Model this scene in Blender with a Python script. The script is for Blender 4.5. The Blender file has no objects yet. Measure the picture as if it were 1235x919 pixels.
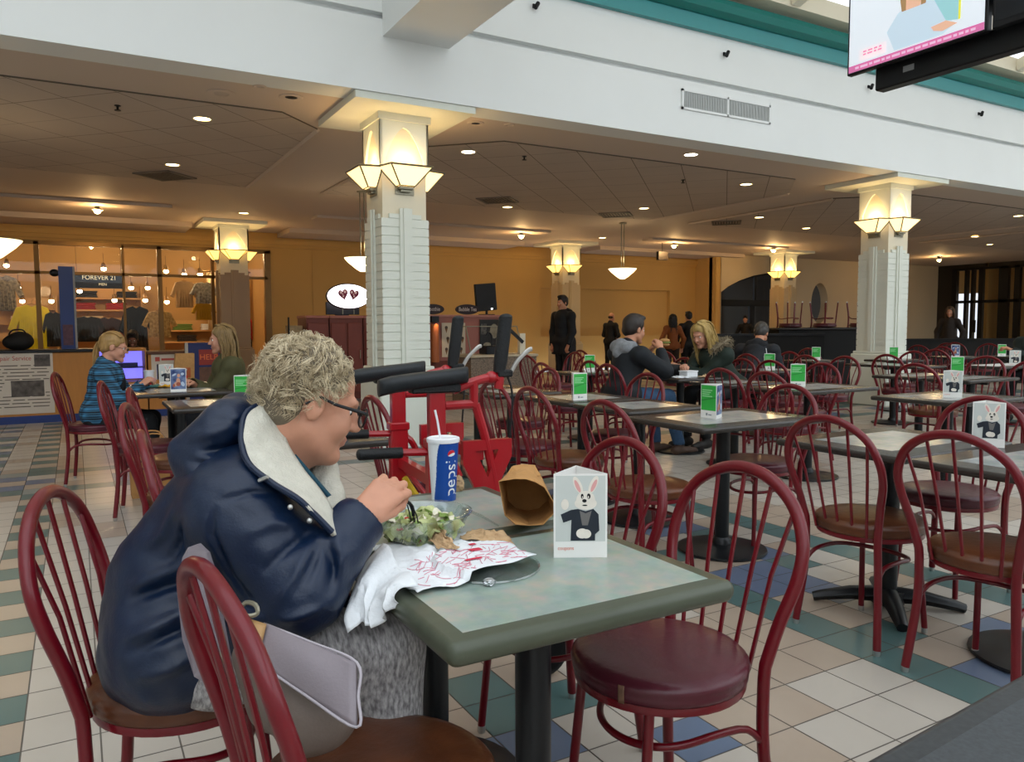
import bpy, bmesh, math, random
import numpy as np
from mathutils import Vector, Matrix, Euler
random.seed(7); rng = np.random.default_rng(7)
SC = bpy.context.scene
COL = SC.collection
PI = math.pi
R = math.radians

# ------------------------------------------------------------------ materials
def lin(c):
    if isinstance(c, str):
        c = c.lstrip('#'); c = [int(c[i:i+2], 16)/255 for i in (0, 2, 4)]
    return tuple(((x/12.92) if x <= 0.04045 else ((x+0.055)/1.055)**2.4) for x in c[:3]) + (1.0,)

MATS = {}
def mat(name, col, rough=0.5, metal=0.0, var=0.0, vscale=8.0, bump=0.0, bscale=60.0, spec=0.5, coat=0.0,
        trans=0.0, alpha=1.0, emit=None, estr=0.0, col2=None, stretch=None, sheen=0.0, ior=1.45, sss=0.0):
    if name in MATS: return MATS[name]
    m = bpy.data.materials.new(name); m.use_nodes = True
    nt = m.node_tree; N = nt.nodes; L = nt.links
    b = N['Principled BSDF']
    b.inputs['Base Color'].default_value = lin(col)
    b.inputs['Roughness'].default_value = rough
    b.inputs['Metallic'].default_value = metal
    b.inputs['Specular IOR Level'].default_value = spec
    b.inputs['Coat Weight'].default_value = coat
    b.inputs['Coat Roughness'].default_value = 0.08
    b.inputs['Transmission Weight'].default_value = trans
    b.inputs['Alpha'].default_value = alpha
    b.inputs['IOR'].default_value = ior
    b.inputs['Sheen Weight'].default_value = sheen
    if sss: b.inputs['Subsurface Weight'].default_value = sss; b.inputs['Subsurface Radius'].default_value = (.012, .005, .003)
    if emit:
        b.inputs['Emission Color'].default_value = lin(emit); b.inputs['Emission Strength'].default_value = estr
    if var or bump:
        tc = N.new('ShaderNodeTexCoord'); mp = N.new('ShaderNodeMapping'); L.new(tc.outputs['Object'], mp.inputs['Vector'])
        if stretch: mp.inputs['Scale'].default_value = stretch
    if var:
        nz = N.new('ShaderNodeTexNoise'); nz.inputs['Scale'].default_value = vscale; nz.inputs['Detail'].default_value = 5
        L.new(mp.outputs['Vector'], nz.inputs['Vector'])
        cr = N.new('ShaderNodeValToRGB'); cr.color_ramp.elements[0].position = .32; cr.color_ramp.elements[1].position = .68
        c = lin(col); k = 1-var
        cr.color_ramp.elements[0].color = lin(col2) if col2 else (c[0]*k, c[1]*k, c[2]*k, 1)
        cr.color_ramp.elements[1].color = c
        L.new(nz.outputs['Fac'], cr.inputs['Fac']); L.new(cr.outputs['Color'], b.inputs['Base Color'])
    if bump:
        n2 = N.new('ShaderNodeTexNoise'); n2.inputs['Scale'].default_value = bscale; n2.inputs['Detail'].default_value = 4
        L.new(mp.outputs['Vector'], n2.inputs['Vector'])
        bp = N.new('ShaderNodeBump'); bp.inputs['Strength'].default_value = bump; bp.inputs['Distance'].default_value = .01
        L.new(n2.outputs['Fac'], bp.inputs['Height']); L.new(bp.outputs['Normal'], b.inputs['Normal'])
    MATS[name] = m
    return m

def glassmat(name, tint=(.95, .97, 1), opacity=.12, rough=.02):
    """thin pane: mostly see-through, with a mirror sheen"""
    if name in MATS: return MATS[name]
    m = bpy.data.materials.new(name); m.use_nodes = True
    nt = m.node_tree; N = nt.nodes; L = nt.links
    N.remove(N['Principled BSDF']); out = N['Material Output']
    t = N.new('ShaderNodeBsdfTransparent'); t.inputs['Color'].default_value = (*tint, 1)
    g = N.new('ShaderNodeBsdfGlossy'); g.inputs['Roughness'].default_value = rough
    f = N.new('ShaderNodeLayerWeight'); f.inputs['Blend'].default_value = .5
    pw = N.new('ShaderNodeMath'); pw.operation = 'POWER'; pw.inputs[1].default_value = 4; L.new(f.outputs['Facing'], pw.inputs[0])
    ad = N.new('ShaderNodeMath'); ad.operation = 'MULTIPLY_ADD'; ad.inputs[1].default_value = opacity*2.2; ad.inputs[2].default_value = opacity*.35; L.new(pw.outputs[0], ad.inputs[0])
    mx = N.new('ShaderNodeMixShader'); L.new(ad.outputs[0], mx.inputs['Fac'])
    L.new(t.outputs[0], mx.inputs[1]); L.new(g.outputs[0], mx.inputs[2]); L.new(mx.outputs[0], out.inputs['Surface'])
    MATS[name] = m
    return m

# ------------------------------------------------------------------ mesh builder
class MB:
    def __init__(s): s.v = []; s.f = []; s.m = []
    def add(s, vs, fs, mi=0):
        o = len(s.v); s.v += [tuple(map(float, x)) for x in vs]
        s.f += [tuple(i+o for i in f) for f in fs]; s.m += [mi]*len(fs); return s
    def box(s, lo, hi, mi=0, rz=0.0, piv=None, bev=0.0):
        x0, y0, z0 = lo; x1, y1, z1 = hi
        if bev:
            b = min(bev, (x1-x0)/2.01, (y1-y0)/2.01, (z1-z0)/2.01)
            vs = []; rings = [(z0, b), (z0+b, 0), (z1-b, 0), (z1, b)]
            for z, i in rings:
                e = b
                vs += [(x0+i+ (e if not i else 0), y0+i, z), (x1-i-(e if not i else 0), y0+i, z), (x1-i, y0+i+(e if not i else 0), z), (x1-i, y1-i-(e if not i else 0), z),
                       (x1-i-(e if not i else 0), y1-i, z), (x0+i+(e if not i else 0), y1-i, z), (x0+i, y1-i-(e if not i else 0), z), (x0+i, y0+i+(e if not i else 0), z)]
            fs = [tuple(range(7, -1, -1)), tuple(range(24, 32))]
            for r in range(3):
                for k in range(8): fs.append((r*8+k, r*8+(k+1) % 8, r*8+8+(k+1) % 8, r*8+8+k))
        else:
            vs = [(x0, y0, z0), (x1, y0, z0), (x1, y1, z0), (x0, y1, z0), (x0, y0, z1), (x1, y0, z1), (x1, y1, z1), (x0, y1, z1)]
            fs = [(3, 2, 1, 0), (4, 5, 6, 7), (0, 1, 5, 4), (1, 2, 6, 5), (2, 3, 7, 6), (3, 0, 4, 7)]
        if rz:
            px, py = piv if piv else ((x0+x1)/2, (y0+y1)/2); c, n = math.cos(rz), math.sin(rz)
            vs = [(px+(x-px)*c-(y-py)*n, py+(x-px)*n+(y-py)*c, z) for x, y, z in vs]
        return s.add(vs, fs, mi)
    def prism(s, poly, z0, z1, mi=0, axis='z'):
        """extrude a polygon; axis tells the extrusion direction, poly gives the other two coordinates"""
        n = len(poly)
        def P(a, b, c):
            return (a, b, c) if axis == 'z' else ((a, c, b) if axis == 'y' else (c, a, b))
        vs = [P(a, b, z0) for a, b in poly] + [P(a, b, z1) for a, b in poly]
        fs = [tuple(range(n-1, -1, -1)), tuple(range(n, 2*n))] + [(i, (i+1) % n, n+(i+1) % n, n+i) for i in range(n)]
        return s.add(vs, fs, mi)
    def tube(s, pts, r, n=8, mi=0, closed=False, caps=True, sq=None):
        pts = [Vector(p) for p in pts]; k = len(pts)
        rs = r if isinstance(r, (list, tuple)) else [r]*k
        T = []
        for i in range(k):
            a = pts[(i-1) % k] if (closed or i > 0) else pts[i]; b = pts[(i+1) % k] if (closed or i < k-1) else pts[i]
            t = (b-a); T.append(t.normalized() if t.length > 1e-9 else Vector((0, 0, 1)))
        up = Vector((0, 0, 1)) if abs(T[0].z) < .9 else Vector((1, 0, 0))
        nrm = (up - T[0]*up.dot(T[0])).normalized()
        vs = []
        for i in range(k):
            nrm = (nrm - T[i]*nrm.dot(T[i]))
            nrm = nrm.normalized() if nrm.length > 1e-6 else T[i].orthogonal().normalized()
            bi = T[i].cross(nrm)
            for j in range(n):
                a = 2*PI*j/n
                vs.append(pts[i] + (nrm*math.cos(a) + bi*math.sin(a)*(sq or 1))*rs[i])
        fs = []
        for i in range(k if closed else k-1):
            for j in range(n):
                i2 = (i+1) % k
                fs.append((i*n+j, i*n+(j+1) % n, i2*n+(j+1) % n, i2*n+j))
        if caps and not closed:
            fs.append(tuple(range(n-1, -1, -1))); fs.append(tuple((k-1)*n+j for j in range(n)))
        return s.add(vs, fs, mi)
    def lathe(s, prof, n=24, mi=0, c=(0, 0, 0), sx=1, sy=1, axis='z', a0=0.0):
        vs = []; m = len(prof)
        for r, z in prof:
            for j in range(n):
                a = a0+2*PI*j/n; x, y = r*math.cos(a)*sx, r*math.sin(a)*sy
                p = (x, y, z) if axis == 'z' else ((z, x, y) if axis == 'x' else (y, z, x))
                vs.append((c[0]+p[0], c[1]+p[1], c[2]+p[2]))
        fs = [(i*n+j, i*n+(j+1) % n, (i+1)*n+(j+1) % n, (i+1)*n+j) for i in range(m-1) for j in range(n)]
        if prof[0][0] > 1e-6: fs.append(tuple(range(n-1, -1, -1)))
        if prof[-1][0] > 1e-6: fs.append(tuple((m-1)*n+j for j in range(n)))
        return s.add(vs, fs, mi)
    def ball(s, c, r, n=12, m=8, mi=0, rot=None):
        rr = r if isinstance(r, (list, tuple)) else (r, r, r); vs = []; 
        for i in range(m+1):
            t = PI*i/m
            for j in range(n):
                a = 2*PI*j/n
                p = Vector((rr[0]*math.sin(t)*math.cos(a), rr[1]*math.sin(t)*math.sin(a), -rr[2]*math.cos(t)))
                if rot is not None: p = rot @ p
                vs.append((c[0]+p[0], c[1]+p[1], c[2]+p[2]))
        fs = [(i*n+j, i*n+(j+1) % n, (i+1)*n+(j+1) % n, (i+1)*n+j) for i in range(m) for j in range(n)]
        return s.add(vs, fs, mi)
    def grid(s, fn, nu, nv, mi=0, wrap=False):
        vs = [fn(i/nu, j/nv) for j in range(nv+1) for i in range(nu+1)]
        w = nu+1
        fs = [(j*w+i, j*w+i+1, (j+1)*w+i+1, (j+1)*w+i) for j in range(nv) for i in range(nu)]
        return s.add(vs, fs, mi)
    def xform(s, M):
        s.v = [tuple(M @ Vector(p)) for p in s.v]; return s
    def build(s, name, mats, parent=None, smooth=35, loc=None, solid=0.0, merge=False):
        me = bpy.data.meshes.new(name); me.from_pydata(s.v, [], s.f)
        mats = mats if isinstance(mats, (list, tuple)) else [mats]
        for m in mats: me.materials.append(m)
        if len(mats) > 1: me.polygons.foreach_set('material_index', s.m)
        if merge or solid:
            bm = bmesh.new(); bm.from_mesh(me); bmesh.ops.remove_doubles(bm, verts=bm.verts, dist=1e-5); bmesh.ops.recalc_face_normals(bm, faces=bm.faces)
            bm.to_mesh(me); bm.free()
        me.update()
        if smooth is not None:
            me.polygons.foreach_set('use_smooth', [True]*len(me.polygons))
            if smooth < 180: me.set_sharp_from_angle(angle=R(smooth))
        o = bpy.data.objects.new(name, me); COL.objects.link(o)
        if parent: o.parent = parent
        if loc: o.location = loc
        if solid:
            md = o.modifiers.new('thick', 'SOLIDIFY'); md.thickness = solid; md.offset = 0
        return o

def thing(name, label, cat, loc=(0, 0, 0), rz=0.0, group=None):
    o = bpy.data.objects.new(name, None); COL.objects.link(o); o.empty_display_size = .1
    o.location = loc; o.rotation_euler = (0, 0, rz)
    o['label'] = label; o['category'] = cat
    if group: o['group'] = group
    return o
def tag(o, label, cat, group=None, kind=None):
    o['label'] = label; o['category'] = cat
    if group: o['group'] = group
    if kind: o['kind'] = kind
    return o
def struct(o, label=None):
    o['kind'] = 'structure'
    if label: o['label'] = label
    return o
def copy_tree(root, label, loc, rz, group=None, skip=()):
    r = root.copy(); COL.objects.link(r); r.location = loc; r.rotation_euler = (0, 0, rz); r['label'] = label
    if group: r['group'] = group
    for ch in list(root.children):
        c = ch.copy(); COL.objects.link(c); c.parent = r
        for g in list(ch.children):
            d = g.copy(); COL.objects.link(d); d.parent = c
    return r

def smoothpath(pts, n=6):
    """Catmull-Rom through the points"""
    P = [Vector(p) for p in pts]; out = []
    for i in range(len(P)-1):
        a = P[max(i-1, 0)]; b = P[i]; c = P[i+1]; d = P[min(i+2, len(P)-1)]
        for k in range(n):
            t = k/n
            out.append(0.5*((2*b)+(c-a)*t+(2*a-5*b+4*c-d)*t*t+(3*b-a-3*c+d)*t**3))
    out.append(P[-1]); return out

# ------------------------------------------------------------------ blended solids (signed distance -> surface net)
def smin(a, b, k):
    if k <= 0: return np.minimum(a, b)
    h = np.maximum(k-np.abs(a-b), 0)/k
    return np.minimum(a, b)-h*h*k*.25
def d_cone(P, a, b, ra, rb):
    a = np.array(a, float); b = np.array(b, float); ab = b-a; L2 = max(ab@ab, 1e-9)
    t = np.clip(((P-a)@ab)/L2, 0, 1)
    return np.linalg.norm(P-a-t[:, None]*ab, axis=1)-(ra+(rb-ra)*t)
def d_ell(P, c, r, rot=None):
    q = P-np.array(c, float)
    if rot is not None: q = q@np.array(rot)
    r = np.array(r, float)
    k0 = np.linalg.norm(q/r, axis=1); k1 = np.linalg.norm(q/(r*r), axis=1)
    return k0*(k0-1)/np.maximum(k1, 1e-9)
def euler(rx, ry, rz):
    return np.array(Euler((R(rx), R(ry), R(rz))).to_matrix())
def prim_bounds(prims, pad):
    lo = np.full(3, 9e9); hi = -lo
    for p in prims:
        if p[0] == 'c':
            for q, r in ((p[1], p[3]), (p[2], p[4])):
                lo = np.minimum(lo, np.array(q)-r); hi = np.maximum(hi, np.array(q)+r)
        elif p[0] == 'e':
            r = max(p[2]) if len(p) > 3 and p[3] is not None else np.array(p[2])
            lo = np.minimum(lo, np.array(p[1])-r); hi = np.maximum(hi, np.array(p[1])+r)
    return lo-pad, hi+pad
def pbox(p):
    if p[0].lstrip('-') == 'c':
        q = np.array([p[1], p[2]], float); r = np.array([[p[3]], [p[4]]])
        return (q-r).min(0), (q+r).max(0)
    r = max(p[2]) if len(p) > 3 and p[3] is not None else np.array(p[2])
    return np.array(p[1])-r, np.array(p[1])+r
def surf(prims, h, k=.03, infl=0.0, fn=None, clip=None, pad=.03):
    """prims: ('c',a,b,ra,rb[,k]) round cone, ('e',c,r[,rot][,k]) ellipsoid; a leading '-' cuts. Returns a closed quad surface."""
    lo, hi = prim_bounds(prims, pad+infl+k*.25)
    n = np.maximum(np.ceil((hi-lo)/h).astype(int)+1, 3)
    D = np.full(n, 9.0)
    for p in prims:
        kk = (p[5] if len(p) > 5 else k) if p[0].lstrip('-') == 'c' else (p[4] if len(p) > 4 else k)
        l, u = pbox(p); m = kk+infl+3*h
        i0 = np.clip(np.floor((l-m-lo)/h).astype(int), 0, n); i1 = np.clip(np.ceil((u+m-lo)/h).astype(int)+1, 0, n)
        if (i1 <= i0).any(): continue
        ax = [lo[q]+h*np.arange(i0[q], i1[q]) for q in range(3)]
        P = np.stack(np.meshgrid(*ax, indexing='ij'), -1).reshape(-1, 3)
        di = d_cone(P, *p[1:5]) if p[0].lstrip('-') == 'c' else d_ell(P, p[1], p[2], p[3] if len(p) > 3 else None)
        sl = tuple(slice(i0[q], i1[q]) for q in range(3)); di = di.reshape(D[sl].shape)
        D[sl] = -smin(-D[sl], di, kk) if p[0][0] == '-' else smin(D[sl], di-infl, kk)
    if fn is not None or clip is not None:
        I = np.argwhere(np.abs(D) < .045); P = lo+h*I; d = D[tuple(I.T)]
        if fn is not None: d = fn(P, d)
        D[tuple(I.T)] = d
        if clip is not None:
            I = np.argwhere(D < .1); P = lo+h*I; D[tuple(I.T)] = np.maximum(D[tuple(I.T)], clip(P))
    V = D.reshape(n); S = V < 0
    nc = n-1
    cnt = np.zeros(nc, int); acc = np.zeros((*nc, 3))
    cs = [(i, j, k2) for i in (0, 1) for j in (0, 1) for k2 in (0, 1)]
    sl = lambda c: tuple(slice(c[i], c[i]+nc[i]) for i in range(3))
    for c in cs:
        for a in range(3):
            if c[a]: continue
            e = list(c); e[a] = 1; e = tuple(e)
            v0, v1 = V[sl(c)], V[sl(e)]; m = (v0 < 0) != (v1 < 0)
            t = np.where(m, v0/np.where(m, v0-v1, 1), 0)
            cnt += m
            for q in range(3):
                acc[..., q] += np.where(m, c[q]+(t if q == a else 0), 0)
    act = cnt > 0
    idx = -np.ones(nc, int); idx[act] = np.arange(act.sum())
    I = np.argwhere(act)
    verts = lo+h*(I+acc[act]/cnt[act][:, None])
    faces = []
    for a in range(3):
        b, c = (a+1) % 3, (a+2) % 3
        s0 = [slice(None)]*3; s1 = [slice(None)]*3
        s0[a] = slice(0, n[a]-1); s1[a] = slice(1, n[a])
        x = S[tuple(s0)] != S[tuple(s1)]
        E = np.argwhere(x); E = E[(E[:, b] > 0) & (E[:, c] > 0) & (E[:, b] < nc[b]) & (E[:, c] < nc[c])]
        if not len(E): continue
        ins = S[tuple(E.T)]
        def g(db, dc):
            q = E.copy(); q[:, b] -= db; q[:, c] -= dc; return idx[tuple(q.T)]
        Q = np.stack([g(1, 1), g(0, 1), g(0, 0), g(1, 0)], 1)
        Q[~ins] = Q[~ins][:, ::-1]
        faces.append(Q)
    F = np.concatenate(faces)
    return verts, F
def surf_obj(name, prims, h, material, parent=None, k=.03, infl=0.0, fn=None, clip=None, extra=None, post=None, matfn=None):
    v, f = surf(prims, h, k, infl, fn, clip)
    if post is not None: v = post(v)
    mb = MB(); mb.v = [tuple(p) for p in v]; mb.f = [tuple(int(i) for i in q) for q in f]; mb.m = [0]*len(mb.f)
    if matfn is not None:
        cen = v[f].mean(1); mb.m = [int(x) for x in matfn(cen)]
    if extra is not None:
        mb.add(extra.v, extra.f); mb.m[-len(extra.f):] = extra.m
    return mb.build(name, material, parent, smooth=180)

def textmesh(body, size, name, m, parent=None, extrude=.001, loc=(0, 0, 0), rot=(0, 0, 0), align='CENTER', sx=1.0):
    cu = bpy.data.curves.new(name, 'FONT'); cu.body = body; cu.size = size; cu.align_x = align; cu.align_y = 'CENTER'; cu.extrude = extrude
    o = bpy.data.objects.new(name, cu); COL.objects.link(o)
    dg = bpy.context.evaluated_depsgraph_get(); me = bpy.data.meshes.new_from_object(o.evaluated_get(dg))
    bpy.data.objects.remove(o); me.name = name; me.materials.clear(); me.materials.append(m)
    r = bpy.data.objects.new(name, me); COL.objects.link(r); r.location = loc; r.rotation_euler = rot; r.scale = (sx, 1, 1)
    if parent: r.parent = parent
    return r
# ------------------------------------------------------------------ camera (seated photographer, eye at 1.25 m)
cam_d = bpy.data.cameras.new('camera'); cam = bpy.data.objects.new('camera', cam_d); COL.objects.link(cam)
rt = Vector((0.86978839, -0.49340347, -0.00460089)); up = Vector((0.03896949, 0.05939549, 0.99747359)); fw = Vector((0.49188366, 0.86777024, -0.07088919))
cam.matrix_world = Matrix(((rt.x, up.x, -fw.x, 0), (rt.y, up.y, -fw.y, 0), (rt.z, up.z, -fw.z, 1.25), (0, 0, 0, 1)))
cam_d.sensor_width = 36; cam_d.lens = 927.74/1235*36; cam_d.clip_start = .05; cam_d.clip_end = 300
SC.camera = cam

M_white = mat('tile_white', '#bdb5aa', .30, var=.06, vscale=3)
M_beige = mat('tile_beige', '#af9e8d', .30, var=.08, vscale=3)
M_teal = mat('tile_teal', '#53706f', .30, var=.10, vscale=3)
M_blue = mat('tile_blue', '#62718a', .30, var=.10, vscale=3)
M_grey = mat('tile_grey', '#8d9490', .30, var=.10, vscale=3)
M_grout = mat('grout', '#6b645c', .8)
M_wallw = mat('paint_white', '#e9eceb', .55, var=.03, vscale=1.2)
M_cream = mat('paint_cream', '#e2d8bf', .5, var=.04, vscale=2)
M_block = mat('paint_block', '#dfe2d6', .45, var=.04, vscale=2)
M_tan = mat('paint_tan', '#cfa660', .6, var=.05, vscale=1)
M_ceil = mat('ceiling_paint', '#cdbcae', .7, var=.03, vscale=.6)
M_ctile = mat('ceiling_tile', '#bfb0a4', .8, var=.06, vscale=1.5)
M_cgap = mat('ceiling_gap', '#6d6459', .9)
M_teald = mat('trim_teal', '#12756f', .35); M_teall = mat('trim_teal_light', '#3d9093', .4)
M_black = mat('black_metal', '#15161a', .4, metal=.3)
M_dark = mat('dark_brown', '#2a2320', .5)
M_glass = glassmat('window_glass', (.97, .98, 1), .06)
M_brass = mat('aged_brass', '#8f8a78', .35, metal=.7)

# ---- floor of 21 cm tiles with crossing bands
P_ = .2085; U0 = 2.523; V0 = 1.378
def tilecol(i, j):
    h = random.random()
    if (i, j) in ((-8, 5), (-7, 2), (-8, 2), (-9, 8), (-3, 7)): return 3
    if (i, j) in ((-7, 4), (-6, 3), (-7, 3), (-9, 3), (-5, 5), (-6, 6)): return 2
    if (i, j) in ((-4, 2), (-5, 1)): return 3
    if j < 4 and -4 <= i < 0: return 0 if (i >= -3 and j < 2 and (i, j) != (-3, 1)) else 1
    iu = i % 19; b = j % 27 in (0, 1, 2, 3, 26) and j > 10; tb = j % 27 in (26, 3)
    if iu < 6 and not b:
        if iu in (0, 5):
            if i < -10 and iu == 5: return 2 if j % 2 else 1
            return 2
        if (i, j) in ((1, 5), (1, 6), (2, 5), (2, 6)): return 3
        if iu in (1, 2): return [1, 0, 3, 1, 2, 1][(j+2*iu) % 6] if h < .9 else 0
        return [1, 0, 0, 2, 0, 3][(j*2+iu) % 6] if h < .8 else 0
    if b:
        if tb: return 2 if h < .75 else 4
        if iu < 6: return [3, 1, 3, 0][(i+j) % 4]
        return 3 if (i % 6 in (1, 2) and j % 27 in (0, 1)) else (0 if h < .5 else 1)
    if -14 < i < -8 and j < 24: return 1 if (j > 15 and (i+j//2) % 3 == 0) else 0
    k = math.sin(i*.9+2)+math.sin(j*.7+i*.2)
    return 1 if k > .5 else 0
fl = MB(); g = .0025
for i in range(-72, 125):
    for j in range(-45, 83):
        if i < -45 or (j > 78): continue
        x, y = U0+i*P_, V0+j*P_
        fl.add([(x+g, y+g, 0), (x+P_-g, y+g, 0), (x+P_-g, y+P_-g, 0), (x+g, y+P_-g, 0)], [(0, 1, 2, 3)], tilecol(i, j))
x0, x1, y0, y1 = U0-45*P_, U0+125*P_, V0-45*P_, V0+79*P_
fl.add([(x0, y0, -.002), (x1, y0, -.002), (x1, y1, -.002), (x0, y1, -.002)], [(0, 1, 2, 3)], 5)
fl.box((x0, y0, -.2), (x1, y1, -.003), 5)
struct(fl.build('floor', [M_white, M_beige, M_teal, M_blue, M_grey, M_grout], smooth=None))
# shop floor and porch beyond the walls
s = MB(); s.box((-7, y1, -.2), (6, 23, 0)); struct(s.build('floor_shop', mat('shop_floor', '#a98b66', .4), smooth=None))
s = MB(); s.box((16, y1, -.2), (x1, 21, 0)); struct(s.build('floor_hall', mat('hall_floor', '#6b6259', .5), smooth=None))
s = MB(); s.box((x1, 8, -.2), (34, 21, 0)); struct(s.build('floor_porch', mat('porch_floor', '#a9a49a', .6), smooth=None))

# ---- ceiling over the seating, set diagonally in tiles between plain bands
ZC = 3.44
cl = MB(); cl.box((-7, 7.05, ZC), (29, 21.4, ZC+.3)); struct(cl.build('ceiling', M_ceil, smooth=None))
def tilefield(name, ua, ub, va, vb, cut=None):
    """lay-in tiles turned 45 degrees, clipped to a rectangle whose corners may be cut off, on a dark bed"""
    c = cut or 0
    poly = [(ua+c, va), (ub-c, va), (ub, va+c), (ub, vb), (ua, vb), (ua, va+c)] if c else [(ua, va), (ub, va), (ub, vb), (ua, vb)]
    mb = MB(); mb.prism(poly, ZC-.012, ZC+.01, 1)
    q = .605; rt2 = 2**.5
    def clip(pts):
        n = len(poly)
        for k in range(n):
            (ax, ay), (bx, by) = poly[k], poly[(k+1) % n]; out = []
            ins = lambda p: (bx-ax)*(p[1]-ay)-(by-ay)*(p[0]-ax) >= 0
            for m in range(len(pts)):
                p, r = pts[m], pts[(m+1) % len(pts)]; i1, i2 = ins(p), ins(r)
                if i1: out.append(p)
                if i1 != i2:
                    d1 = (bx-ax)*(p[1]-ay)-(by-ay)*(p[0]-ax); d2 = (bx-ax)*(r[1]-ay)-(by-ay)*(r[0]-ax); t = d1/(d1-d2)
                    out.append((p[0]+(r[0]-p[0])*t, p[1]+(r[1]-p[1])*t))
            pts = out
            if not pts: return []
        return pts
    for a in range(-40, 40):
        for b in range(-5, 70):
            gg = .005; A0, A1, B0, B1 = a*q+gg, (a+1)*q-gg, b*q+(.0025 if b % 2 else gg), (b+1)*q-(gg if b % 2 else .0025)
            sq = [((B+A)/rt2, (B-A)/rt2) for A, B in ((A0, B0), (A1, B0), (A1, B1), (A0, B1))]
            sq = clip(sq[::-1] if ((sq[1][0]-sq[0][0])*(sq[2][1]-sq[0][1])-(sq[1][1]-sq[0][1])*(sq[2][0]-sq[0][0])) < 0 else sq)
            if len(sq) > 2: mb.add([(x, y, ZC-.015) for x, y in sq[::-1]], [tuple(range(len(sq)))], 0)
    # narrow edge strip down the sides of the field
    for (ax, ay), (bx, by) in zip(poly, poly[1:]+poly[:1]):
        if abs(ax-bx) < .01: mb.tube([(ax, ay, ZC-.016), (bx, by, ZC-.016)], .028, 4, 2)
    return struct(mb.build(name, [M_ctile, M_cgap, M_ceil], smooth=None))
tilefield('ceiling_panel', -6.5, 2.42, 8.1, 12.6, .5)
tilefield('ceiling_panel', 3.6, 10.4, 8.1, 12.6, .9)
tilefield('ceiling_panel', 11.5, 18.4, 8.1, 12.6, .9)
tilefield('ceiling_panel', 19.6, 27.6, 8.1, 12.6, .9)
# darker coffers nearer the back wall: shallow dropped beams
s = MB()
for ua, ub in ((-6.8, 1.6), (4.2, 9.6), (12.6, 17.5)):
    s.box((ua, 15.1, ZC-.05), (ub, 15.5, ZC)); s.box((ua, 17.3, ZC-.10), (ub+.6, 18.5, ZC))
struct(s.build('ceiling_beam', M_ceil, smooth=None))

# ---- fascia over the opening, groove, teal cornice, glass roof over the court
s = MB(); s.box((-12, 7.0, ZC-.004), (36, 7.35, 4.105)); s.box((-12, 7.08, 4.105), (36, 7.35, 4.165)); s.box((-12, 7.0, 4.165), (36, 7.35, 5.12))
struct(s.build('wall_fascia', M_wallw, smooth=None))
s = MB(); s.box((-12, 6.93, 4.69), (36, 7.0, 4.86), 0)
pr = [(6.99, 4.86), (6.90, 4.86), (6.82, 4.90), (6.79, 4.97), (6.82, 5.04), (6.88, 5.06), (6.99, 5.06)]
s.prism(pr, -12, 36, 1, axis='x')
struct(s.build('trim_cornice', [M_teall, M_teald], smooth=None))
s = MB(); s.box((-12, 6.72, 5.12), (36, 7.35, 5.32)); s.box((-12, -2.1, 8.2), (36, -1.9, 8.45))
y_, z_ = 6.75, 5.28; y2, z2 = -2.0, 8.3
k = 0
for u in np.arange(7.80-2.5*8, 36, 2.5):
    a = math.atan2(z2-z_, y2-y_)
    n = (-math.sin(a), math.cos(a))
    for w, t in ((.07, .16),):
        q = [(y_+n[0]*0, z_+n[1]*0), (y2, z2), (y2+n[0]*t, z2+n[1]*t), (y_+n[0]*t, z_+n[1]*t)]
        s.prism(q, u-w, u+w, 0, axis='x')
for t in (.18, .36, .54, .72, .9):
    yy, zz = y_+(y2-y_)*t, z_+(z2-z_)*t
    s.box((-12, yy-.04, zz-.02), (36, yy+.04, zz+.06))
struct(s.build('ceiling_rafters', mat('rafter_paint', '#e6dfca', .5), smooth=None))
M_roofglass = None
m = bpy.data.materials.new('milky_roof_glass'); m.use_nodes = True; nt = m.node_tree; nt.nodes.remove(nt.nodes['Principled BSDF'])
t1 = nt.nodes.new('ShaderNodeBsdfTransparent'); t1.inputs[0].default_value = (.8, .84, .88, 1)
t2 = nt.nodes.new('ShaderNodeBsdfTranslucent'); t2.inputs[0].default_value = (.75, .73, .68, 1)
mx = nt.nodes.new('ShaderNodeMixShader'); mx.inputs[0].default_value = .45
nt.links.new(t1.outputs[0], mx.inputs[1]); nt.links.new(t2.outputs[0], mx.inputs[2]); nt.links.new(mx.outputs[0], nt.nodes['Material Output'].inputs[0])
ym, zm = y_+(y2-y_)*.33, z_+(z2-z_)*.33
s = MB(); s.prism([(y_, z_+.17), (ym, zm+.17), (ym, zm+.2), (y_, z_+.2)], -12, 36, 0, axis='x'); 
mS = bpy.data.materials.new('milky_panel'); mS.use_nodes = True; nS = mS.node_tree; nS.nodes.remove(nS.nodes['Principled BSDF'])
a1 = nS.nodes.new('ShaderNodeBsdfDiffuse'); a1.inputs[0].default_value = (.60, .55, .47, 1); a2 = nS.nodes.new('ShaderNodeBsdfTranslucent'); a2.inputs[0].default_value = (.52, .47, .40, 1)
a3 = nS.nodes.new('ShaderNodeMixShader'); a3.inputs[0].default_value = .5; nS.links.new(a1.outputs[0], a3.inputs[1]); nS.links.new(a2.outputs[0], a3.inputs[2]); nS.links.new(a3.outputs[0], nS.nodes['Material Output'].inputs[0])
s.v = [(-12, y_, z_+.18), (36, y_, z_+.18), (36, ym, zm+.18), (-12, ym, zm+.18)]; s.f = [(0, 1, 2, 3)]; s.m = [0]
struct(s.build('ceiling_slope', mS, smooth=None))
s = MB(); s.add([(-12, ym, zm+.2), (36, ym, zm+.2), (36, y2, z2+.2), (-12, y2, z2+.2)], [(0, 1, 2, 3)])
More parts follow.
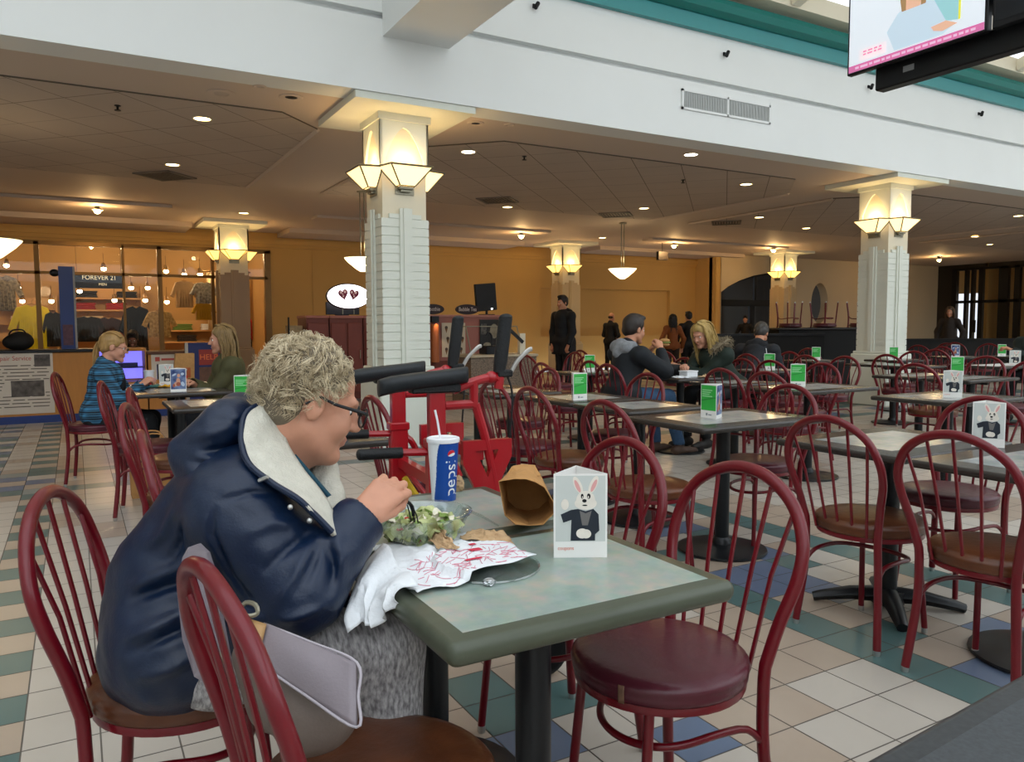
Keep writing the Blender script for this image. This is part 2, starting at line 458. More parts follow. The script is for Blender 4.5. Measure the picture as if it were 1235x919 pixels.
s.add([(-12, y2, z2+.2), (36, y2, z2+.2), (36, -9, z2+.2), (-12, -9, z2+.2)], [(0, 1, 2, 3)])
struct(s.build('ceiling_glass', m, smooth=None))
# far sides of the court (behind and beside the photographer)
s = MB(); s.box((-12, -8.2, 0), (36, -8, 3.6)); struct(s.build('wall_court', M_wallw, smooth=None))
s = MB(); s.add([(-12, -8.1, 3.6), (36, -8.1, 3.6), (36, -8.1, 8.5), (-12, -8.1, 8.5)], [(0, 1, 2, 3)]); struct(s.build('window_added', m, smooth=None))  # unseen glazing added so sky light reaches the fascia from behind
s = MB(); s.box((-7.2, -8, 0), (-7, 23, 8.5)); struct(s.build('wall_left', M_wallw, smooth=None))
s = MB(); s.box((28.6, -8, 0), (28.8, 8.9, 8.5)); struct(s.build('wall_right', M_wallw, smooth=None))
# cross beam that meets the fascia over the first column
s = MB(); s.box((2.60, -8, 3.95), (3.28, 7.0, 4.75)); struct(s.build('ceiling_crossbeam', M_wallw, smooth=None))

# ---- back walls
VB = 18.5; VA = 17.6; XJ = 17.2
s = MB(); s.box((4.02, VB, 0), (11.42, VB+.2, ZC)); s.box((16.15, VB, 0), (XJ+.2, VB+.2, ZC)); s.box((11.42, VB, 2.33), (16.15, VB+.2, ZC)); s.box((11.42, VB+.12, 0), (16.15, VB+.2, 2.33))
s.box((11.42, VB, 0), (16.15, VB+.12, .96))
for u in (5.0, 7.6): s.box((u, VB-.012, 0), (u+.06, VB, ZC))
s.box((-7, VB, 3.02), (4.02, VB+.2, ZC)); s.box((-7, VB-.05, 3.1), (17.2, VB, 3.18)); s.box((-7, VB-.1, 3.18), (17.2, VB, 3.28))
struct(s.build('wall_back', M_tan, smooth=None))
s = MB(); s.box((XJ, VA, 0), (XJ+.2, VB, ZC)); s.box((XJ-.06, VA-.06, 0), (XJ+.12, VA+.1, ZC)); struct(s.build('wall_jog', M_tan, smooth=None))
# wall with the arched doorway and the oval opening
arch = [(17.42, 0), (17.42, 2.28), (17.7, 2.45), (18.2, 2.65), (18.8, 2.82), (19.5, 2.93), (20.3, 2.96), (20.3, 0)]
out = [(XJ, 0), (17.42, 0)]
s = MB()
s.prism([(XJ, 0), (17.42, 0), (17.42, 2.28), (17.7, 2.45), (18.2, 2.65), (18.8, 2.82), (19.5, 2.93), (20.3, 2.96), (20.3, ZC), (XJ, ZC)], VA, VA+.3, 0, axis='y')
ov = [(21.95+.42*math.cos(a), 1.98+.68*math.sin(a)) for a in np.linspace(PI/2, PI/2+2*PI, 33)][:-1]
s.prism([(20.3, 0), (21.95, 0)]+[ov[16]]+[ov[k] for k in range(15, -1, -1)]+[(21.95, ZC), (20.3, ZC)], VA, VA+.3, 0, axis='y')
s.prism([(21.95, 0), (28.6, 0), (28.6, ZC), (21.95, ZC)]+[ov[0]]+[ov[k] for k in range(31, 15, -1)], VA, VA+.3, 0, axis='y')
struct(s.build('wall_arch', mat('paint_shell', '#dcc9a8', .6, var=.04, vscale=1), smooth=None))
s = MB(); s.box((17.2, 20.6, 0), (28.6, 20.8, ZC)); struct(s.build('wall_hall', mat('hall_wall', '#55504a', .7), smooth=None))
s = MB(); s.lathe([(.4, 0), (.4, .02)], 24, 0, (21.95, 18.0, 1.98), 1, 1, 'y')
# arched door set
d = thing('door', 'dark framed arched glass doorway behind the wall column', 'door'); d['kind'] = 'structure'; d.name = 'door_1'
f = MB(); yv = VA+.12
ptsA = [(u, yv, z) for u, z in arch[1:-1]]
for a, b in zip(ptsA, ptsA[1:]): f.tube([a, b], .06, 4)
for u in (17.45, 20.25): f.box((u-.05, yv-.05, 0), (u+.05, yv+.05, 2.3))
f.box((17.42, yv-.05, 1.85), (20.3, yv+.05, 2.05)); f.box((18.75, yv-.05, 0), (18.95, yv+.05, 1.9)); f.box((18.95, yv-.04, 2.0), (19.03, yv+.04, 2.86)); f.box((19.9, yv-.04, 0), (20.0, yv+.04, 1.9))
f.build('door_frame', M_black, d, smooth=None)
gl = MB(); gl.prism([(17.42, 0.05), (20.3, .05), (20.3, 2.96), (19.5, 2.93), (18.8, 2.82), (18.2, 2.65), (17.7, 2.45), (17.42, 2.28)], yv, yv+.01, 0, axis='y'); gl.build('door_glass', M_glass, d, smooth=None)

# ---- dark glazed entrance at the right end
XR = 28.6
s = MB()
s.box((XR, 16.95, 0), (XR+.2, VA, ZC)); s.box((XR, 8.9, 3.3), (XR+.2, 16.95, ZC)); s.box((XR, 8.9, 0), (XR+.2, 9.1, ZC))
struct(s.build('wall_entrance', mat('entrance_dark', '#241f1d', .5), smooth=None))
w = thing('window_1', 'tall black framed glass entrance front', 'window'); w['kind'] = 'structure'
f = MB()
for v, k in ((16.95, .09), (16.52, .05), (16.28, .05), (15.98, .08), (15.2, .16), (14.75, .09), (13.6, .09), (12.2, .12), (10.8, .1), (9.6, .1)):
    f.box((XR-.05, v-k, 0), (XR+.12, v+k, 3.3))
f.box((XR-.05, 9.1, 2.02), (XR+.12, 16.95, 2.12)); f.box((XR-.05, 9.1, 3.22), (XR+.12, 16.95, 3.3)); f.box((XR-.05, 9.1, 0), (XR+.12, 16.95, .12))
f.build('window_frame', M_black, w, smooth=None)
g2 = MB(); g2.box((XR, 9.1, .1), (XR+.01, 16.95, 3.25)); g2.build('window_glass', M_glass, w, smooth=None)
s = MB(); s.box((31.5, 8, 0), (31.7, 15.9, ZC)); s.box((XR+.2, 8, 0), (31.7, 8.2, ZC)); s.box((XR, 15.75, 0), (31.5, 15.85, ZC)); s.box((29.6, 15.85, 2.42), (29.8, 18.5, ZC)); s.box((XR, 8, ZC), (31.7, 17.8, ZC+.2)); struct(s.build('wall_porch', M_tan, smooth=None))
# push plate of the entrance doors
f = MB(); f.box((XR-.09, 16.1, .95), (XR-.05, 16.2, 1.4)); f.build('door_handle', M_black, w, smooth=None)

# ---- columns
def column(name, uc, vc, w, lower=None):
    brick = True
    h = w/2
    mb = MB()
    # plinth, cap band
    mb.box((uc-h-.06, vc-h-.06, 0), (uc+h+.06, vc+h+.06, .80), 1, bev=.015); mb.box((uc-h-.035, vc-h-.035, .80), (uc+h+.035, vc+h+.035, .84), 1, bev=.01)
    # lower shaft of blocks, stepped top
    z = .84; zt = 2.34; n = 17; bh = (zt-z)/n
    if brick:
        for k in range(n): mb.box((uc-h, vc-h, z+k*bh+.0045), (uc+h, vc+h, z+(k+1)*bh-.0045), 1)
        mb.box((uc-h+.009, vc-h+.009, z), (uc+h-.009, vc+h-.009, zt), 1)
    else: mb.box((uc-h, vc-h, z), (uc+h, vc+h, zt), 1)
    for ax in (0, 1):
        for sg in (-1, 1):
            for (a, b, zz, t) in ((-.13, .13, zt+.10, .022), (-.06, .06, zt+.10, .036)):
                a *= w; b *= w
                if ax == 0: lo = (uc+a, vc+sg*h-(t if sg < 0 else 0), .84); hi = (uc+b, vc+sg*h+(t if sg > 0 else 0), zz)
                else: lo = (uc+sg*h-(t if sg < 0 else 0), vc+a, .84); hi = (uc+sg*h+(t if sg > 0 else 0), vc+b, zz)
                mb.box(lo, hi, 1)
    for ax in (0, 1):
        for sg in (-1, 1):
            for a, b in ((-.34, -.13), (.13, .34)):
                a *= w; b *= w
                lo, hi = ((uc+a, vc+sg*h-(.004 if sg < 0 else .03), zt), (uc+b, vc+sg*h+(.004 if sg > 0 else .03), zt+.045)) if ax == 0 else ((uc+sg*h-(.004 if sg < 0 else .03), vc+a, zt), (uc+sg*h+(.004 if sg > 0 else .03), vc+b, zt+.045))
                mb.box(lo, hi, 1)
    # smooth upper shaft, capital with a pointed arch cut in each face
    k = h-.02
    mb.box((uc-k, vc-k, zt), (uc+k, vc+k, 3.36), 0)
    zl, za = 2.93, 3.24; t = .025
    def A(x): return zl+(za-zl)*(1-(abs(x)/(k*.86))**1.7) if abs(x) < k*.86 else zl
    xs = [i*k*.86/8 for i in range(-8, 9)]
    poly = [(-k-t, 3.36), (-k-t, zl-.06), (-k*.86, zl-.06)]+[(x, A(x)) for x in xs]+[(k*.86, zl-.06), (k+t, zl-.06), (k+t, 3.36)]
    for ax in (0, 1):
        for sg in (-1, 1):
            mb2 = MB()
            top = 3.36
            pp = [(-k-t, zl-.06), (-k*.86, zl-.06)]+[(x, A(x)) for x in xs]
            for i in range(len(xs)-1):
                a, b = xs[i], xs[i+1]
                mb2.add([(a, 0, A(a)), (b, 0, A(b)), (b, 0, top), (a, 0, top), (a, t, A(a)), (b, t, A(b)), (b, t, top), (a, t, top)],
                        [(4, 5, 6, 7), (0, 1, 5, 4), (3, 2, 1, 0), (2, 3, 7, 6)], 1)
            for q in (-1, 1):
                a, b = sorted((q*k*.86, q*(k+t))); mb2.box((a, 0, zl-.08), (b, t, top), 1)
            ang = {(0, -1): PI, (0, 1): 0, (1, -1): PI/2, (1, 1): -PI/2}[(ax, sg)]
            Mx = Matrix.Translation((uc, vc, 0)) @ Matrix.Rotation(ang, 4, 'Z') @ Matrix.Translation((0, k, 0))
            mb2.xform(Mx); mb.add(mb2.v, mb2.f, 1)
    mb.box((uc-k-.045, vc-k-.045, 3.30), (uc+k+.045, vc+k+.045, 3.37), 1)
    # ceiling pad
    P2 = .62
    mb.box((uc-P2, vc-P2, 3.37), (uc+P2, vc+P2, ZC), 1)
    me_ = mb.build(name, [M_cream, M_block], smooth=None)
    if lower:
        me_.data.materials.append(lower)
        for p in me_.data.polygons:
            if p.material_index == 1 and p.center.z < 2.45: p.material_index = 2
    return struct(me_)
COLS = [(2.955, 7.64, .51), (10.98, 7.64, .51), (19.05, 7.64, .51), (2.93, 17.1, .58), (11.4, 17.2, .56), (18.62, 16.25, .54)]
M_taupe = mat('block_dimmed_taupe', '#9b856f', .5, var=.05, vscale=2); M_sand = mat('block_dimmed_sand', '#c9b591', .5, var=.05, vscale=2)  # blocks of the back columns, dim warm light there put into the colour
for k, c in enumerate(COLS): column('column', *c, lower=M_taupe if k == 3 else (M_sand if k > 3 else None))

# ---- wall lights on the columns
M_shade = mat('shade_glass', '#ffe9bd', .4, emit='#ffd691', estr=1.9)
M_shade_far = mat('shade_glass_far', '#ffe0a0', .4, emit='#ffc766', estr=2.2)
def make_sconce(label, far):
    t = thing('wall_light', label, 'wall light')
    a, b, h = .275, .09, .18   # half widths of rim and base
    sh = MB()
    # three sided tray: the back sits on the column; panes lean outwards
    y0 = .0
    top = [(-a, y0), (a, y0), (a*.8, -.22), (-a*.8, -.22)]; bot = [(-b, y0), (b, y0), (b*.9, -.09), (-b*.9, -.09)]
    vs = [(x, y, h) for x, y in top]+[(x, y, 0) for x, y in bot]
    sh.add(vs, [(1, 2, 6, 5), (2, 3, 7, 6), (3, 0, 4, 7), (4, 5, 6, 7)])
    sh.build('shade', M_shade_far if far else M_shade, t, smooth=None)
    fr = MB()
    for k in range(4):
        if k != 0 or True: fr.tube([vs[k], vs[(k+1) % 4]], .010, 4)
        fr.tube([vs[k], vs[k+4]], .009, 4); fr.tube([vs[k+4], vs[4+(k+1) % 4]], .006, 4)
    fr.build('frame', M_brass, t, smooth=None)
    br = MB(); br.box((-.075, -.07, -.035), (.075, 0, -.002), bev=.006); br.box((-.055, -.05, -.055), (.055, 0, -.035)); br.box((-.10, -.012, -.08), (.10, .0, .02)); br.build('bracket', M_brass, t, smooth=None)
    return t
cnames = ['the big near column', 'the white column on the right', '', 'the shop column', 'the column behind the standing man', 'the column by the arch']
side = [('front face', 0, -1, 0), ('left face', -1, 0, -PI/2), ('right face', 1, 0, PI/2)]
first = {}
for ci, (uc, vc, w) in enumerate(COLS):
    if ci == 2: continue
    far = ci > 2
    for nm, dx, dy, rz in side:
        if nm == 'right face' and ci not in (0, 3): continue
        lab = f'lit amber wall light on the {nm} of {cnames[ci]}'
        k = w/2-.018
        loc = (uc+dx*k, vc+dy*k, 2.66)
        if far not in first: first[far] = make_sconce(lab, far); o = first[far]; o.location = loc; o.rotation_euler = (0, 0, rz)
        else: o = copy_tree(first[far], lab, loc, rz)
        o['group'] = 'wall lights on the columns'
        ld = bpy.data.lights.new('sconce_glow', 'POINT'); ld.energy = 4.5 if not far else 5; ld.color = (1, .72, .36); ld.shadow_soft_size = .05
        lo = bpy.data.objects.new('sconce_glow', ld); COL.objects.link(lo); lo.location = (uc+dx*(k+.11), vc+dy*(k+.11), 2.66+.24)

# ---- recessed ceiling downlights: trim ring, reflector cone and lamp disc
M_ring = mat('downlight_ring', '#d8cdb4', .4); M_lamp = mat('downlight_lamp', '#fff0c8', .4, emit='#ffdf9c', estr=14)
M_lampc = mat('downlight_lamp_cool', '#fff8ea', .4, emit='#fff3da', estr=18)
def make_down(label, m):
    t = thing('downlight', label, 'ceiling light')
    r = MB(); r.lathe([(.082, .004), (.10, 0), (.102, -.008), (.095, -.012), (.082, -.008), (.082, .004)], 24); r.build('trim_ring', M_ring, t)
    l = MB(); l.lathe([(.0, -.005), (.055, -.007), (.082, -.004)], 24); l.build('lamp', m, t)
    return t
downs = [(1.24, 8.7, 'above and left of the big near column, nearest the opening', 0), (1.22, 11.3, 'ahead of the grey air grille on the left ceiling', 0), (4.35, 8.75, 'just right of the big near column', 1),
         (6.95, 12.4, 'above the far standing man, beside the dark grille', 0), (9.26, 11.35, 'in the middle of the ceiling right of the second grille', 0), (6.96, 7.6, 'close under the white fascia right of the vent', 1),
         (9.1, 8.7, 'below the fascia between the vent and the right column', 0), (12.1, 11.2, 'left of the right column, further back', 0), (14.4, 11.95, 'far back just left of the right column', 0),
         (19.5, 11.1, 'right of the right column, larger of two', 0), (21.8, 12.0, 'right of the right column, farther of two', 0), (16.6, 8.6, 'near the right edge of the ceiling', 0), (2.9, 15.5, 'in front of the pad of the shop column', 0), (11.5, 15.7, 'above the hanging bowl lamp', 0)]
d0 = {}
for u, v, lab, c in downs:
    lab = 'small round recessed downlight '+lab
    zt = ZC-.016 if 8.1 < v < 12.6 else ZC
    if c not in d0: d0[c] = make_down(lab, M_lampc if c else M_lamp); o = d0[c]; o.location = (u, v, zt)
    else: o = copy_tree(d0[c], lab, (u, v, zt), 0)
    o['group'] = 'recessed downlights'
    ld = bpy.data.lights.new('down_glow', 'SPOT'); ld.energy = 36; ld.spot_size = R(105); ld.spot_blend = .8; ld.color = (1, .74, .44); ld.shadow_soft_size = .07
    lo = bpy.data.objects.new('down_glow', ld); COL.objects.link(lo); lo.location = (u, v, zt-.03)
# ---- bare bulb fittings that wash the ceiling
M_bulb = mat('bulb_glow', '#ffe7b0', .3, emit='#ffd98c', estr=25)
def make_bulb(label):
    t = thing('ceiling_lamp', label, 'ceiling light')
    b = MB(); b.lathe([(0, 0), (.07, 0), (.075, -.01), (.05, -.03), (.03, -.06), (0, -.06)], 20); b.build('base', M_brass, t)
    g3 = MB(); g3.ball((0, 0, -.13), (.055, .055, .04), 14, 10); g3.build('bulb', M_bulb, t)
    r = MB(); r.lathe([(.03, -.06), (.085, -.10), (.09, -.105), (.084, -.105), (.03, -.068)], 20); r.build('collar', M_ring, t)
    return t
bl = [(.43, 15.6, 'glowing above the clothes shop front'), (9.05, 15.5, 'glowing over the ice cream kiosk'), (13.7, 15.55, 'glowing right of the hanging bowl lamp'), (17.0, 15.2, 'glowing above the arched doorway'), (24.4, 15.0, 'glowing near the dark entrance')]
b0 = None
for u, v, lab in bl:
    lab = 'small bulb ceiling lamp '+lab
    if b0 is None: b0 = make_bulb(lab); o = b0; o.location = (u, v, ZC)
    else: o = copy_tree(b0, lab, (u, v, ZC), 0)
    o['group'] = 'bulb ceiling lamps'
    ld = bpy.data.lights.new('bulb_glow', 'POINT'); ld.energy = 34; ld.color = (1, .62, .26); ld.shadow_soft_size = .05
    lo = bpy.data.objects.new('bulb_glow', ld); COL.objects.link(lo); lo.location = (u, v, ZC-.22)
# ---- hanging bowl lamps on two rods
M_bowl = mat('bowl_glass', '#fff3cf', .4, emit='#ffe6ae', estr=3.0)
def make_pend(label):
    t = thing('pendant_lamp', label, 'lamp')
    b = MB(); b.lathe([(0, -.22), (.05, -.215), (.12, -.17), (.24, -.07), (.29, -.015), (.30, 0), (.285, 0), (.23, -.055), (.1, -.16), (0, -.2)], 28); b.build('bowl', M_bowl, t)
    r = MB(); r.lathe([(.295, .0), (.305, .004), (.30, .012), (.29, .004), (.295, .0)], 28); r.build('rim', M_brass, t)
    for q in (-.035, .035):
        k = MB(); k.tube([(q, 0, -.02), (q, 0, .62)], .01, 6); k.build('rod', M_brass, t)
    k = MB(); k.lathe([(0, .62), (.08, .62), (.085, .64), (0, .66)], 16); k.build('canopy', M_brass, t)
    k = MB(); k.box((-.05, -.02, -.03), (.05, .02, .0)); k.build('hub', M_brass, t)
    return t
for q, (u, v, z, lab) in enumerate([(10.2, 13.2, 2.46, 'lit cream glass bowl lamp hanging right of the standing man\'s column'), (-.74, 9.7, 2.17, 'lit cream glass bowl lamp cut by the left photo edge'), (4.1, 12.1, 2.36, 'lit cream glass bowl lamp half hidden behind the big near column')]):
    if q == 0: p0 = make_pend(lab); o = p0; o.location = (u, v, z)
    else:
        o = copy_tree(p0, lab, (u, v, z), 0)
    o['group'] = 'hanging bowl lamps'
    if q:    # longer rods where the bowl hangs lower
        for ch in o.children:
            if ch.name.startswith('rod'): ch.scale = (1, 1, (ZC-z)/.64)
            if ch.name.startswith('canopy'): ch.location = (0, 0, ZC-z-.655)
    else:
        for ch in o.children:
            if ch.name.startswith('rod'): ch.scale = (1, 1, (ZC-z)/.64)
            if ch.name.startswith('canopy'): ch.location = (0, 0, ZC-z-.655)
    ld = bpy.data.lights.new('bowl_glow', 'POINT'); ld.energy = 9; ld.color = (1, .78, .45); ld.shadow_soft_size = .15
    lo = bpy.data.objects.new('bowl_glow', ld); COL.objects.link(lo); lo.location = (u, v, z+.2)
# ---- ceiling fittings: grilles, speakers, sprinklers
M_grille = mat('grille', '#7a7068', .6)
def grille(u, v, s, lab):
    t = thing('air_grille', lab, 'air vent', (u, v, ZC-.016), PI/4)
    f = MB()
    for a, b in (((-s, -s), (s, -s+.04)), ((-s, s-.04), (s, s)), ((-s, -s), (-s+.04, s)), ((s-.04, -s), (s, s))): f.box((a[0], a[1], -.018), (b[0], b[1], 0))
    f.build('frame', M_grille, t, smooth=None)
    f = MB()
    for k in range(9): y = -s+.06+k*(2*s-.12)/8.6; f.box((-s+.04, y, -.014), (s-.04, y+.03, -.004))
    f.build('louvre', mat('grille_dark', '#5b534d', .6), t, smooth=None)
for u, v, s, lab in ((1.21, 12.15, .3, 'grey square ceiling air grille on the left side'), (6.42, 11.8, .3, 'grey ceiling air grille right of the big near column'), (9.3, 12.25, .3, 'grey ceiling air grille in the middle of the room'), (12.1, 12.1, .3, 'grey ceiling air grille left of the right column')): grille(u, v, s, lab)
def disc(name, u, v, r, lab, cat, m, dark):
    t = thing(name, lab, cat, (u, v, ZC))
    a = MB(); a.lathe([(r, 0), (r*1.02, -.006), (r*.9, -.012), (r*.55, -.008), (r*.5, 0)], 20); a.build('ring', m, t)
    a = MB(); a.lathe([(0, -.006), (r*.55, -.004)], 20); a.build('cone', dark, t)
disc('ceiling_speaker', 1.28, 7.75, .13, 'round pale ceiling speaker left of the big column', 'speaker', M_ceil, M_ctile)
disc('ceiling_camera', 1.88, 7.56, .11, 'round ceiling camera with a dark eye by the near column', 'camera', M_ceil, M_black)
disc('smoke_detector', 1.55, 7.36, .06, 'small white disc on the ceiling near the white fascia', 'smoke detector', M_ceil, M_ctile)
disc('ceiling_camera', 3.85, 7.56, .09, 'round ceiling camera just right of the near column', 'camera', M_ceil, M_black)
disc('smoke_detector', 4.2, 7.44, .06, 'small pale disc on the ceiling right of the near column', 'smoke detector', M_ceil, M_ctile)
for u, v, lab in ((.45, 8.6, 'tiny dark sprinkler head on the left ceiling'), (5.1, 8.65, 'tiny dark sprinkler head right of the near column'), (8.0, 8.9, 'tiny dark sprinkler head on the middle ceiling')):
    a = MB(); a.lathe([(0, -.05), (.03, -.05), (.03, -.044), (.01, -.04), (.012, -.01), (.03, -.006), (.03, 0), (0, 0)], 12)
    o = a.build('sprinkler_head', M_black); o.location = (u, v, ZC-.016); tag(o, lab, 'sprinkler', 'ceiling sprinklers')
# ---- air vent in the fascia
t = thing('wall_vent', 'long white framed louvred vent on the white fascia', 'air vent', (6.98, 7.0, 3.885))
f = MB(); W2, H2 = .73, .115
for lo, hi in (((-W2, -.02, -H2), (W2, 0, -H2+.025)), ((-W2, -.02, H2-.025), (W2, 0, H2)), ((-W2, -.02, -H2), (-W2+.025, 0, H2)), ((W2-.025, -.02, -H2), (W2, 0, H2)), ((-.012, -.02, -H2), (.012, 0, H2))): f.box(lo, hi)
f.build('frame', M_wallw, t, smooth=None)
f = MB()
for k in range(70):
    x = -W2+.03+k*(2*W2-.06)/70; f.box((x, -.014, -H2+.025), (x+.009, -.002, H2-.025))
f.build('louvre', mat('vent_slat', '#c3c7c6', .5), t, smooth=None)
f = MB(); f.box((-W2+.02, -.002, -H2+.02), (W2-.02, 0, H2-.02)); f.build('backing', mat('vent_dark', '#5f6464', .7), t, smooth=None)
# small black spotlights along the fascia
for k, (u, z, lab) in enumerate(((4.25, 4.54, 'tiny black fitting on the fascia right of the cross beam'), (6.92, 4.50, 'tiny black fitting on the fascia above the vent'), (9.62, 4.51, 'tiny black fitting on the fascia below the screens'), (12.27, 4.49, 'tiny black fitting on the fascia near the right edge'))):
    t = thing('fascia_spotlight', lab, 'spotlight', (u, 7.0, z), 0, 'fascia spotlights')
    f = MB(); f.box((-.02, -.015, -.02), (.02, 0, .02)); f.build('plate', M_black, t, smooth=None)
    f = MB(); f.tube([(0, -.015, 0), (0, -.05, -.01)], .012, 8); f.tube([(0.02, -.05, .02), (-.02, -.06, -.04)], .022, 10); f.build('head', M_black, t)
# ------------------------------------------------------------------ bentwood-style metal chairs
M_red = mat('chair_red', '#6a0817', .33, var=.10, vscale=20, coat=.3, spec=.4)
M_seatbrown = mat('seat_brown', '#64381f', .32, var=.25, vscale=9, col2='#4a2817', bump=.15, bscale=40)
M_seatburg = mat('seat_burgundy', '#54202b', .30, var=.18, vscale=9, bump=.15, bscale=40)
M_glide = mat('chair_glide', '#b9b9b6', .3, metal=.8)
def make_chair(name, label, cat, seatm):
    t = thing(name, label, cat)
    HP = [(-.18, .165, .46), (-.20, .185, .56), (-.225, .21, .66), (-.247, .208, .74), (-.264, .168, .82), (-.276, .09, .872), (-.279, 0, .89)]
    full = HP+[(a, -b, c) for a, b, c in HP[-2::-1]]
    h = MB(); hp = smoothpath(full, 5); h.tube(hp, .0142, 10, sq=1.12); h.build('back_hoop', M_red, t, smooth=60)
    # spindles fan from the seat rim into the hoop
    for k in range(5):
        f = (k-2)/2
        yb = f*.115; xb = -.19+abs(f)*.012
        yt = f*.165
        best = min((p for p in hp if p.z > .7), key=lambda p: abs(p.y-yt))
        s = MB(); s.tube([(xb, yb, .43), ((xb*.45+best.x*.55)+.006, (yb+best.y)/2, .66), (best.x, best.y, best.z-.004)], .0057, 6); s.build('spindle', M_red, t, smooth=60)
    for sg in (1, -1):
        s = MB(); s.tube(smoothpath([(-.18, .165*sg, .462), (-.177, .163*sg, .40), (-.176, .168*sg, .25), (-.20, .188*sg, .02)], 4), .0142, 10, sq=1.1)
        l = s.build('leg', M_red, t, smooth=60); s = MB(); s.lathe([(.011, .0), (.0125, .006), (.0125, .022), (.009, .024)], 9, 0, (-.20, .188*sg, 0)); s.build('foot', M_glide, l)
        s = MB(); s.tube(smoothpath([(.13, .125*sg, .44), (.142, .13*sg, .30), (.165, .145*sg, .02)], 4), .012, 9)
        l = s.build('leg', M_red, t, smooth=60); s = MB(); s.lathe([(.011, .0), (.0125, .006), (.0125, .022), (.009, .024)], 9, 0, (.165, .145*sg, 0)); s.build('foot', M_glide, l)
    # bent ring stretcher
    pts = [(-.178, .168, .27), (-.13, .158, .315), (-.04, .155, .325)]
    pts += [(.0+.135*math.cos(a), .15*math.sin(a), .325-.02*math.cos(a)) for a in np.linspace(PI/2*.85, -PI/2*.85, 9)]
    pts += [(-.04, -.155, .325), (-.13, -.158, .315), (-.178, -.168, .27)]
    s = MB(); s.tube(smoothpath(pts, 3), .009, 8); s.build('stretcher', M_red, t, smooth=60)
    s = MB(); s.lathe([(.0, .408), (.190, .408), (.202, .411), (.204, .420), (.202, .429), (.0, .429)], 40); s.build('seat_frame', M_red, t)
    s = MB(); s.lathe([(.0, .428), (.200, .428), (.207, .434), (.2085, .446), (.207, .452), (.211, .459), (.209, .468), (.200, .477), (.180, .483), (.12, .487), (.0, .489)], 40); s.build('seat', seatm, t, smooth=180)
    return t
CH = {}
def place_chair(u, v, deg, seat, label, group='red hoop back chairs'):
    if seat not in CH:
        CH[seat] = make_chair('dining_chair', label, 'chair', M_seatbrown if seat == 'n' else M_seatburg); o = CH[seat]; o.location = (u, v, 0); o.rotation_euler = (0, 0, R(deg))
    else: o = copy_tree(CH[seat], label, (u, v, 0), R(deg))
    o['group'] = group
    return o
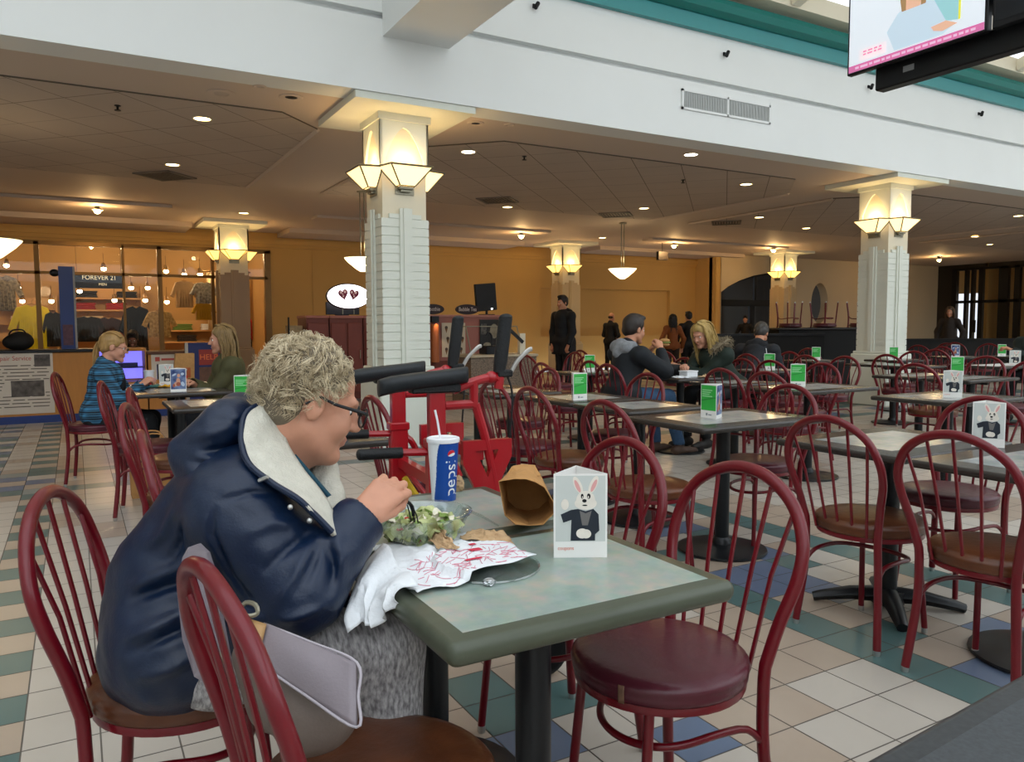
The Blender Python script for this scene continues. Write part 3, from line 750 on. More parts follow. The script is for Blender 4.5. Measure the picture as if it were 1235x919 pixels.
CHAIRS = [
 (1.19, 1.39, 180, 'b', 'red hoop-back chair with burgundy seat at the right of the near green table'),
 (1.21, 1.90, 180, 'b', 'red hoop-back chair partly hidden behind the upright rabbit card'),
 (2.79, 1.97, 0, 'n', 'red hoop-back chair with brown seat, back to us, left of two before the rabbit card'),
 (2.76, 1.46, 0, 'n', 'red hoop-back chair with brown seat, its back to us, nearest the right edge'),
 (3.55, 2.10, 180, 'b', 'red hoop-back chair with dark seat right behind the rabbit card on the right table'),
 (3.40, 3.14, 180, 'b', 'red hoop-back chair with burgundy seat right of the green and blue card'),
 (4.83, 4.12, 0, 'b', 'red chair back just left of the tall all-green card'),
 (5.75, 4.78, 180, 'b', 'red chair back just right of the tall all-green card'),
 (7.26, 5.68, 180, 'b', 'red side-on chair standing by the plinth of the right column, left of it'),
 (6.35, 5.44, 0, 'b', 'red chair back in front of the card that has a white straw'),
 (7.95, 7.05, 180, 'b', 'red chair back between the two small green cards left of the right column'),
 (7.68, 6.11, 0, 'b', 'red chair back just below the pale green card left of the right column'),
 (7.45, 6.80, 0, 'b', 'red chair back behind the man in the dark hooded coat'),
 (8.63, 5.73, 0, 'b', 'small red chair back in front of the foot of the right column'),
 (9.39, 6.24, 180, 'b', 'red chair back just right of the right column, white plinth seen through it'),
 (6.86, 4.23, 0, 'n', 'red chair back left of the distant rabbit card'),
 (10.83, 6.50, 0, 'b', 'red chair back behind the green card that rises over the distant rabbit card'),
 (8.46, 4.79, 180, 'n', 'red chair back with tan seat right of the distant rabbit card'),
 (12.76, 7.99, 0, 'b', 'far red chair back beyond the right column, farthest of its row'),
 (14.18, 7.90, 180, 'b', 'far red chair back by the feet of the man at the right edge'),
 (7.79, 3.98, 180, 'b', 'red chair back cut by the right photo edge, under the white table'),
 (2.44, 2.94, 0, 'n', 'red chair with brown seat left of the table with the blue and green card'),
 (2.56, 3.82, 0, 'n', 'red chair with brown seat between the walker handles and the green card'),
 (4.55, 5.75, 0, 'b', 'red chair the man with the sandwich sits on'),
 (3.42, 4.47, 180, 'b', 'red chair in front of the knees of the man with the sandwich'),
 (4.80, 6.38, 0, 'b', 'red chair back behind the back of the man with the sandwich'),
 (5.05, 7.56, 180, 'b', 'small red chair back below the bald man by the back wall'),
 (3.20, 5.50, 180, 'b', 'red chair right of the upright walker handles, nearer of two'),
 (4.18, 6.31, 0, 'b', 'red chair right of the upright walker handles, farther of two'),
 (4.86, 4.62, 0, 'b', 'red chair back right of the card with green front and blue side'),
 (5.86, 5.88, 180, 'b', 'red chair the woman in the fur hooded coat sits on'),
 (6.10, 6.42, 0, 'b', 'red chair back seen between the sandwich man and the fur hooded woman'),
 (7.39, 8.25, 0, 'b', 'far red chair in front of the couple standing by the back wall'),
 (5.62, 8.66, 180, 'b', 'far red chair at the feet of the standing man in the dark coat'),
 (2.60, 4.36, 0, 'b', 'red chair with burgundy seat right beside the walker handles'),
 (5.02, 8.00, 0, 'b', 'far red chair in front of the glass topped food counter'),
 (1.58, 3.75, 0, 'b', 'red chair seen past the glasses of the woman eating'),
 (0.20, 1.87, -16, 'n', 'red chair with brown seat the woman in the navy jacket sits on'),
 (0.43, 1.24, 8, 'n', 'red chair with brown seat in the foreground holding the grey handbag'),
 (0.12, 7.12, -10, 'b', 'red chair under the girl in the blue plaid shirt'),
 (0.41, 5.71, -10, 'b', 'red chair on the left with the brown paper bag behind it'),
 (0.46, 3.92, -14, 'n', 'red chair in the left group, nearest but one to the navy jacket'),
 (0.46, 2.87, -4, 'n', 'red chair on the left touching the outline of the navy jacket'),
 (0.54, 4.98, -8, 'n', 'red chair on the left with brown seat before the shiny table'),
 (1.22, 7.05, 180, 'b', 'red chair the long haired girl in the olive jacket sits on'),
]
for c in CHAIRS: place_chair(*c)
# extra chairs that only show as hoops between tables on the far right
for u, v, d, lab in ((9.9, 7.9, 0, 'far red chair back right of the right column, second row'), (11.6, 7.2, 180, 'far red chair back left of the lit entrance doors'), (14.6, 8.6, 0, 'far red chair in the row under the lit entrance doors'), (8.9, 8.6, 180, 'far red chair before the dark bar with upturned chairs'), (15.2, 8.8, 0, 'far red chair near the dark window front'), (6.7, 9.3, 0, 'far red chair beside the two people at the back wall')):
    place_chair(u, v, d, 'b', lab)

# ------------------------------------------------------------------ tables
def topmat(name, a, b, c, rough=.25, scale=7):
    m = bpy.data.materials.new(name); m.use_nodes = True; nt = m.node_tree; N = nt.nodes; L = nt.links; bs = N['Principled BSDF']
    tc = N.new('ShaderNodeTexCoord'); n1 = N.new('ShaderNodeTexNoise'); n1.inputs['Scale'].default_value = scale; n1.inputs['Detail'].default_value = 8; n1.inputs['Roughness'].default_value = .65
    n2 = N.new('ShaderNodeTexNoise'); n2.inputs['Scale'].default_value = scale*4; n2.inputs['Detail'].default_value = 6
    L.new(tc.outputs['Object'], n1.inputs['Vector']); L.new(tc.outputs['Object'], n2.inputs['Vector'])
    r1 = N.new('ShaderNodeValToRGB'); e = r1.color_ramp.elements; e[0].position = .36; e[0].color = lin(a); e[1].position = .64; e[1].color = lin(c); k = e.new(.5); k.color = lin(b)
    mx = N.new('ShaderNodeMix'); mx.data_type = 'RGBA'; mx.blend_type = 'MULTIPLY'; mx.inputs[0].default_value = .27
    L.new(n1.outputs['Fac'], r1.inputs['Fac']); L.new(r1.outputs['Color'], mx.inputs[6]); L.new(n2.outputs['Color'], mx.inputs[7]); L.new(mx.outputs[2], bs.inputs['Base Color'])
    bs.inputs['Roughness'].default_value = rough
    return m
M_lam = topmat('laminate_green', '#8a9c94', '#9aa89f', '#b3ac9f', .30)
M_rim = mat('rim_olive', '#4c5142', .32, var=.18, vscale=6, stretch=(1, 8, 8))
M_lamg = topmat('laminate_grey', '#8f9694', '#a4a8a4', '#b4b3ac', .22)
M_rimd = mat('rim_dark', '#38332f', .26, var=.2, vscale=6)
M_post = mat('post_black', '#17191c', .35, metal=.2)
HT = .745
def slab(mb, x, y, b, z0, z1, mi, r):
    """rounded rectangle with bullnose edge"""
    def ring(off, z):
        pts = []
        for cx, cy, a0 in ((x-r, y-r, 0), (-x+r, y-r, 90), (-x+r, -y+r, 180), (x-r, -y+r, 270)):
            for k in range(5):
                a = R(a0+k*22.5); pts.append((cx+(r+off)*math.cos(a), cy+(r+off)*math.sin(a), z))
        return pts
    h = (z1-z0)/2; zc = (z0+z1)/2
    rings = [ring(b*(math.cos(a)-1), zc+h*math.sin(a)) for a in np.linspace(-PI/2, PI/2, 9)]
    n = 20; vs = sum(rings, [])
    fs = [tuple(range(n-1, -1, -1)), tuple(8*n+k for k in range(n))]+[(i*n+k, i*n+(k+1) % n, (i+1)*n+(k+1) % n, (i+1)*n+k) for i in range(8) for k in range(n)]
    mb.add(vs, fs, mi)
def make_table(label, sx, sy, near=False, base='disc', rim=.12, off=(0, 0)):
    t = thing('dining_table', label, 'table')
    x, y = sx/2, sy/2
    s = MB(); slab(s, x, y, .016 if near else .010, HT-(.042 if near else .030), HT, 0, .022); s.build('table_rim', M_rim if near else M_rimd, t, smooth=50)
    k = .042 if near else rim
    s = MB(); s.box((-x+k, -y+k, HT-.004), (x-k, y-k, HT+.0006)); s.build('table_top', M_lam if near else M_lamg, t, smooth=None)
    ox, oy = off
    s = MB(); s.lathe([(.0, .02), (.038, .02), (.038, HT-.05), (0, HT-.05)], 24, 0, (ox, oy, 0)); s.lathe([(.055, .03), (.05, .06), (.038, .075)], 24, 0, (ox, oy, 0)); s.build('pillar', M_post, t)
    s = MB(); s.box((ox-.16, oy-.02, HT-.06), (ox+.16, oy+.02, HT-.042)); s.box((ox-.02, oy-.16, HT-.06), (ox+.02, oy+.16, HT-.042)); s.build('top_bracket', M_post, t, smooth=None)
    s = MB()
    if base == 'disc': s.lathe([(.0, 0), (.235, 0), (.245, .006), (.243, .016), (.2, .024), (.08, .032), (.05, .04), (0, .04)], 36, 0, (ox, oy, 0))
    else:
        for a in range(4):
            c, n = math.cos(R(45+90*a)), math.sin(R(45+90*a))
            s.tube([(ox, oy, .055), (ox+.15*c, oy+.15*n, .05), (ox+.27*c, oy+.27*n, .028), (ox+.31*c, oy+.31*n, .018)], [.04, .032, .024, .02], 8, sq=1.2)
        s.lathe([(0, .02), (.07, .02), (.07, .075), (0, .08)], 20, 0, (ox, oy, 0))
    s.build('base', M_post, t, smooth=50)
    return t
def put_table(rect, label, **k):
    u0, u1, v0, v1 = rect
    o = make_table(label, u1-u0-.012, v1-v0-.012, **k); o.location = ((u0+u1)/2, (v0+v1)/2, 0); return o
put_table((.49, 1.13, 1.07, 1.62), 'nearest green topped dining table with the napkin and rabbit card', near=True, off=(0, 0))
put_table((.49, 1.13, 1.625, 2.16), 'green topped dining table with the salad, cup and brown bag, behind the nearest one', near=True, off=(0, -.03))
G = 'dark rimmed dining tables'
TABS = [((2.70, 3.50, 1.78, 2.40), 'grey table with the rabbit card in front of the right hand chairs', 'cross'), ((2.70, 3.50, 1.14, 1.77), 'grey table cut by the right photo edge beside the right hand chairs', 'disc'),
 ((2.65, 3.55, 2.78, 3.42), 'dark table with a card of green front and blue side', 'disc'), ((2.80, 3.45, 3.55, 4.17), 'dark table in front of the bright green white edged card', 'disc'), ((2.80, 3.45, 4.18, 4.81), 'dark table carrying the bright green white edged card', 'disc'),
 ((2.65, 3.27, 4.95, 5.51), 'dark table right behind the walker handles', 'disc'), ((2.65, 3.27, 5.52, 6.10), 'farther dark table behind the walker handles', 'disc'),
 ((4.90, 5.75, 2.85, 3.50), 'dark table with the distant rabbit card', 'disc'), ((4.75, 5.70, 3.95, 4.60), 'dark table with the tall all-green card', 'disc'), ((4.80, 5.45, 4.72, 5.26), 'dark empty table behind the tall all-green card', 'disc'),
 ((4.90, 5.50, 5.48, 6.10), 'dark table where the sandwich man and fur hooded woman eat', 'disc'), ((4.60, 5.30, 6.68, 7.30), 'far dark table with a small green and white card below the standing man', 'disc'),
 ((6.95, 7.80, 3.95, 4.42), 'dark table behind the distant rabbit card, nearer half', 'disc'), ((6.95, 7.80, 4.43, 4.95), 'dark table behind the distant rabbit card, farther half', 'disc'), ((6.45, 7.20, 5.85, 6.50), 'dark table with the small card and white straw', 'disc'),
 ((8.70, 9.30, 5.55, 6.60), 'dark table before the foot of the right column', 'disc'), ((8.90, 9.60, 7.20, 7.80), 'far dark table with the pale green card', 'disc'), ((10.0, 10.75, 6.65, 7.25), 'far table with the green card against the white plinth', 'disc'),
 ((11.7, 12.4, 6.80, 7.40), 'far table with a dark picture card near the lit doors', 'disc'), ((12.5, 13.2, 6.40, 7.0), 'far table with the green card near the right edge', 'disc'),
 ((.35, 1.10, 6.42, 7.08), 'shiny dark table with the blue picture card on the left', 'disc'), ((.35, 1.10, 7.09, 7.75), 'dark table with paper cups where the two girls sit', 'disc'), ((.50, 1.20, 5.15, 5.85), 'shiny dark table with the low white and green card on the left', 'disc'),
 ((.66, 1.24, 3.25, 3.85), 'table behind the woman eating with the blue box on it', 'disc')]
for r, lab, b in TABS: put_table(r, lab, base=b)['group'] = G
# far table under a bright white sheet
o = put_table((9.45, 10.6, 5.0, 5.6), 'far table with a bright white top near the man at the right edge')
for ch in o.children:
    if ch.name.startswith('table_top'): ch.data.materials[0] = mat('top_white', '#f0f0ee', .3)
# photographer's own table, bottom right corner
o = make_table('dark speckled tabletop in the bottom right corner', 1.85, .7, near=True); o.location = (1.676, .272, .0); o.rotation_euler = (0, 0, R(4.4))
for ch in o.children:
    if ch.name.startswith('table_top'): ch.data.materials[0] = mat('top_speckle', '#41464b', .45, var=.35, vscale=160)
    if ch.name.startswith('table_rim'): ch.data.materials[0] = mat('top_speckle_edge', '#3a3e42', .45, var=.3, vscale=120)

# ------------------------------------------------------------------ three sided table cards
M_card = mat('card_white', '#eceae6', .35); M_cardg = mat('card_grey', '#ccd0cc', .4, var=.05, vscale=4)
M_green = mat('card_green', '#39b54a', .35, var=.12, vscale=18); M_greend = mat('card_green_dark', '#2c8f3d', .35)
M_bluep = mat('card_blue', '#22386b', .35, var=.5, vscale=22, col2='#7d8fb4'); M_pink = mat('print_pink', '#e0a3a0', .5); M_fur = mat('print_fur', '#ece4d8', .6, var=.08, vscale=60)
M_coat = mat('print_coat', '#1f2733', .5, var=.2, vscale=40); M_vest = mat('print_vest', '#6d6a68', .6); M_eye = mat('print_black', '#0b0b0c', .4); M_orange = mat('print_orange', '#d9623f', .5); M_skinp = mat('print_skin', '#cf9a7e', .6)
def ell(cx, cy, rx, ry, n=20, rot=0):
    c, s = math.cos(rot), math.sin(rot)
    return [(cx+rx*math.cos(a)*c-ry*math.sin(a)*s, cy+rx*math.cos(a)*s+ry*math.sin(a)*c) for a in np.linspace(0, 2*PI, n+1)[:-1]]
def make_tent(label, w=.116, h=.185):
    t = thing('table_card', label, 'table card')
    rad = w/(2*math.sqrt(3))  # distance from centre to each panel
    def Mx(k): return Matrix.Rotation(R(120*k), 4, 'Z') @ Matrix.Translation((0, -rad, 0))
    body = MB()
    for k in range(3):
        q = MB(); q.box((-w/2, -.0005, 0), (w/2, .0005, h)); q.xform(Mx(k)); body.add(q.v, q.f)
    body.build('card', M_card, t, smooth=None)
    def layer(mb, polys, d, mi=0):
        for i, p in enumerate(polys): mb.prism([(x, z) for x, z in p], -d-.0006-.00004*i, -d-.0003, mi, axis='y')
    S = w/.124
    # side 0: rabbit in a dark coat on pale grey
    q = MB()
    layer(q, [[(-.058*S, .036), (.058*S, .036), (.058*S, h-.004), (-.058*S, h-.004)]], .0002, 0)
    sc = lambda P: [(x*S, z) for x, z in P]
    layer(q, [sc(ell(-.006, .160, .0085, .021, 16, .45)), sc(ell(.030, .161, .0085, .021, 16, -.45))], .0005, 1)
    layer(q, [sc(ell(-.007, .158, .0045, .015, 14, .45)), sc(ell(.031, .159, .0045, .015, 14, -.45))], .0008, 2)
    layer(q, [sc(ell(.012, .128, .022, .020)), sc(ell(.012, .120, .026, .014)), sc(ell(-.036, .118, .009, .012))], .0009, 1)
    layer(q, [sc([(-.022, .106), (-.046, .096), (-.040, .078), (-.021, .084), (-.023, .038), (.034, .038), (.034, .052), (.044, .060), (.042, .096), (.030, .108), (.012, .103), (-.006, .108)])], .0011, 3)
    layer(q, [sc([(-.002, .104), (.012, .098), (.026, .104), (.017, .072), (.004, .072)])], .0014, 4)
    layer(q, [sc(ell(.004, .054, .014, .011)), sc(ell(.013, .053, .012, .010))], .0015, 1)
    layer(q, [sc(ell(.004, .136, .0032, .0055)), sc(ell(.019, .136, .0042, .0060)), sc(ell(.009, .126, .0052, .0038)), sc(ell(.010, .116, .006, .0014))], .0014, 5)
    layer(q, [sc(ell(.0046, .134, .0012, .0024)), sc(ell(.018, .134, .0014, .0028))], .0017, 1)
    layer(q, [sc([(-.05+i*.0052, .016), (-.05+i*.0052+.0038, .016), (-.05+i*.0052+.0038, .024), (-.05+i*.0052, .024)]) for i in range(0)], .0004, 6)
    q.xform(Mx(0)); rp = q.build('rabbit_print', [M_cardg, M_fur, M_pink, M_coat, M_vest, M_eye, M_orange], t, smooth=None)
    tx = textmesh('coupons', .0115, 'lettering', M_orange, rp, .0001, (-.034*S, -rad-.0008, .021), (PI/2, 0, 0), 'CENTER', .9)
    # side 1: green notice
    q = MB()
    layer(q, [[(-.058*S, .042), (.058*S, .042), (.058*S, h-.006), (-.058*S, h-.006)]], .0002, 0)
    layer(q, [[(-.05*S, .150-.011*i), ((.03-.012*(i % 3))*S, .150-.011*i), ((.03-.012*(i % 3))*S, .155-.011*i), (-.05*S, .155-.011*i)] for i in range(4)], .0005, 1)
    layer(q, [[(-.058*S, .09), (.058*S, .112), (.058*S, .118), (-.058*S, .098)]], .0004, 2)
    layer(q, [sc([(-.02, .014), (-.006, .014), (-.006, .028), (-.02, .028)]), sc([(.0, .016), (.026, .016), (.026, .022), (.0, .022)])], .0004, 3)
    q.xform(Mx(1)); q.build('green_print', [M_green, mat('print_pale', '#9fdda6', .4), M_greend, mat('print_greytext', '#8b9296', .5)], t, smooth=None)
    # side 2: blue picture
    q = MB()
    layer(q, [[(-.058*S, .020), (.058*S, .020), (.058*S, h-.006), (-.058*S, h-.006)]], .0002, 0)
    layer(q, [sc(ell(.0, .080, .016, .030)), sc(ell(.004, .128, .012, .014)), sc(ell(-.02, .06, .012, .018))], .0005, 1)
    layer(q, [sc(ell(-.03, .135, .018, .007, 14, .5)), sc(ell(.035, .06, .014, .02, 14, .4)), sc(ell(.034, .14, .013, .011))], .0006, 2)
    layer(q, [sc(ell(.0, .06, .017, .016)), sc(ell(-.035, .05, .009, .014))], .0008, 3)
    q.xform(Mx(2)); q.build('picture_print', [M_bluep, M_skinp, mat('print_paleblue', '#b8c6d8', .5), mat('print_rust', '#a5563e', .5)], t, smooth=None)
    return t
tents = [
 (.957, 1.39, -29, 1.0, 'white upright card with a rabbit in a dark coat on the nearest table'),
 (3.27, 1.78, -55, 1.0, 'rabbit card on the grey right hand table'),
 (5.28, 3.12, -57, 1.0, 'small rabbit card in the distance, under a green card'),
 (9.9, 5.1, -60, 1.0, 'rabbit card on the bright white table at the right edge'),
 (3.02, 3.1, 151, 1.0, 'card with green front and blue picture side on the table left of the right chairs'),
 (2.98, 4.35, -118, 1.0, 'bright green card with a white edge, left of the sandwich man'),
 (5.18, 4.35, -168, 1.0, 'tall all-green card in front of the white plinth, left'),
 (6.83, 6.13, -170, 1.0, 'small green and white card with a white straw behind it'),
 (9.3, 7.5, -165, 1.0, 'small pale green card left of the right column'),
 (10.2, 6.9, -165, 1.0, 'small green card in front of the white column plinth'),
 (12.0, 7.07, 70, 1.0, 'small dark picture card far off below the lit doors'),
 (12.7, 6.75, -165, 1.0, 'small green card on the far right under the dark window'),
 (7.62, 4.47, -165, 1.0, 'green card just above the small rabbit card'),
 (4.95, 7.0, -140, 1.0, 'small green and dark card below the standing man in the dark coat'),
 (.70, 6.62, 115, 1.0, 'blue picture card on the shiny left table'),
 (.98, 5.38, -155, 1.0, 'low white and green card beside the grey curly hair')]
t0 = None
for u, v, deg, s, lab in tents:
    if t0 is None: t0 = make_tent(lab); o = t0; o.location = (u, v, HT+.0008); o.rotation_euler = (0, 0, R(deg))
    else: o = copy_tree(t0, lab, (u, v, HT+.0008), R(deg))
    o['group'] = 'three sided table cards'

# worn tape patch on the nearest burgundy seat
pt = MB(); a0 = R(27)
pt.grid(lambda a, b: ((.2095+.0015*math.sin(PI*b))*math.cos(a0-.035+.07*a), (.2095+.0015*math.sin(PI*b))*math.sin(a0-.035+.07*a), .430+.040*b), 4, 4)
po_ = pt.build('tape_patch', mat('tape_tan', '#7a5a45', .6, var=.3, vscale=60), CH['b'], smooth=180, solid=.001)
# ------------------------------------------------------------------ people: bodies grown from blended bones
M_skin = mat('skin', '#c98d6d', .5, var=.12, vscale=30, sss=.08); M_skinp2 = mat('skin_pale', '#cb9277', .5, var=.10, vscale=30, sss=.08); M_skind = mat('skin_dark', '#6b4430', .5, var=.1, vscale=30)
M_lip = mat('lips', '#bb7f6c', .5); M_eyew = mat('eye_white', '#efe9e2', .2); M_iris = mat('iris', '#3a2f28', .2)
def head_frame(pos, yaw, pitch, roll=0.0):
    """pos = point between the ears; yaw about z (0 = facing +x), pitch > 0 looks down"""
    return Matrix.Translation(pos) @ Matrix.Rotation(R(yaw), 4, 'Z') @ Matrix.Rotation(R(pitch), 4, 'Y') @ Matrix.Rotation(R(roll), 4, 'X')
def tf(M, prims):
    r3 = np.array(M.to_3x3()); out = []
    for p in prims:
        if p[0].lstrip('-') == 'c':
            out.append((p[0], tuple(M @ Vector(p[1])), tuple(M @ Vector(p[2])), *p[3:]))
        else:
            rot = r3 if len(p) < 4 or p[3] is None else r3 @ np.array(p[3])
            out.append((p[0], tuple(M @ Vector(p[1])), p[2], rot, *(p[4:] if len(p) > 4 else ())))
    return out
HEAD = [('e', (-.018, 0, .04), (.098, .077, .092)), ('e', (.035, 0, -.025), (.058, .060, .085)), ('c', (.0, .045, -.055), (.066, .012, -.100), .022, .018), ('c', (.0, -.045, -.055), (.066, -.012, -.100), .022, .018),
        ('e', (.078, 0, -.102), (.018, .020, .017)), ('e', (.062, .036, -.03), (.025, .024, .028)), ('e', (.062, -.036, -.03), (.025, .024, .028)),
        ('c', (.078, .035, .026), (.088, .012, .024), .010, .010, .012), ('c', (.078, -.035, .026), (.088, -.012, .024), .010, .010, .012),
        ('c', (.090, 0, .012), (.112, 0, -.026), .008, .011, .012), ('e', (.102, .011, -.030), (.010, .007, .008), None, .008), ('e', (.102, -.011, -.030), (.010, .007, .008), None, .008),
        ('e', (.088, 0, -.058), (.012, .022, .007), None, .008), ('e', (.086, 0, -.069), (.012, .019, .007), None, .008),
        ('-e', (.094, .032, .004), (.012, .015, .009), None, .012), ('-e', (.094, -.032, .004), (.012, .015, .009), None, .012),
        ('e', (-.008, .077, -.004), (.020, .010, .032), None, .01), ('e', (-.008, -.077, -.004), (.020, .010, .032), None, .01), ('-e', (.0, .089, .0), (.010, .006, .016), None, .006), ('-e', (.0, -.089, .0), (.010, .006, .016), None, .006)]
def head_prims(M, s=1.0):
    return tf(M @ Matrix.Scale(s, 4), [tuple(x if not isinstance(x, (int, float)) or i == 0 else x*s for i, x in enumerate(p)) if p[0].lstrip('-') == 'c' else (p[0], p[1], tuple(r*s for r in p[2]), *p[3:]) for p in HEAD])
def tfp(M, prims):   # rotation only for ellipsoid frames (M may carry scale)
    return tf(M, prims)
def unit(M):
    l, q, s = M.decompose(); return Matrix.Translation(l) @ q.to_matrix().to_4x4()
def head_prims(M, s=1.0):
    out = []
    for p in HEAD:
        if p[0].lstrip('-') == 'c': out.append((p[0], tuple(x*s for x in p[1]), tuple(x*s for x in p[2]), p[3]*s, p[4]*s, *p[5:]))
        else: out.append((p[0], tuple(x*s for x in p[1]), tuple(r*s for r in p[2]), *p[3:]))
    return tf(M, out)
def hand_prims(M, curl=(40, 50, 30), side=1, s=1.0, spread=6, thumb=30):
    """hand along +x from the wrist, back of the hand +z; side=1 puts the thumb towards +y"""
    pr = []
    for i in range(4):
        y = (.027-.018*i)*side; pr.append(('c', (0, y*.55, 0), (.085-.006*abs(i-1), y, .002), .017, .0115, .012))
    L = [(.040, .025, .020), (.045, .028, .021), (.041, .026, .021), (.032, .020, .018)]
    for i in range(4):
        y = (.027-.018*i)*side; p = Vector((.088-.006*abs(i-1), y, .002)); a = 0; sp = R((1.5-i)*spread*side)
        for j in range(3):
            a += R(curl[j]); d = Vector((math.cos(a)*math.cos(sp), math.cos(a)*math.sin(sp), -math.sin(a))); q = p+d*L[i][j]
            pr.append(('c', tuple(p), tuple(q), .0098-.0008*j, .0090-.0010*j, .004)); p = q
    p = Vector((.022, .024*side, -.004)); a = R(thumb)
    for j, (l, r0, r1) in enumerate(((.042, .016, .012), (.034, .0115, .0105), (.026, .0105, .008))):
        d = Vector((math.cos(a)*.9, math.sin(a)*.8*side, -.35-.15*j)).normalized(); q = p+d*l
        pr.append(('c', tuple(p), tuple(q), r0, r1, .006)); p = q; a -= R(18)
    if s != 1: pr = [(t, tuple(x*s for x in a), tuple(x*s for x in b), ra*s, rb*s, k) for t, a, b, ra, rb, k in pr]
    return tf(M, pr)
def frame_xz(pos, x, z):
    x = Vector(x).normalized(); z = Vector(z); y = z.cross(x).normalized(); z = x.cross(y)
    return Matrix(((x.x, y.x, z.x, pos[0]), (x.y, y.y, z.y, pos[1]), (x.z, y.z, z.z, pos[2]), (0, 0, 0, 1)))
def eyes_mb(M, s=1.0, q=1.0):
    mb = MB()
    for sg in (1, -1):
        mb.ball(M @ Vector((.0765*s, .032*s*sg, .004*s)), .0115*s*q, 10, 8, 2)
        mb.ball(M @ Vector(((.0842-.0115*(1-q))*s, .032*s*sg, .003*s)), .0062*s, 8, 6, 3)
    return mb
def lipmat(M, s=1.0):
    Mi = np.array(M.inverted())
    def f(c):
        q = c@Mi[:3, :3].T+Mi[:3, 3]
        return ((q[:, 0] > .084*s) & (np.abs(q[:, 1]) < .022*s) & (q[:, 2] < -.053*s) & (q[:, 2] > -.074*s)).astype(int)
    return f
def wrinkle(amp=.004, f=30.0, ax=(0.3, .2, 1.0), seed=0):
    r = np.random.default_rng(seed); ks = [(r.normal(size=3)*.5+np.array(ax)*r.choice([-1, 1])) for _ in range(6)]; ph = r.uniform(0, 6.28, 6); fs = f*(.6+.25*np.arange(6))
    def fn(P, d):
        w = np.zeros(len(P)); warp = np.sin(P[:, 0]*9+P[:, 2]*7+seed)*.8+np.sin(P[:, 1]*11-P[:, 2]*6)*.6
        for k, p, q in zip(ks, ph, fs): w += (1-2*np.abs(np.sin((P@k)*q*.5+p+warp)))/len(fs)
        return d+amp*w
    return fn
def curl_hair(mb, M, s, shell, n, rmin, rmax, length, thick, seed, turns=1.6, droop=.3):
    """loose curls rooted on an ellipsoid shell (centre, radii) in head space, only where keep() says so"""
    r = np.random.default_rng(seed); c, rad, keep = shell; k = 0
    while k < n:
        v = r.normal(size=3); v /= np.linalg.norm(v); p = np.array(c)+v*np.array(rad)
        if not keep(p): continue
        k += 1
        nrm = Vector(v/np.array(rad)).normalized(); t = nrm.orthogonal().normalized(); b = nrm.cross(t); a0 = r.uniform(0, 6.28); R0 = r.uniform(rmin, rmax); tn = turns*r.uniform(.6, 1.3); ln = length*r.uniform(.5, 1.2); sg = r.choice([-1, 1])
        tang = (t*math.cos(a0*2)+b*math.sin(a0*2))
        pts = []
        for i in range(9):
            f = i/8; a = a0+sg*tn*6.28*f
            q = Vector(p)+nrm*(ln*f*.55-.004)+tang*ln*f*.7+(t*math.cos(a)+b*math.sin(a))*R0*(1-.3*f)+Vector((0, 0, -droop*ln*f*f))
            pts.append(M @ (q*s))
        mb.tube(pts, [thick*s*(1-.6*i/8) for i in range(9)], 4, caps=False)
def strand_hair(mb, M, s, roots, n, seed, thick=.004, wave=.006):
    """long strands; roots(r) -> list of control points in head space"""
    r = np.random.default_rng(seed)
    for k in range(n):
        pts = roots(r); ph = r.uniform(0, 6.28)
        sp = smoothpath(pts, 4); m = len(sp)
        mb.tube([M @ ((p+Vector((math.sin(i*.9+ph)*wave*i/m, math.cos(i*.8+ph)*wave*i/m, 0)))*s) for i, p in enumerate(sp)], [thick*s*(1-.7*(i/m)**2) for i in range(m)], 4, caps=False)
def shoe_prims(ankle, fwd, s=1.0):
    a = Vector(ankle); f = Vector(fwd).normalized(); a = Vector((a.x, a.y, 0))
    return [('c', tuple(a-f*.04*s+Vector((0, 0, .045*s))), tuple(a+f*.10*s+Vector((0, 0, .035*s))), .044*s, .036*s), ('c', tuple(a+f*.10*s+Vector((0, 0, .035*s))), tuple(a+f*.18*s+Vector((0, 0, .03*s))), .036*s, .03*s), ('c', tuple(a+Vector((0, 0, .05*s))), tuple(a+Vector((0, 0, .10*s))), .042*s, .04*s)]

def folds(lines):
    """cloth folds as ridges (amp > 0) or valleys (amp < 0) along polylines of world points: (points, amp, width)"""
    A = np.array((.8698, -.4934, -.0046)); B = np.array((.039, .0594, .9975)); Cc = np.array((.4919, .8678, -.0709))
    def fn(P):
        w = np.zeros(len(P)); X, Y, Z = P@A, P@B, P@Cc
        for pts, amp, wd in lines:
            best = np.full(len(P), 9.0); tt = np.zeros(len(P)); n = len(pts)-1
            for i in range(n):
                a, b = np.array(pts[i]), np.array(pts[i+1]); ax, ay, bx, by = a@A, a@B, b@A, b@B
                L2 = (bx-ax)**2+(by-ay)**2+1e-9; t = np.clip(((X-ax)*(bx-ax)+(Y-ay)*(by-ay))/L2, 0, 1)
                d = np.hypot(X-ax-t*(bx-ax), Y-ay-t*(by-ay)); d = np.where(np.abs(Z-(a@Cc)) < .11, d, 9.0)
                m = d < best; best = np.where(m, d, best); tt = np.where(m, (i+t)/n, tt)
            w -= amp*np.sin(np.clip(tt*.94+.03, 0, 1)*PI)*np.exp(-(best/wd)**2)
        return w
    return fn
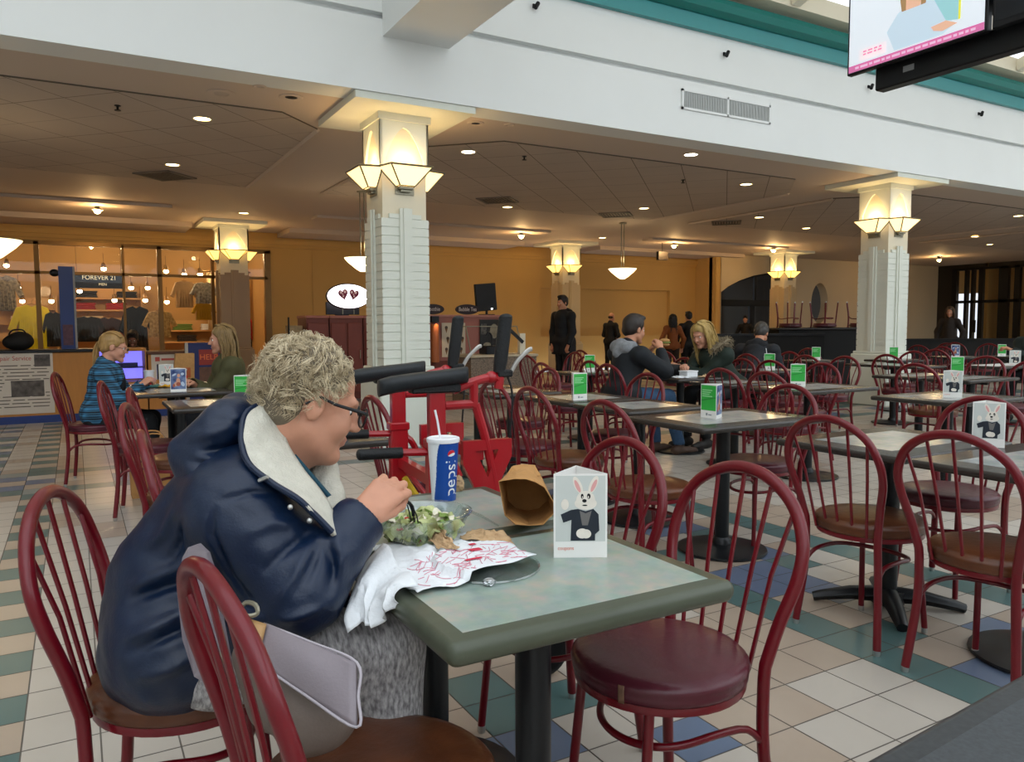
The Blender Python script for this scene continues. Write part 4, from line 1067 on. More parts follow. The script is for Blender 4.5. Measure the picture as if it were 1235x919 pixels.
def clump_hair(mb, M, shell, n, per, length, thick, seed, curl=.011, turns=1.3, droop=.25, spread=.004):
    """soft curls: every clump is a bundle of fine strands that coil together"""
    r = np.random.default_rng(seed); c, rad, keep = shell; k = 0
    while k < n:
        v = r.normal(size=3); v /= np.linalg.norm(v); p = np.array(c)+v*np.array(rad)
        if not keep(p): continue
        k += 1
        nrm = Vector(v/np.array(rad)).normalized(); back = Vector((-.5, 0, -.35)); t = (back-nrm*back.dot(nrm)); t = t.normalized() if t.length > .1 else nrm.orthogonal().normalized(); b = nrm.cross(t)
        yaw = r.uniform(-1.1, 1.1); tang = (t*math.cos(yaw)+b*math.sin(yaw)); side = nrm.cross(tang)
        R0 = curl*r.uniform(.6, 1.3); ln = length*r.uniform(.6, 1.25); sg = r.choice([-1, 1]); a0 = r.uniform(0, 6.28); tn = turns*r.uniform(.7, 1.3)
        for q in range(per):
            o = (tang*r.normal()+side*r.normal()+nrm*r.normal()*.5)*spread; da = r.normal()*.25; pts = []
            for i in range(9):
                f = i/8; a = a0+da+sg*tn*6.28*f
                pts.append(M @ (Vector(p)+o*(.6+.6*f)+nrm*(ln*f*.30-.004)+tang*ln*f*.75+(nrm*math.cos(a)*.8+side*math.sin(a))*R0*min(1, f*2.2)+Vector((0, 0, -droop*ln*f*f))))
            mb.tube(pts, [thick*(1-.55*i/8) for i in range(9)], 3, caps=False)
# ------------------------------------------------------------------ the woman eating, nearest person
def adopt(root):
    for ch in root.children: ch.location = -root.location
M_navy = mat('jacket_navy', '#081d39', .38, var=.15, vscale=6, bump=.10, bscale=160)
M_fleece = mat('fleece_cream', '#cfcbbd', .9, var=.12, vscale=40, bump=.5, bscale=220)
M_legg = mat('leggings_heather', '#bdbaba', .8, var=.55, vscale=26, col2='#6d6a6c', stretch=(7.0, 1.2, 2.4), bump=.2, bscale=60)
M_tealshirt = mat('shirt_teal', '#1b4a5c', .7)
M_hairg = mat('hair_grey', '#bfab89', .5, var=.2, vscale=30); M_hairg2 = mat('hair_grey_light', '#dccbaa', .45); M_hairgd = mat('hair_grey_deep', '#7d715f', .7, var=.4, vscale=50)
M_shoe = mat('shoe_dark', '#24211f', .6)
woman = thing('person', 'person with short curly grey hair and glasses in a navy jacket, leaning over a salad', 'person', (.22, 1.87, 0))
ear = Vector((0.453, 1.608, 1.081)); hp = ear+Vector((-.004, .077, .004))
HMx = head_frame(hp, -4, 20)
neckb = HMx @ Vector((-.03, 0, -.09)); 
SHn, SHf = Vector((0.274, 1.578, 0.893)), Vector((0.269, 1.912, 0.845))
ELn = Vector((0.379, 1.471, 0.732)); WRn = Vector((0.504, 1.526, 0.858)); 
ELf = Vector((0.446, 1.838, 0.600)); WRf = Vector((0.523, 1.724, 0.591))
hdir = (Vector((0.591, 1.551, 0.915))-WRn).normalized()
Hn = frame_xz(WRn, hdir, (0, -.72, .62)); Hf = frame_xz(WRf, (1, -.1, -.1), (0, 0, 1))
HIn, HIf = Vector((0.234, 1.678, 0.559)), Vector((0.204, 1.944, 0.499)); KNn, KNf = Vector((0.528, 1.446, 0.606)), Vector((0.657, 1.714, 0.554))
pel = (HIn+HIf)/2; chest = (SHn+SHf)/2+Vector((.02, 0, -.04))
ANn = Vector((KNn.x+.02, KNn.y, .09)); ANf = Vector((KNf.x-.02, KNf.y, .09))
body = head_prims(HMx)
t2 = lambda v: tuple(v)
body += [('c', t2(HMx @ Vector((-.028, 0, -.045))), t2(chest+Vector((-.0, 0, .08))), .056, .064, .03), ('c', t2(HMx @ Vector((.015, 0, -.085))), t2(chest+Vector((.06, 0, .06))), .040, .05, .04),
         ('c', t2(chest), t2(pel+Vector((0, 0, .1))), .13, .13), ('c', t2(SHn), t2(SHf), .06, .06), ('c', t2(HIn), t2(HIf), .10, .10),
         ('c', t2(SHn), t2(ELn), .052, .042), ('c', t2(ELn), t2(WRn), .042, .028), ('c', t2(SHf), t2(ELf), .052, .042), ('c', t2(ELf), t2(WRf), .042, .028),
         ('c', t2(HIn), t2(KNn), .085, .06), ('c', t2(HIf), t2(KNf), .085, .06), ('c', t2(KNn), t2(ANn), .056, .04), ('c', t2(KNf), t2(ANf), .056, .04)]
body += hand_prims(Hn, (35, 65, 45), -1, 1.0, 4, 20); body += hand_prims(Hf, (30, 40, 30), 1, 1.0)
em = eyes_mb(HMx, .97, .78); lm = lipmat(HMx)
surf_obj('body', body, .0042, [M_skinp2, M_lip, M_eyew, M_iris], woman, k=.02, extra=em, matfn=lm)
# jacket trunk
P0 = pel; jk = [('c', (0.304, 1.734, 0.894), (0.212, 1.805, 0.690), .120, .150, .09), ('c', (0.212, 1.805, 0.690), (0.176, 1.825, 0.542), .150, .150, .09), ('c', (0.280, 1.620, 0.874), (0.267, 1.912, 0.841), .088, .088, .09),
      ('c', (0.166, 1.719, 0.589), (0.183, 1.933, 0.513), .138, .138, .05), ('c', (0.350, 1.645, 0.820), (0.297, 1.660, 0.637), .095, .105, .05), ('c', (0.385, 1.612, 0.797), (0.337, 1.605, 0.665), .06, .07, .04), ('c', (0.387, 1.662, 0.866), (0.436, 1.606, 0.800), .055, .045, .04),
      ('c', (0.131, 1.839, 0.694), (0.131, 1.826, 0.529), .07, .085, .05)]
def hem(P):   # open, straight hem above the seat
    return (.462+.10*np.clip((P[:, 0]-.28)/.2, 0, 1))-P[:, 2]
wr = wrinkle(.005, 24, (.3, .5, .9), 3); wr2 = wrinkle(.0035, 48, (.8, .3, .5), 5)
F_ = lambda pts, a, w: (pts, a, w)
cr = folds([F_([(0.233, 1.535, 0.923), (0.273, 1.490, 0.937), (0.321, 1.486, 0.926)], -.006, .006), F_([(0.230, 1.537, 0.920), (0.225, 1.535, 0.863), (0.246, 1.516, 0.784), (0.281, 1.480, 0.724)], -.007, .008),
 F_([(0.392, 1.450, 0.844), (0.372, 1.424, 0.811), (0.354, 1.419, 0.768)], -.008, .009), F_([(0.403, 1.443, 0.837), (0.401, 1.406, 0.789), (0.396, 1.405, 0.740)], -.008, .009), F_([(0.384, 1.456, 0.860), (0.330, 1.449, 0.830), (0.292, 1.468, 0.790)], -.007, .010), F_([(0.393, 1.439, 0.854), (0.347, 1.426, 0.793), (0.320, 1.448, 0.740)], .006, .012), F_([(0.426, 1.455, 0.854), (0.438, 1.433, 0.809), (0.434, 1.442, 0.757)], .006, .010), F_([(0.272, 1.497, 0.865), (0.312, 1.464, 0.883), (0.358, 1.449, 0.871)], .006, .012),
 F_([(0.083, 1.720, 0.728), (0.135, 1.670, 0.759), (0.215, 1.604, 0.795)], .010, .013), F_([(0.079, 1.720, 0.699), (0.147, 1.661, 0.732), (0.228, 1.594, 0.758)], -.009, .010), F_([(0.091, 1.708, 0.640), (0.146, 1.656, 0.672), (0.235, 1.587, 0.719)], .010, .013), F_([(0.096, 1.703, 0.610), (0.158, 1.647, 0.646), (0.239, 1.582, 0.686)], -.008, .010), F_([(0.113, 1.689, 0.567), (0.175, 1.633, 0.592), (0.224, 1.597, 0.629)], .009, .014), F_([(0.109, 1.711, 0.804), (0.145, 1.682, 0.840), (0.180, 1.668, 0.907)], .008, .014), F_([(0.150, 1.674, 0.773), (0.180, 1.650, 0.826), (0.204, 1.641, 0.892)], -.007, .010),
 F_([(0.240, 1.550, 0.723), (0.270, 1.508, 0.704), (0.309, 1.474, 0.701)], .009, .012), F_([(0.230, 1.564, 0.690), (0.258, 1.534, 0.661), (0.287, 1.506, 0.656)], -.008, .010), F_([(0.172, 1.638, 0.762), (0.202, 1.603, 0.683), (0.207, 1.593, 0.601)], .008, .014), F_([(0.333, 1.472, 0.704), (0.363, 1.422, 0.718), (0.396, 1.404, 0.730)], .007, .010), F_([(0.355, 1.499, 0.903), (0.396, 1.473, 0.874), (0.426, 1.465, 0.839)], -.006, .006)])
cutp = np.array((0.490, 1.511, 0.853)); cn = np.array(hdir)
slv = [('c', t2(SHn+Vector((-.01, 0, 0))), (0.365, 1.479, 0.732), .082, .074, .09), ('c', (0.365, 1.479, 0.732), (0.482, 1.509, 0.844), .074, .056, .035), ('c', (0.327, 1.549, 0.761), (0.293, 1.632, 0.691), .07, .08, .05), ('-c', t2(Vector(cutp)+hdir*.062), t2(Vector(cutp)+hdir*.25), .062, .11, .003), ('-c', t2(WRn-hdir*.05), t2(WRn+hdir*.12), .040, .050, .006)]
surf_obj('jacket', jk+slv, .0052, M_navy, woman, k=.07, fn=lambda P, d: wr2(P, wr(P, d))+1.6*cr(P), clip=hem)
slf = [('c', t2(SHf), t2(ELf), .085, .072, .03), ('c', t2(ELf), t2(WRf-Vector((.02, 0, 0))), .072, .05, .03)]
surf_obj('sleeve', slf, .009, M_navy, woman, k=.03, fn=lambda P, d: wr2(P, d))
# dropped hood and its fleece lining
hood = [('c', (0.193, 1.760, 0.993), (0.263, 1.711, 1.028), .026, .052, .07), ('c', (0.221, 1.858, 0.983), (0.318, 1.808, 1.039), .036, .056, .07), ('c', (0.290, 1.726, 1.038), (0.341, 1.839, 1.018), .044, .050, .07), ('c', (0.226, 1.674, 0.949), (0.298, 1.625, 0.926), .038, .022, .07), ('c', (0.237, 1.754, 0.945), (0.264, 1.875, 0.923), .055, .055, .07)]
wr3 = wrinkle(.004, 34, (.9, .2, .3), 9); crh = folds([F_([(0.190, 1.691, 0.982), (0.237, 1.617, 0.967), (0.307, 1.564, 0.946)], -.010, .009), F_([(0.198, 1.713, 1.022), (0.245, 1.653, 1.039), (0.290, 1.630, 1.073)], .007, .012), F_([(0.212, 1.680, 0.994), (0.249, 1.625, 1.005), (0.285, 1.607, 1.028)], -.008, .009), F_([(0.225, 1.660, 0.979), (0.252, 1.610, 0.984), (0.286, 1.580, 0.995)], .006, .009), F_([(0.251, 1.686, 1.061), (0.272, 1.639, 1.053), (0.294, 1.615, 1.057)], -.006, .008)])
surf_obj('hood', hood, .0052, M_navy, woman, k=.07, fn=lambda P, d: wr3(P, d)+1.4*crh(P))
lnp = []
Lo = smoothpath([(0.370, 1.679, 1.094), (0.308, 1.655, 1.078), (0.283, 1.603, 1.034), (0.284, 1.546, 0.987), (0.318, 1.495, 0.952), (0.361, 1.457, 0.920), (0.418, 1.448, 0.854)], 6)
Li = smoothpath([(0.393, 1.688, 1.079), (0.376, 1.672, 1.049), (0.381, 1.631, 1.001), (0.400, 1.581, 0.954), (0.420, 1.544, 0.920), (0.435, 1.516, 0.886), (0.443, 1.478, 0.838)], 6)
lg_ = MB(); nL = len(Lo)-1
def lining(a, b_):
    i = min(int(a*nL), nL-1); f = a*nL-i; o_ = Lo[i]*(1-f)+Lo[i+1]*f; n_ = Li[i]*(1-f)+Li[i+1]*f; p = o_*(1-b_)+n_*b_
    dirn = Vector((-.49, -.87, .1)); bul = .020*math.sin(PI*b_)+.007*math.sin(a*23+b_*5)*math.sin(PI*b_)+.004*math.sin(a*41-b_*9)*math.sin(PI*b_)
    return tuple(p+dirn*bul)
lg_.grid(lining, 60, 16); lg_.build('hood_lining', M_fleece, woman, smooth=180, solid=.008)
e = MB(); e.tube(Lo, .0065, 8); e.build('hood_edge', M_navy, woman)
path = smoothpath([(0.376, 1.776, 1.053), (0.445, 1.799, 0.969), (0.482, 1.753, 0.941), (0.485, 1.700, 0.884), (0.475, 1.633, 0.834)], 4)
for a, b in zip(path, path[1:]): lnp.append(('c', t2(a), t2(b), .026, .020, .02))
wr4 = wrinkle(.007, 60, (.2, .9, .6), 4)
surf_obj('hood_lining', lnp, .0045, M_fleece, woman, k=.025, fn=lambda P, d: wr4(P, d))
sh = MB(); sh.grid(lambda a, b: tuple(Vector((0.397, 1.665, 0.977))+Vector((.10*a, -.02+.16*b, -.13*a-.02*math.sin(PI*b)))), 6, 6); sh.build('shirt', M_tealshirt, woman, smooth=180, solid=.01)
# snaps, zip and hem cord
for q in ((0.339, 1.445, 0.913), (0.372, 1.436, 0.885)):
    s = MB(); s.ball(q, .0055, 10, 6); s.build('snap', M_glide, woman)
s = MB(); s.tube([(0.295, 1.503, 0.958), (0.309, 1.490, 0.966)], .004, 6); s.build('zip_pull', M_glide, woman)
s = MB(); s.tube(smoothpath([(0.446, 1.478, 0.853), (0.463, 1.467, 0.843), (0.490, 1.467, 0.817), (0.508, 1.473, 0.801)], 4), .005, 6); s.build('cuff_lining', M_fleece, woman)
# leggings and shoes
leg = [('c', t2(HIn+Vector((.03, 0, 0))), t2(KNn), .098, .070, .03), ('c', t2(HIf), t2(KNf), .095, .068, .03), ('c', t2(KNn), t2(ANn), .068, .048, .03), ('c', t2(KNf), t2(ANf), .068, .048, .03), ('c', t2(HIn), t2(HIf), .105, .105, .03)]
wr5 = wrinkle(.004, 40, (.3, .9, .2), 6)
surf_obj('leggings', leg, .007, M_legg, woman, k=.03, fn=lambda P, d: wr5(P, d))
for a in (ANn, ANf): surf_obj('shoe', shoe_prims(a, (1, 0, 0)), .007, M_shoe, woman, k=.02)
# hair
cap = tf(HMx, [('e', (-.024, 0, .045), (.100, .080, .094)), ('e', (-.055, 0, -.01), (.064, .068, .075)), ('-e', (.085, 0, -.03), (.075, .10, .098), None, .02), ('-e', (-.0, .085, -.02), (.026, .03, .05), None, .02), ('-e', (-.0, -.085, -.02), (.026, .03, .05), None, .02)])
surf_obj('hair', cap, .005, M_hairgd, woman, k=.02)
def keep(p):
    x, y, z = p
    if x > .050 and z < .088: return False
    if x > .010 and z < .048: return False
    if x > -.035 and z < .030: return False
    return z > -.085
mb = MB(); clump_hair(mb, HMx, ((-.026, 0, .040), (.096, .076, .090), keep), 430, 9, .042, .00085, 11, .0085, 1.2, .25, .0042)
mb.build('curls', M_hairg, woman, smooth=180)
mb = MB(); clump_hair(mb, HMx, ((-.026, 0, .042), (.100, .080, .093), keep), 320, 9, .046, .00085, 12, .010, 1.3, .2, .0042)
mb.build('curls', M_hairg2, woman, smooth=180)
# glasses
gx = .112
f = MB()
for sg in (1, -1):
    ring = [(gx-.003*abs(math.cos(a)), sg*.036+.026*math.cos(a), .0+.021*math.sin(a)) for a in np.linspace(0, 2*PI, 21)[:-1]]
    f.tube([HMx @ Vector(p) for p in ring], .0024, 6, closed=True)
    f.tube([HMx @ Vector(p) for p in ((gx-.003, sg*.062, .010), (gx-.01, sg*.074, .012), (.03, sg*.082, .012), (-.005, sg*.083, .018), (-.03, sg*.082, -.005))], [.0042, .0042, .0036, .003, .0025], 6)
f.tube([HMx @ Vector(p) for p in ((gx, .012, .004), (gx+.004, 0, .006), (gx, -.012, .004))], .0022, 6)
gl_ = f.build('glasses', M_black, woman)
f = MB()
for sg in (1, -1): f.add([HMx @ Vector((gx-.002, sg*.036+.025*math.cos(a), .020*math.sin(a))) for a in np.linspace(0, 2*PI, 17)[:-1]], [tuple(range(16))])
f.build('lens', M_glass, gl_)
adopt(woman)
# black plastic fork held over the bowl
fk = thing('fork', 'black plastic fork held over the salad bowl', 'fork', (0.622, 1.574, 0.852))
f = MB(); A, B = Vector((0.569, 1.573, 0.899)), Vector((0.629, 1.571, 0.861)); C_ = Vector((0.639, 1.574, 0.831))
f.tube(smoothpath([A, B, C_], 4), [.004]*9, 6); f.build('handle', M_black, fk)
f = MB()
for k in (-1, 0, 1):
    o_ = Vector((.005*k, -.008*k, 0)); f.tube([B+o_*.7+Vector((0, 0, -.004)), C_+o_, C_+o_+Vector((.004, .004, -.016))], .0015, 5)
f.build('tines', M_black, fk); adopt(fk)
# ------------------------------------------------------------------ things on the two near tables
TZ = HT+.0008
# clear salad bowl
bc = Vector((0.693, 1.654, 0.815)); bc.z = TZ
M_clear = glassmat('clear_plastic', (.90, .93, .92), .34, .08)
bowl = thing('salad_bowl', 'clear plastic bowl of salad in front of the woman in navy', 'bowl', bc)
b = MB(); b.lathe([(0, .003), (.068, .002), (.074, .005), (.094, .035), (.111, .066), (.118, .070), (.1185, .073), (.112, .072), (.108, .069), (.091, .037), (.071, .008), (0, .006)], 48); b.build('bowl', M_clear, bowl, smooth=50)
M_let = [mat('lettuce_pale', '#c8cf92', .5, var=.25, vscale=40), mat('lettuce_green', '#7f9a4a', .5, var=.3, vscale=40), mat('dressing_cream', '#e6dfc8', .4), mat('tomato', '#c2452e', .3), mat('carrot', '#d98a45', .5)]
sal = MB(); r = random.Random(5)
for k in range(330):
    a = r.uniform(0, 6.283); rad = (r.random()**.5); z = .012+.05*r.random()*(1.15-rad*.5); R_ = (.070+.030*(z/.065))*rad*.95
    c = Vector((R_*math.cos(a), R_*math.sin(a), z)); M0 = Matrix.Translation(c) @ Euler((r.uniform(-1, 1), r.uniform(-1, 1), r.uniform(0, 6))).to_matrix().to_4x4()
    s0 = r.uniform(.010, .022); mi = r.choices([0, 1, 2, 3, 4], [9, 3, 6, .5, .4])[0]
    if mi >= 3: s0 = .007; 
    n = 4; vs = []
    for i in range(n+1):
        for j in range(n+1):
            x, y = (i/n-.5)*2*s0, (j/n-.5)*1.5*s0; vs.append(M0 @ Vector((x, y, s0*.35*math.sin(x/s0*3+k)+s0*.3*math.cos(y/s0*4))))
    sal.add(vs, [(j*(n+1)+i, j*(n+1)+i+1, (j+1)*(n+1)+i+1, (j+1)*(n+1)+i) for i in range(n) for j in range(n)], mi)
o = sal.build('salad', M_let, None, smooth=180, loc=bc); tag(o, 'chopped lettuce salad with bits of tomato in the clear bowl', 'salad', kind='stuff')
# fountain drink cup
cc = Vector((0.921, 2.033, 0.746)); cc.z = TZ
cup = thing('drink_cup', 'tall blue and white paper drink cup with white lid and straw', 'cup', cc)
Hc = .178; rb, rt_ = .035, .0455; va = math.degrees(math.atan2(-cc.x, -cc.y))     # side that faces the camera
th0 = math.atan2(-cc.y, -cc.x)
M_cupw = mat('cup_white', '#e9ebee', .35); M_cupb = mat('cup_blue', '#12479b', .3); M_cupr = mat('cup_red', '#c9202f', .35)
def cupr(z): return rb+(rt_-rb)*z/Hc
b = MB(); N_, K_ = 180, 60
vs = [(cupr(Hc*k/K_)*math.cos(th0+2*PI*i/N_), cupr(Hc*k/K_)*math.sin(th0+2*PI*i/N_), Hc*k/K_) for k in range(K_+1) for i in range(N_)]
fs = []; ms = []
for k in range(K_):
    for i in range(N_):
        fs.append((k*N_+i, k*N_+(i+1) % N_, (k+1)*N_+(i+1) % N_, (k+1)*N_+i))
        a = ((i+.5)/N_*360+180) % 360-180; f = (k+.5)/K_
        lim = -52+50*(f**1.6)+8*math.sin(f*5)           # white wave on the left
        ms.append(0 if (-150 < a < lim) else 1)
b.v = vs; b.f = fs; b.m = ms; b.add([(rb*math.cos(2*PI*i/N_), rb*math.sin(2*PI*i/N_), .002) for i in range(N_)], [tuple(range(N_-1, -1, -1))], 0)
cb = b.build('cup_wall', [M_cupw, M_cupb], cup, smooth=180)
def wrap(me_obj, ang0, z0, rot90=True, eps=.0004):
    for v in me_obj.data.vertices:
        x, y, e = v.co
        zz = z0+x if rot90 else z0+y; s_ = -y if rot90 else x
        rr = cupr(zz)+eps+e; a = th0+ang0+s_/cupr(zz)
        v.co = (rr*math.cos(a), rr*math.sin(a), zz)
tx = textmesh('pepsi', .052, 'lettering', M_cupw, cb, .0002); wrap(tx, R(33), .068)
gb = MB(); n = 28
def arcband(y0, y1, f0, f1, mi, e):
    pts = []
    xs_ = np.linspace(-1, 1, 15)
    lo = [(x, max(min(f0(x), math.sqrt(max(1-x*x, 0))), -math.sqrt(max(1-x*x, 0)))) for x in xs_]; hi = [(x, max(min(f1(x), math.sqrt(max(1-x*x, 0))), -math.sqrt(max(1-x*x, 0)))) for x in xs_]
    for i in range(14):
        q = [lo[i], lo[i+1], hi[i+1], hi[i]]; gb.add([(x*.0125, y*.0125, e) for x, y in q], [(0, 1, 2, 3)], mi)
arcband(0, 0, lambda x: -1, lambda x: 1, 0, .0001); arcband(0, 0, lambda x: .22+.35*x-.25*x*x, lambda x: 1, 1, .0004); arcband(0, 0, lambda x: -1, lambda x: -.45+.12*x+.3*x*x, 2, .0004)
g_ = gb.build('emblem', [M_cupw, M_cupr, M_cupb], cb, smooth=None); wrap(g_, R(33), .138, False)
b = MB(); b.lathe([(rt_-.001, Hc-.008), (rt_+.0022, Hc-.008), (rt_+.003, Hc-.002), (rt_+.002, Hc+.004), (rt_-.003, Hc+.006), (rt_-.006, Hc+.003), (.012, Hc+.003), (0, Hc+.004)], 48); b.build('lid', M_cupw, cup, smooth=50)
b = MB(); b.tube([(-.004, 0, Hc-.03), (-.016, .004, Hc+.055), (-.022, .006, Hc+.085)], .0035, 8); b.build('straw', M_cupw, cup)
# brown paper bag on its side, mouth towards us
M_kraft = mat('kraft_paper', '#b98850', .8, var=.15, vscale=25, bump=.3, bscale=60); M_kraftp = mat('kraft_napkin', '#c6a47c', .9, var=.15, vscale=30, bump=.4, bscale=90)
bag = thing('paper_bag', 'open brown paper bag lying on its side beside the rabbit card', 'paper bag')
front = [(0.886, 1.628, 0.874), (0.901, 1.614, 0.879), (0.914, 1.601, 0.884), (0.937, 1.588, 0.882), (0.956, 1.577, 0.880), (0.980, 1.573, 0.858), (1.010, 1.576, 0.819), (1.015, 1.583, 0.790), (0.985, 1.586, 0.768), (0.950, 1.594, 0.763), (0.924, 1.615, 0.772), (0.904, 1.633, 0.785), (0.896, 1.630, 0.826)]
back = [(0.984, 1.767, 0.851), (0.990, 1.764, 0.864), (1.000, 1.760, 0.880), (1.023, 1.747, 0.884), (1.046, 1.734, 0.882), (1.066, 1.732, 0.858), (1.092, 1.736, 0.811), (1.096, 1.743, 0.778), (1.071, 1.744, 0.760), (1.043, 1.759, 0.754), (1.016, 1.775, 0.760), (0.999, 1.786, 0.781), (0.992, 1.782, 0.814)]
lip = [tuple(Vector(f)+(Vector(f)-Vector(b_)).normalized()*(.016+.006*math.sin(i*2.1))+Vector((0, 0, .004*math.sin(i*3)))) for i, (f, b_) in enumerate(zip(front, back))]
rings = [lip, front, [tuple(Vector(f)*.62+Vector(b_)*.38+Vector((0, 0, .006*math.sin(i*2.7)))) for i, (f, b_) in enumerate(zip(front, back))], [tuple(Vector(f)*.25+Vector(b_)*.75+Vector((0, 0, .005*math.sin(i*1.9+1)))) for i, (f, b_) in enumerate(zip(front, back))], back]
m_ = MB(); n = len(front); vs = sum([list(r_) for r_ in rings], [])
vs = [(x, y, max(z, TZ+.002)) for x, y, z in vs]
m_.add(vs, [(i*n+j, i*n+(j+1) % n, (i+1)*n+(j+1) % n, (i+1)*n+j) for i in range(4) for j in range(n)]+[tuple(4*n+j for j in range(n))])
m_.build('bag_wall', M_kraft, bag, smooth=30, solid=.0012)
fl_ = MB(); fl_.add([(0.948, 1.712, 0.862), (0.979, 1.731, 0.884), (1.011, 1.725, 0.888), (1.032, 1.702, 0.888), (1.028, 1.667, 0.866), (0.975, 1.664, 0.874)], [(0, 1, 5), (1, 2, 5), (2, 3, 5), (3, 4, 5)]); fl_.build('bag_fold', M_kraft, bag, smooth=None, solid=.001)
# crumpled sheets
def crumple(corner, nu, nv, amp, seed, drape=None, f=1.0):
    """corner = four world points (bilinear patch); height noise, never under the tabletop unless it hangs over an edge"""
    rr = np.random.default_rng(seed); A = [Vector(p) for p in corner]; ks = rr.normal(size=(10, 2))*9*f; ph = rr.uniform(0, 6.28, 10)
    def fn(a, b_):
        p = (A[0]*(1-a)+A[1]*a)*(1-b_)+(A[3]*(1-a)+A[2]*a)*b_
        h = sum(1-abs(math.sin(k[0]*a+k[1]*b_+q)) for k, q in zip(ks, ph))/10
        w = .35+.65*math.sin(PI*min(max(a, .02), .98))*math.sin(PI*min(max(b_, .02), .98))
        e = Vector((math.sin(b_*17+seed)*.006, math.sin(a*15+seed*2)*.006, 0))*(1 if (a in (0, 1) or b_ in (0, 1)) else .4)
        return tuple(p+e+Vector((0, 0, amp*(h*1.6-.45)*w+.002)))
    return fn
M_tissue = mat('tissue_white', '#e4e7ea', .75, var=.06, vscale=20, bump=.3, bscale=70)
M_redp = mat('print_red', '#c8304a', .7); M_redl = mat('print_pinkline', '#d6899a', .7)
tb = thing('carryout_bag', 'crumpled white takeaway bag with red print, hanging over the table edge', 'bag')
P_ts = [(0.569, 1.646, 0.752), (0.807, 1.635, 0.752), (0.820, 1.350, 0.752), (0.530, 1.307, 0.752)]
s1 = MB(); s1.grid(crumple(P_ts, 40, 34, .034, 3), 40, 34)
def minz(mb): lc_ = Vector((0.734, 1.403, 0.746)); mb.v = [(x, y, max(z, TZ+(.026 if (x-lc_.x)**2+(y-lc_.y)**2 < .0125 else .0015))) if x > .485 else (x, y, z) for x, y, z in mb.v]; return mb
minz(s1).build('bag_top', M_tissue, tb, smooth=40, solid=.001)
# part that hangs down over the left edge
s2 = MB(); Q = [(0.582, 1.584, 0.775), (0.553, 1.313, 0.762), (0.504, 1.308, 0.725), (0.439, 1.387, 0.673)]
rr = np.random.default_rng(8); kk = rr.normal(size=(8, 2))*8; pp = rr.uniform(0, 6, 8)
def hang(a, b_):
    A = [Vector(p) for p in Q]; p = (A[0]*(1-a)+A[1]*a)*(1-b_)+(A[3]*(1-a)+A[2]*a)*b_
    h = sum(1-abs(math.sin(k[0]*a+k[1]*b_*.4+q)) for k, q in zip(kk, pp))/8
    bulge = math.sin(PI*b_)*.03
    return (p.x-.012-bulge*.8-(h-.5)*.05*(.3+b_), p.y-(h-.5)*.03, p.z+bulge*.5+.010*math.sin(a*9))
s2.grid(hang, 26, 24); s2.build('bag_hanging_side', M_tissue, tb, smooth=40, solid=.001)
# red print lying on the sheet
pr = MB(); rr = random.Random(4); fn = crumple(P_ts, 40, 34, .034, 3)
def onsheet(a, b_):
    x, y, z = fn(min(max(a, 0), 1), min(max(b_, 0), 1)); lc_ = Vector((0.734, 1.403, 0.746)); return Vector((x, y, max(z, TZ+(.026 if (x-lc_.x)**2+(y-lc_.y)**2 < .0125 else .0015))+.0016))
for k in range(110):
    a, b_ = rr.uniform(.12, .95), rr.uniform(.55, .98); da, db = rr.uniform(-.10, .10), rr.uniform(-.10, .06)
    pts = [onsheet(a+da*t, b_+db*t) for t in (0, .25, .5, .75, 1)]; pr.tube(pts, .0007, 4, 1)
for a, b_, w_s, h_s in ((.62, .60, .10, .06), (.50, .80, .14, .035), (.70, .48, .06, .04)):
    pr.grid(lambda s_, t_: tuple(onsheet(a+w_s*s_, b_+h_s*t_)+Vector((0, 0, .0008))), 6, 4)
pr.build('red_print', [M_redp, M_redl], tb, smooth=None)
# clear lid under the sheet, crumpled foil, napkins, plastic knife, small wrapper
lc = Vector((0.734, 1.403, 0.746)); lc.z = TZ
lid = thing('bowl_lid', 'clear plastic bowl lid lying under the white bag', 'lid', lc)
b = MB(); b.lathe([(0, .020), (.07, .019), (.082, .012), (.094, .003), (.108, .0012), (.110, .003), (.108, .0045), (.095, .006), (.083, .015), (.07, .0215), (0, .0225)], 48); b.build('lid_shell', glassmat('clear_lid', (.99, 1, 1), .035, .08), lid, smooth=50)
b = MB(); b.lathe([(.109, .001), (.112, .003), (.110, .006), (.107, .004), (.109, .001)], 48); b.build('lid_rim', M_clear, lid, smooth=60)
def wad(name, label, cat, centre, rx, ry, rz_, m, seed, n=14):
    rr = np.random.default_rng(seed); ks = rr.normal(size=(12, 3))*4.5; ph = rr.uniform(0, 6, 12); c = Vector(centre)
    mb = MB(); mb.ball((0, 0, 0), 1, 30, 20); vs = []
    for x, y, z in mb.v:
        h = 1+.45*(sum(1-abs(math.sin(k[0]*x+k[1]*y+k[2]*z+q)) for k, q in zip(ks, ph))/12-.45)*2
        vs.append((x*rx*h, y*ry*h, max((z*h+.75)*rz_, .0)))
    mb.v = vs; o = mb.build(name, m, None, smooth=25, loc=(c.x, c.y, TZ)); tag(o, label, cat); return o
M_foil = mat('foil', '#c9ccd0', .25, metal=.9)
wad('foil_ball', 'tiny crumpled piece of silver foil near the table edge', 'foil', (0.684, 1.301, 0.746), .014, .012, .009, M_foil, 2)
def napkin(label, quad, seed, amp):
    mb = MB(); mb.grid(crumple(quad, 22, 18, amp, seed), 22, 18); mb.v = [(x, y, max(z, TZ+.003)) for x, y, z in mb.v]
    o = mb.build('paper_napkin', M_kraftp, None, smooth=30, solid=.0012); tag(o, label, 'napkin', 'brown paper napkins'); return o
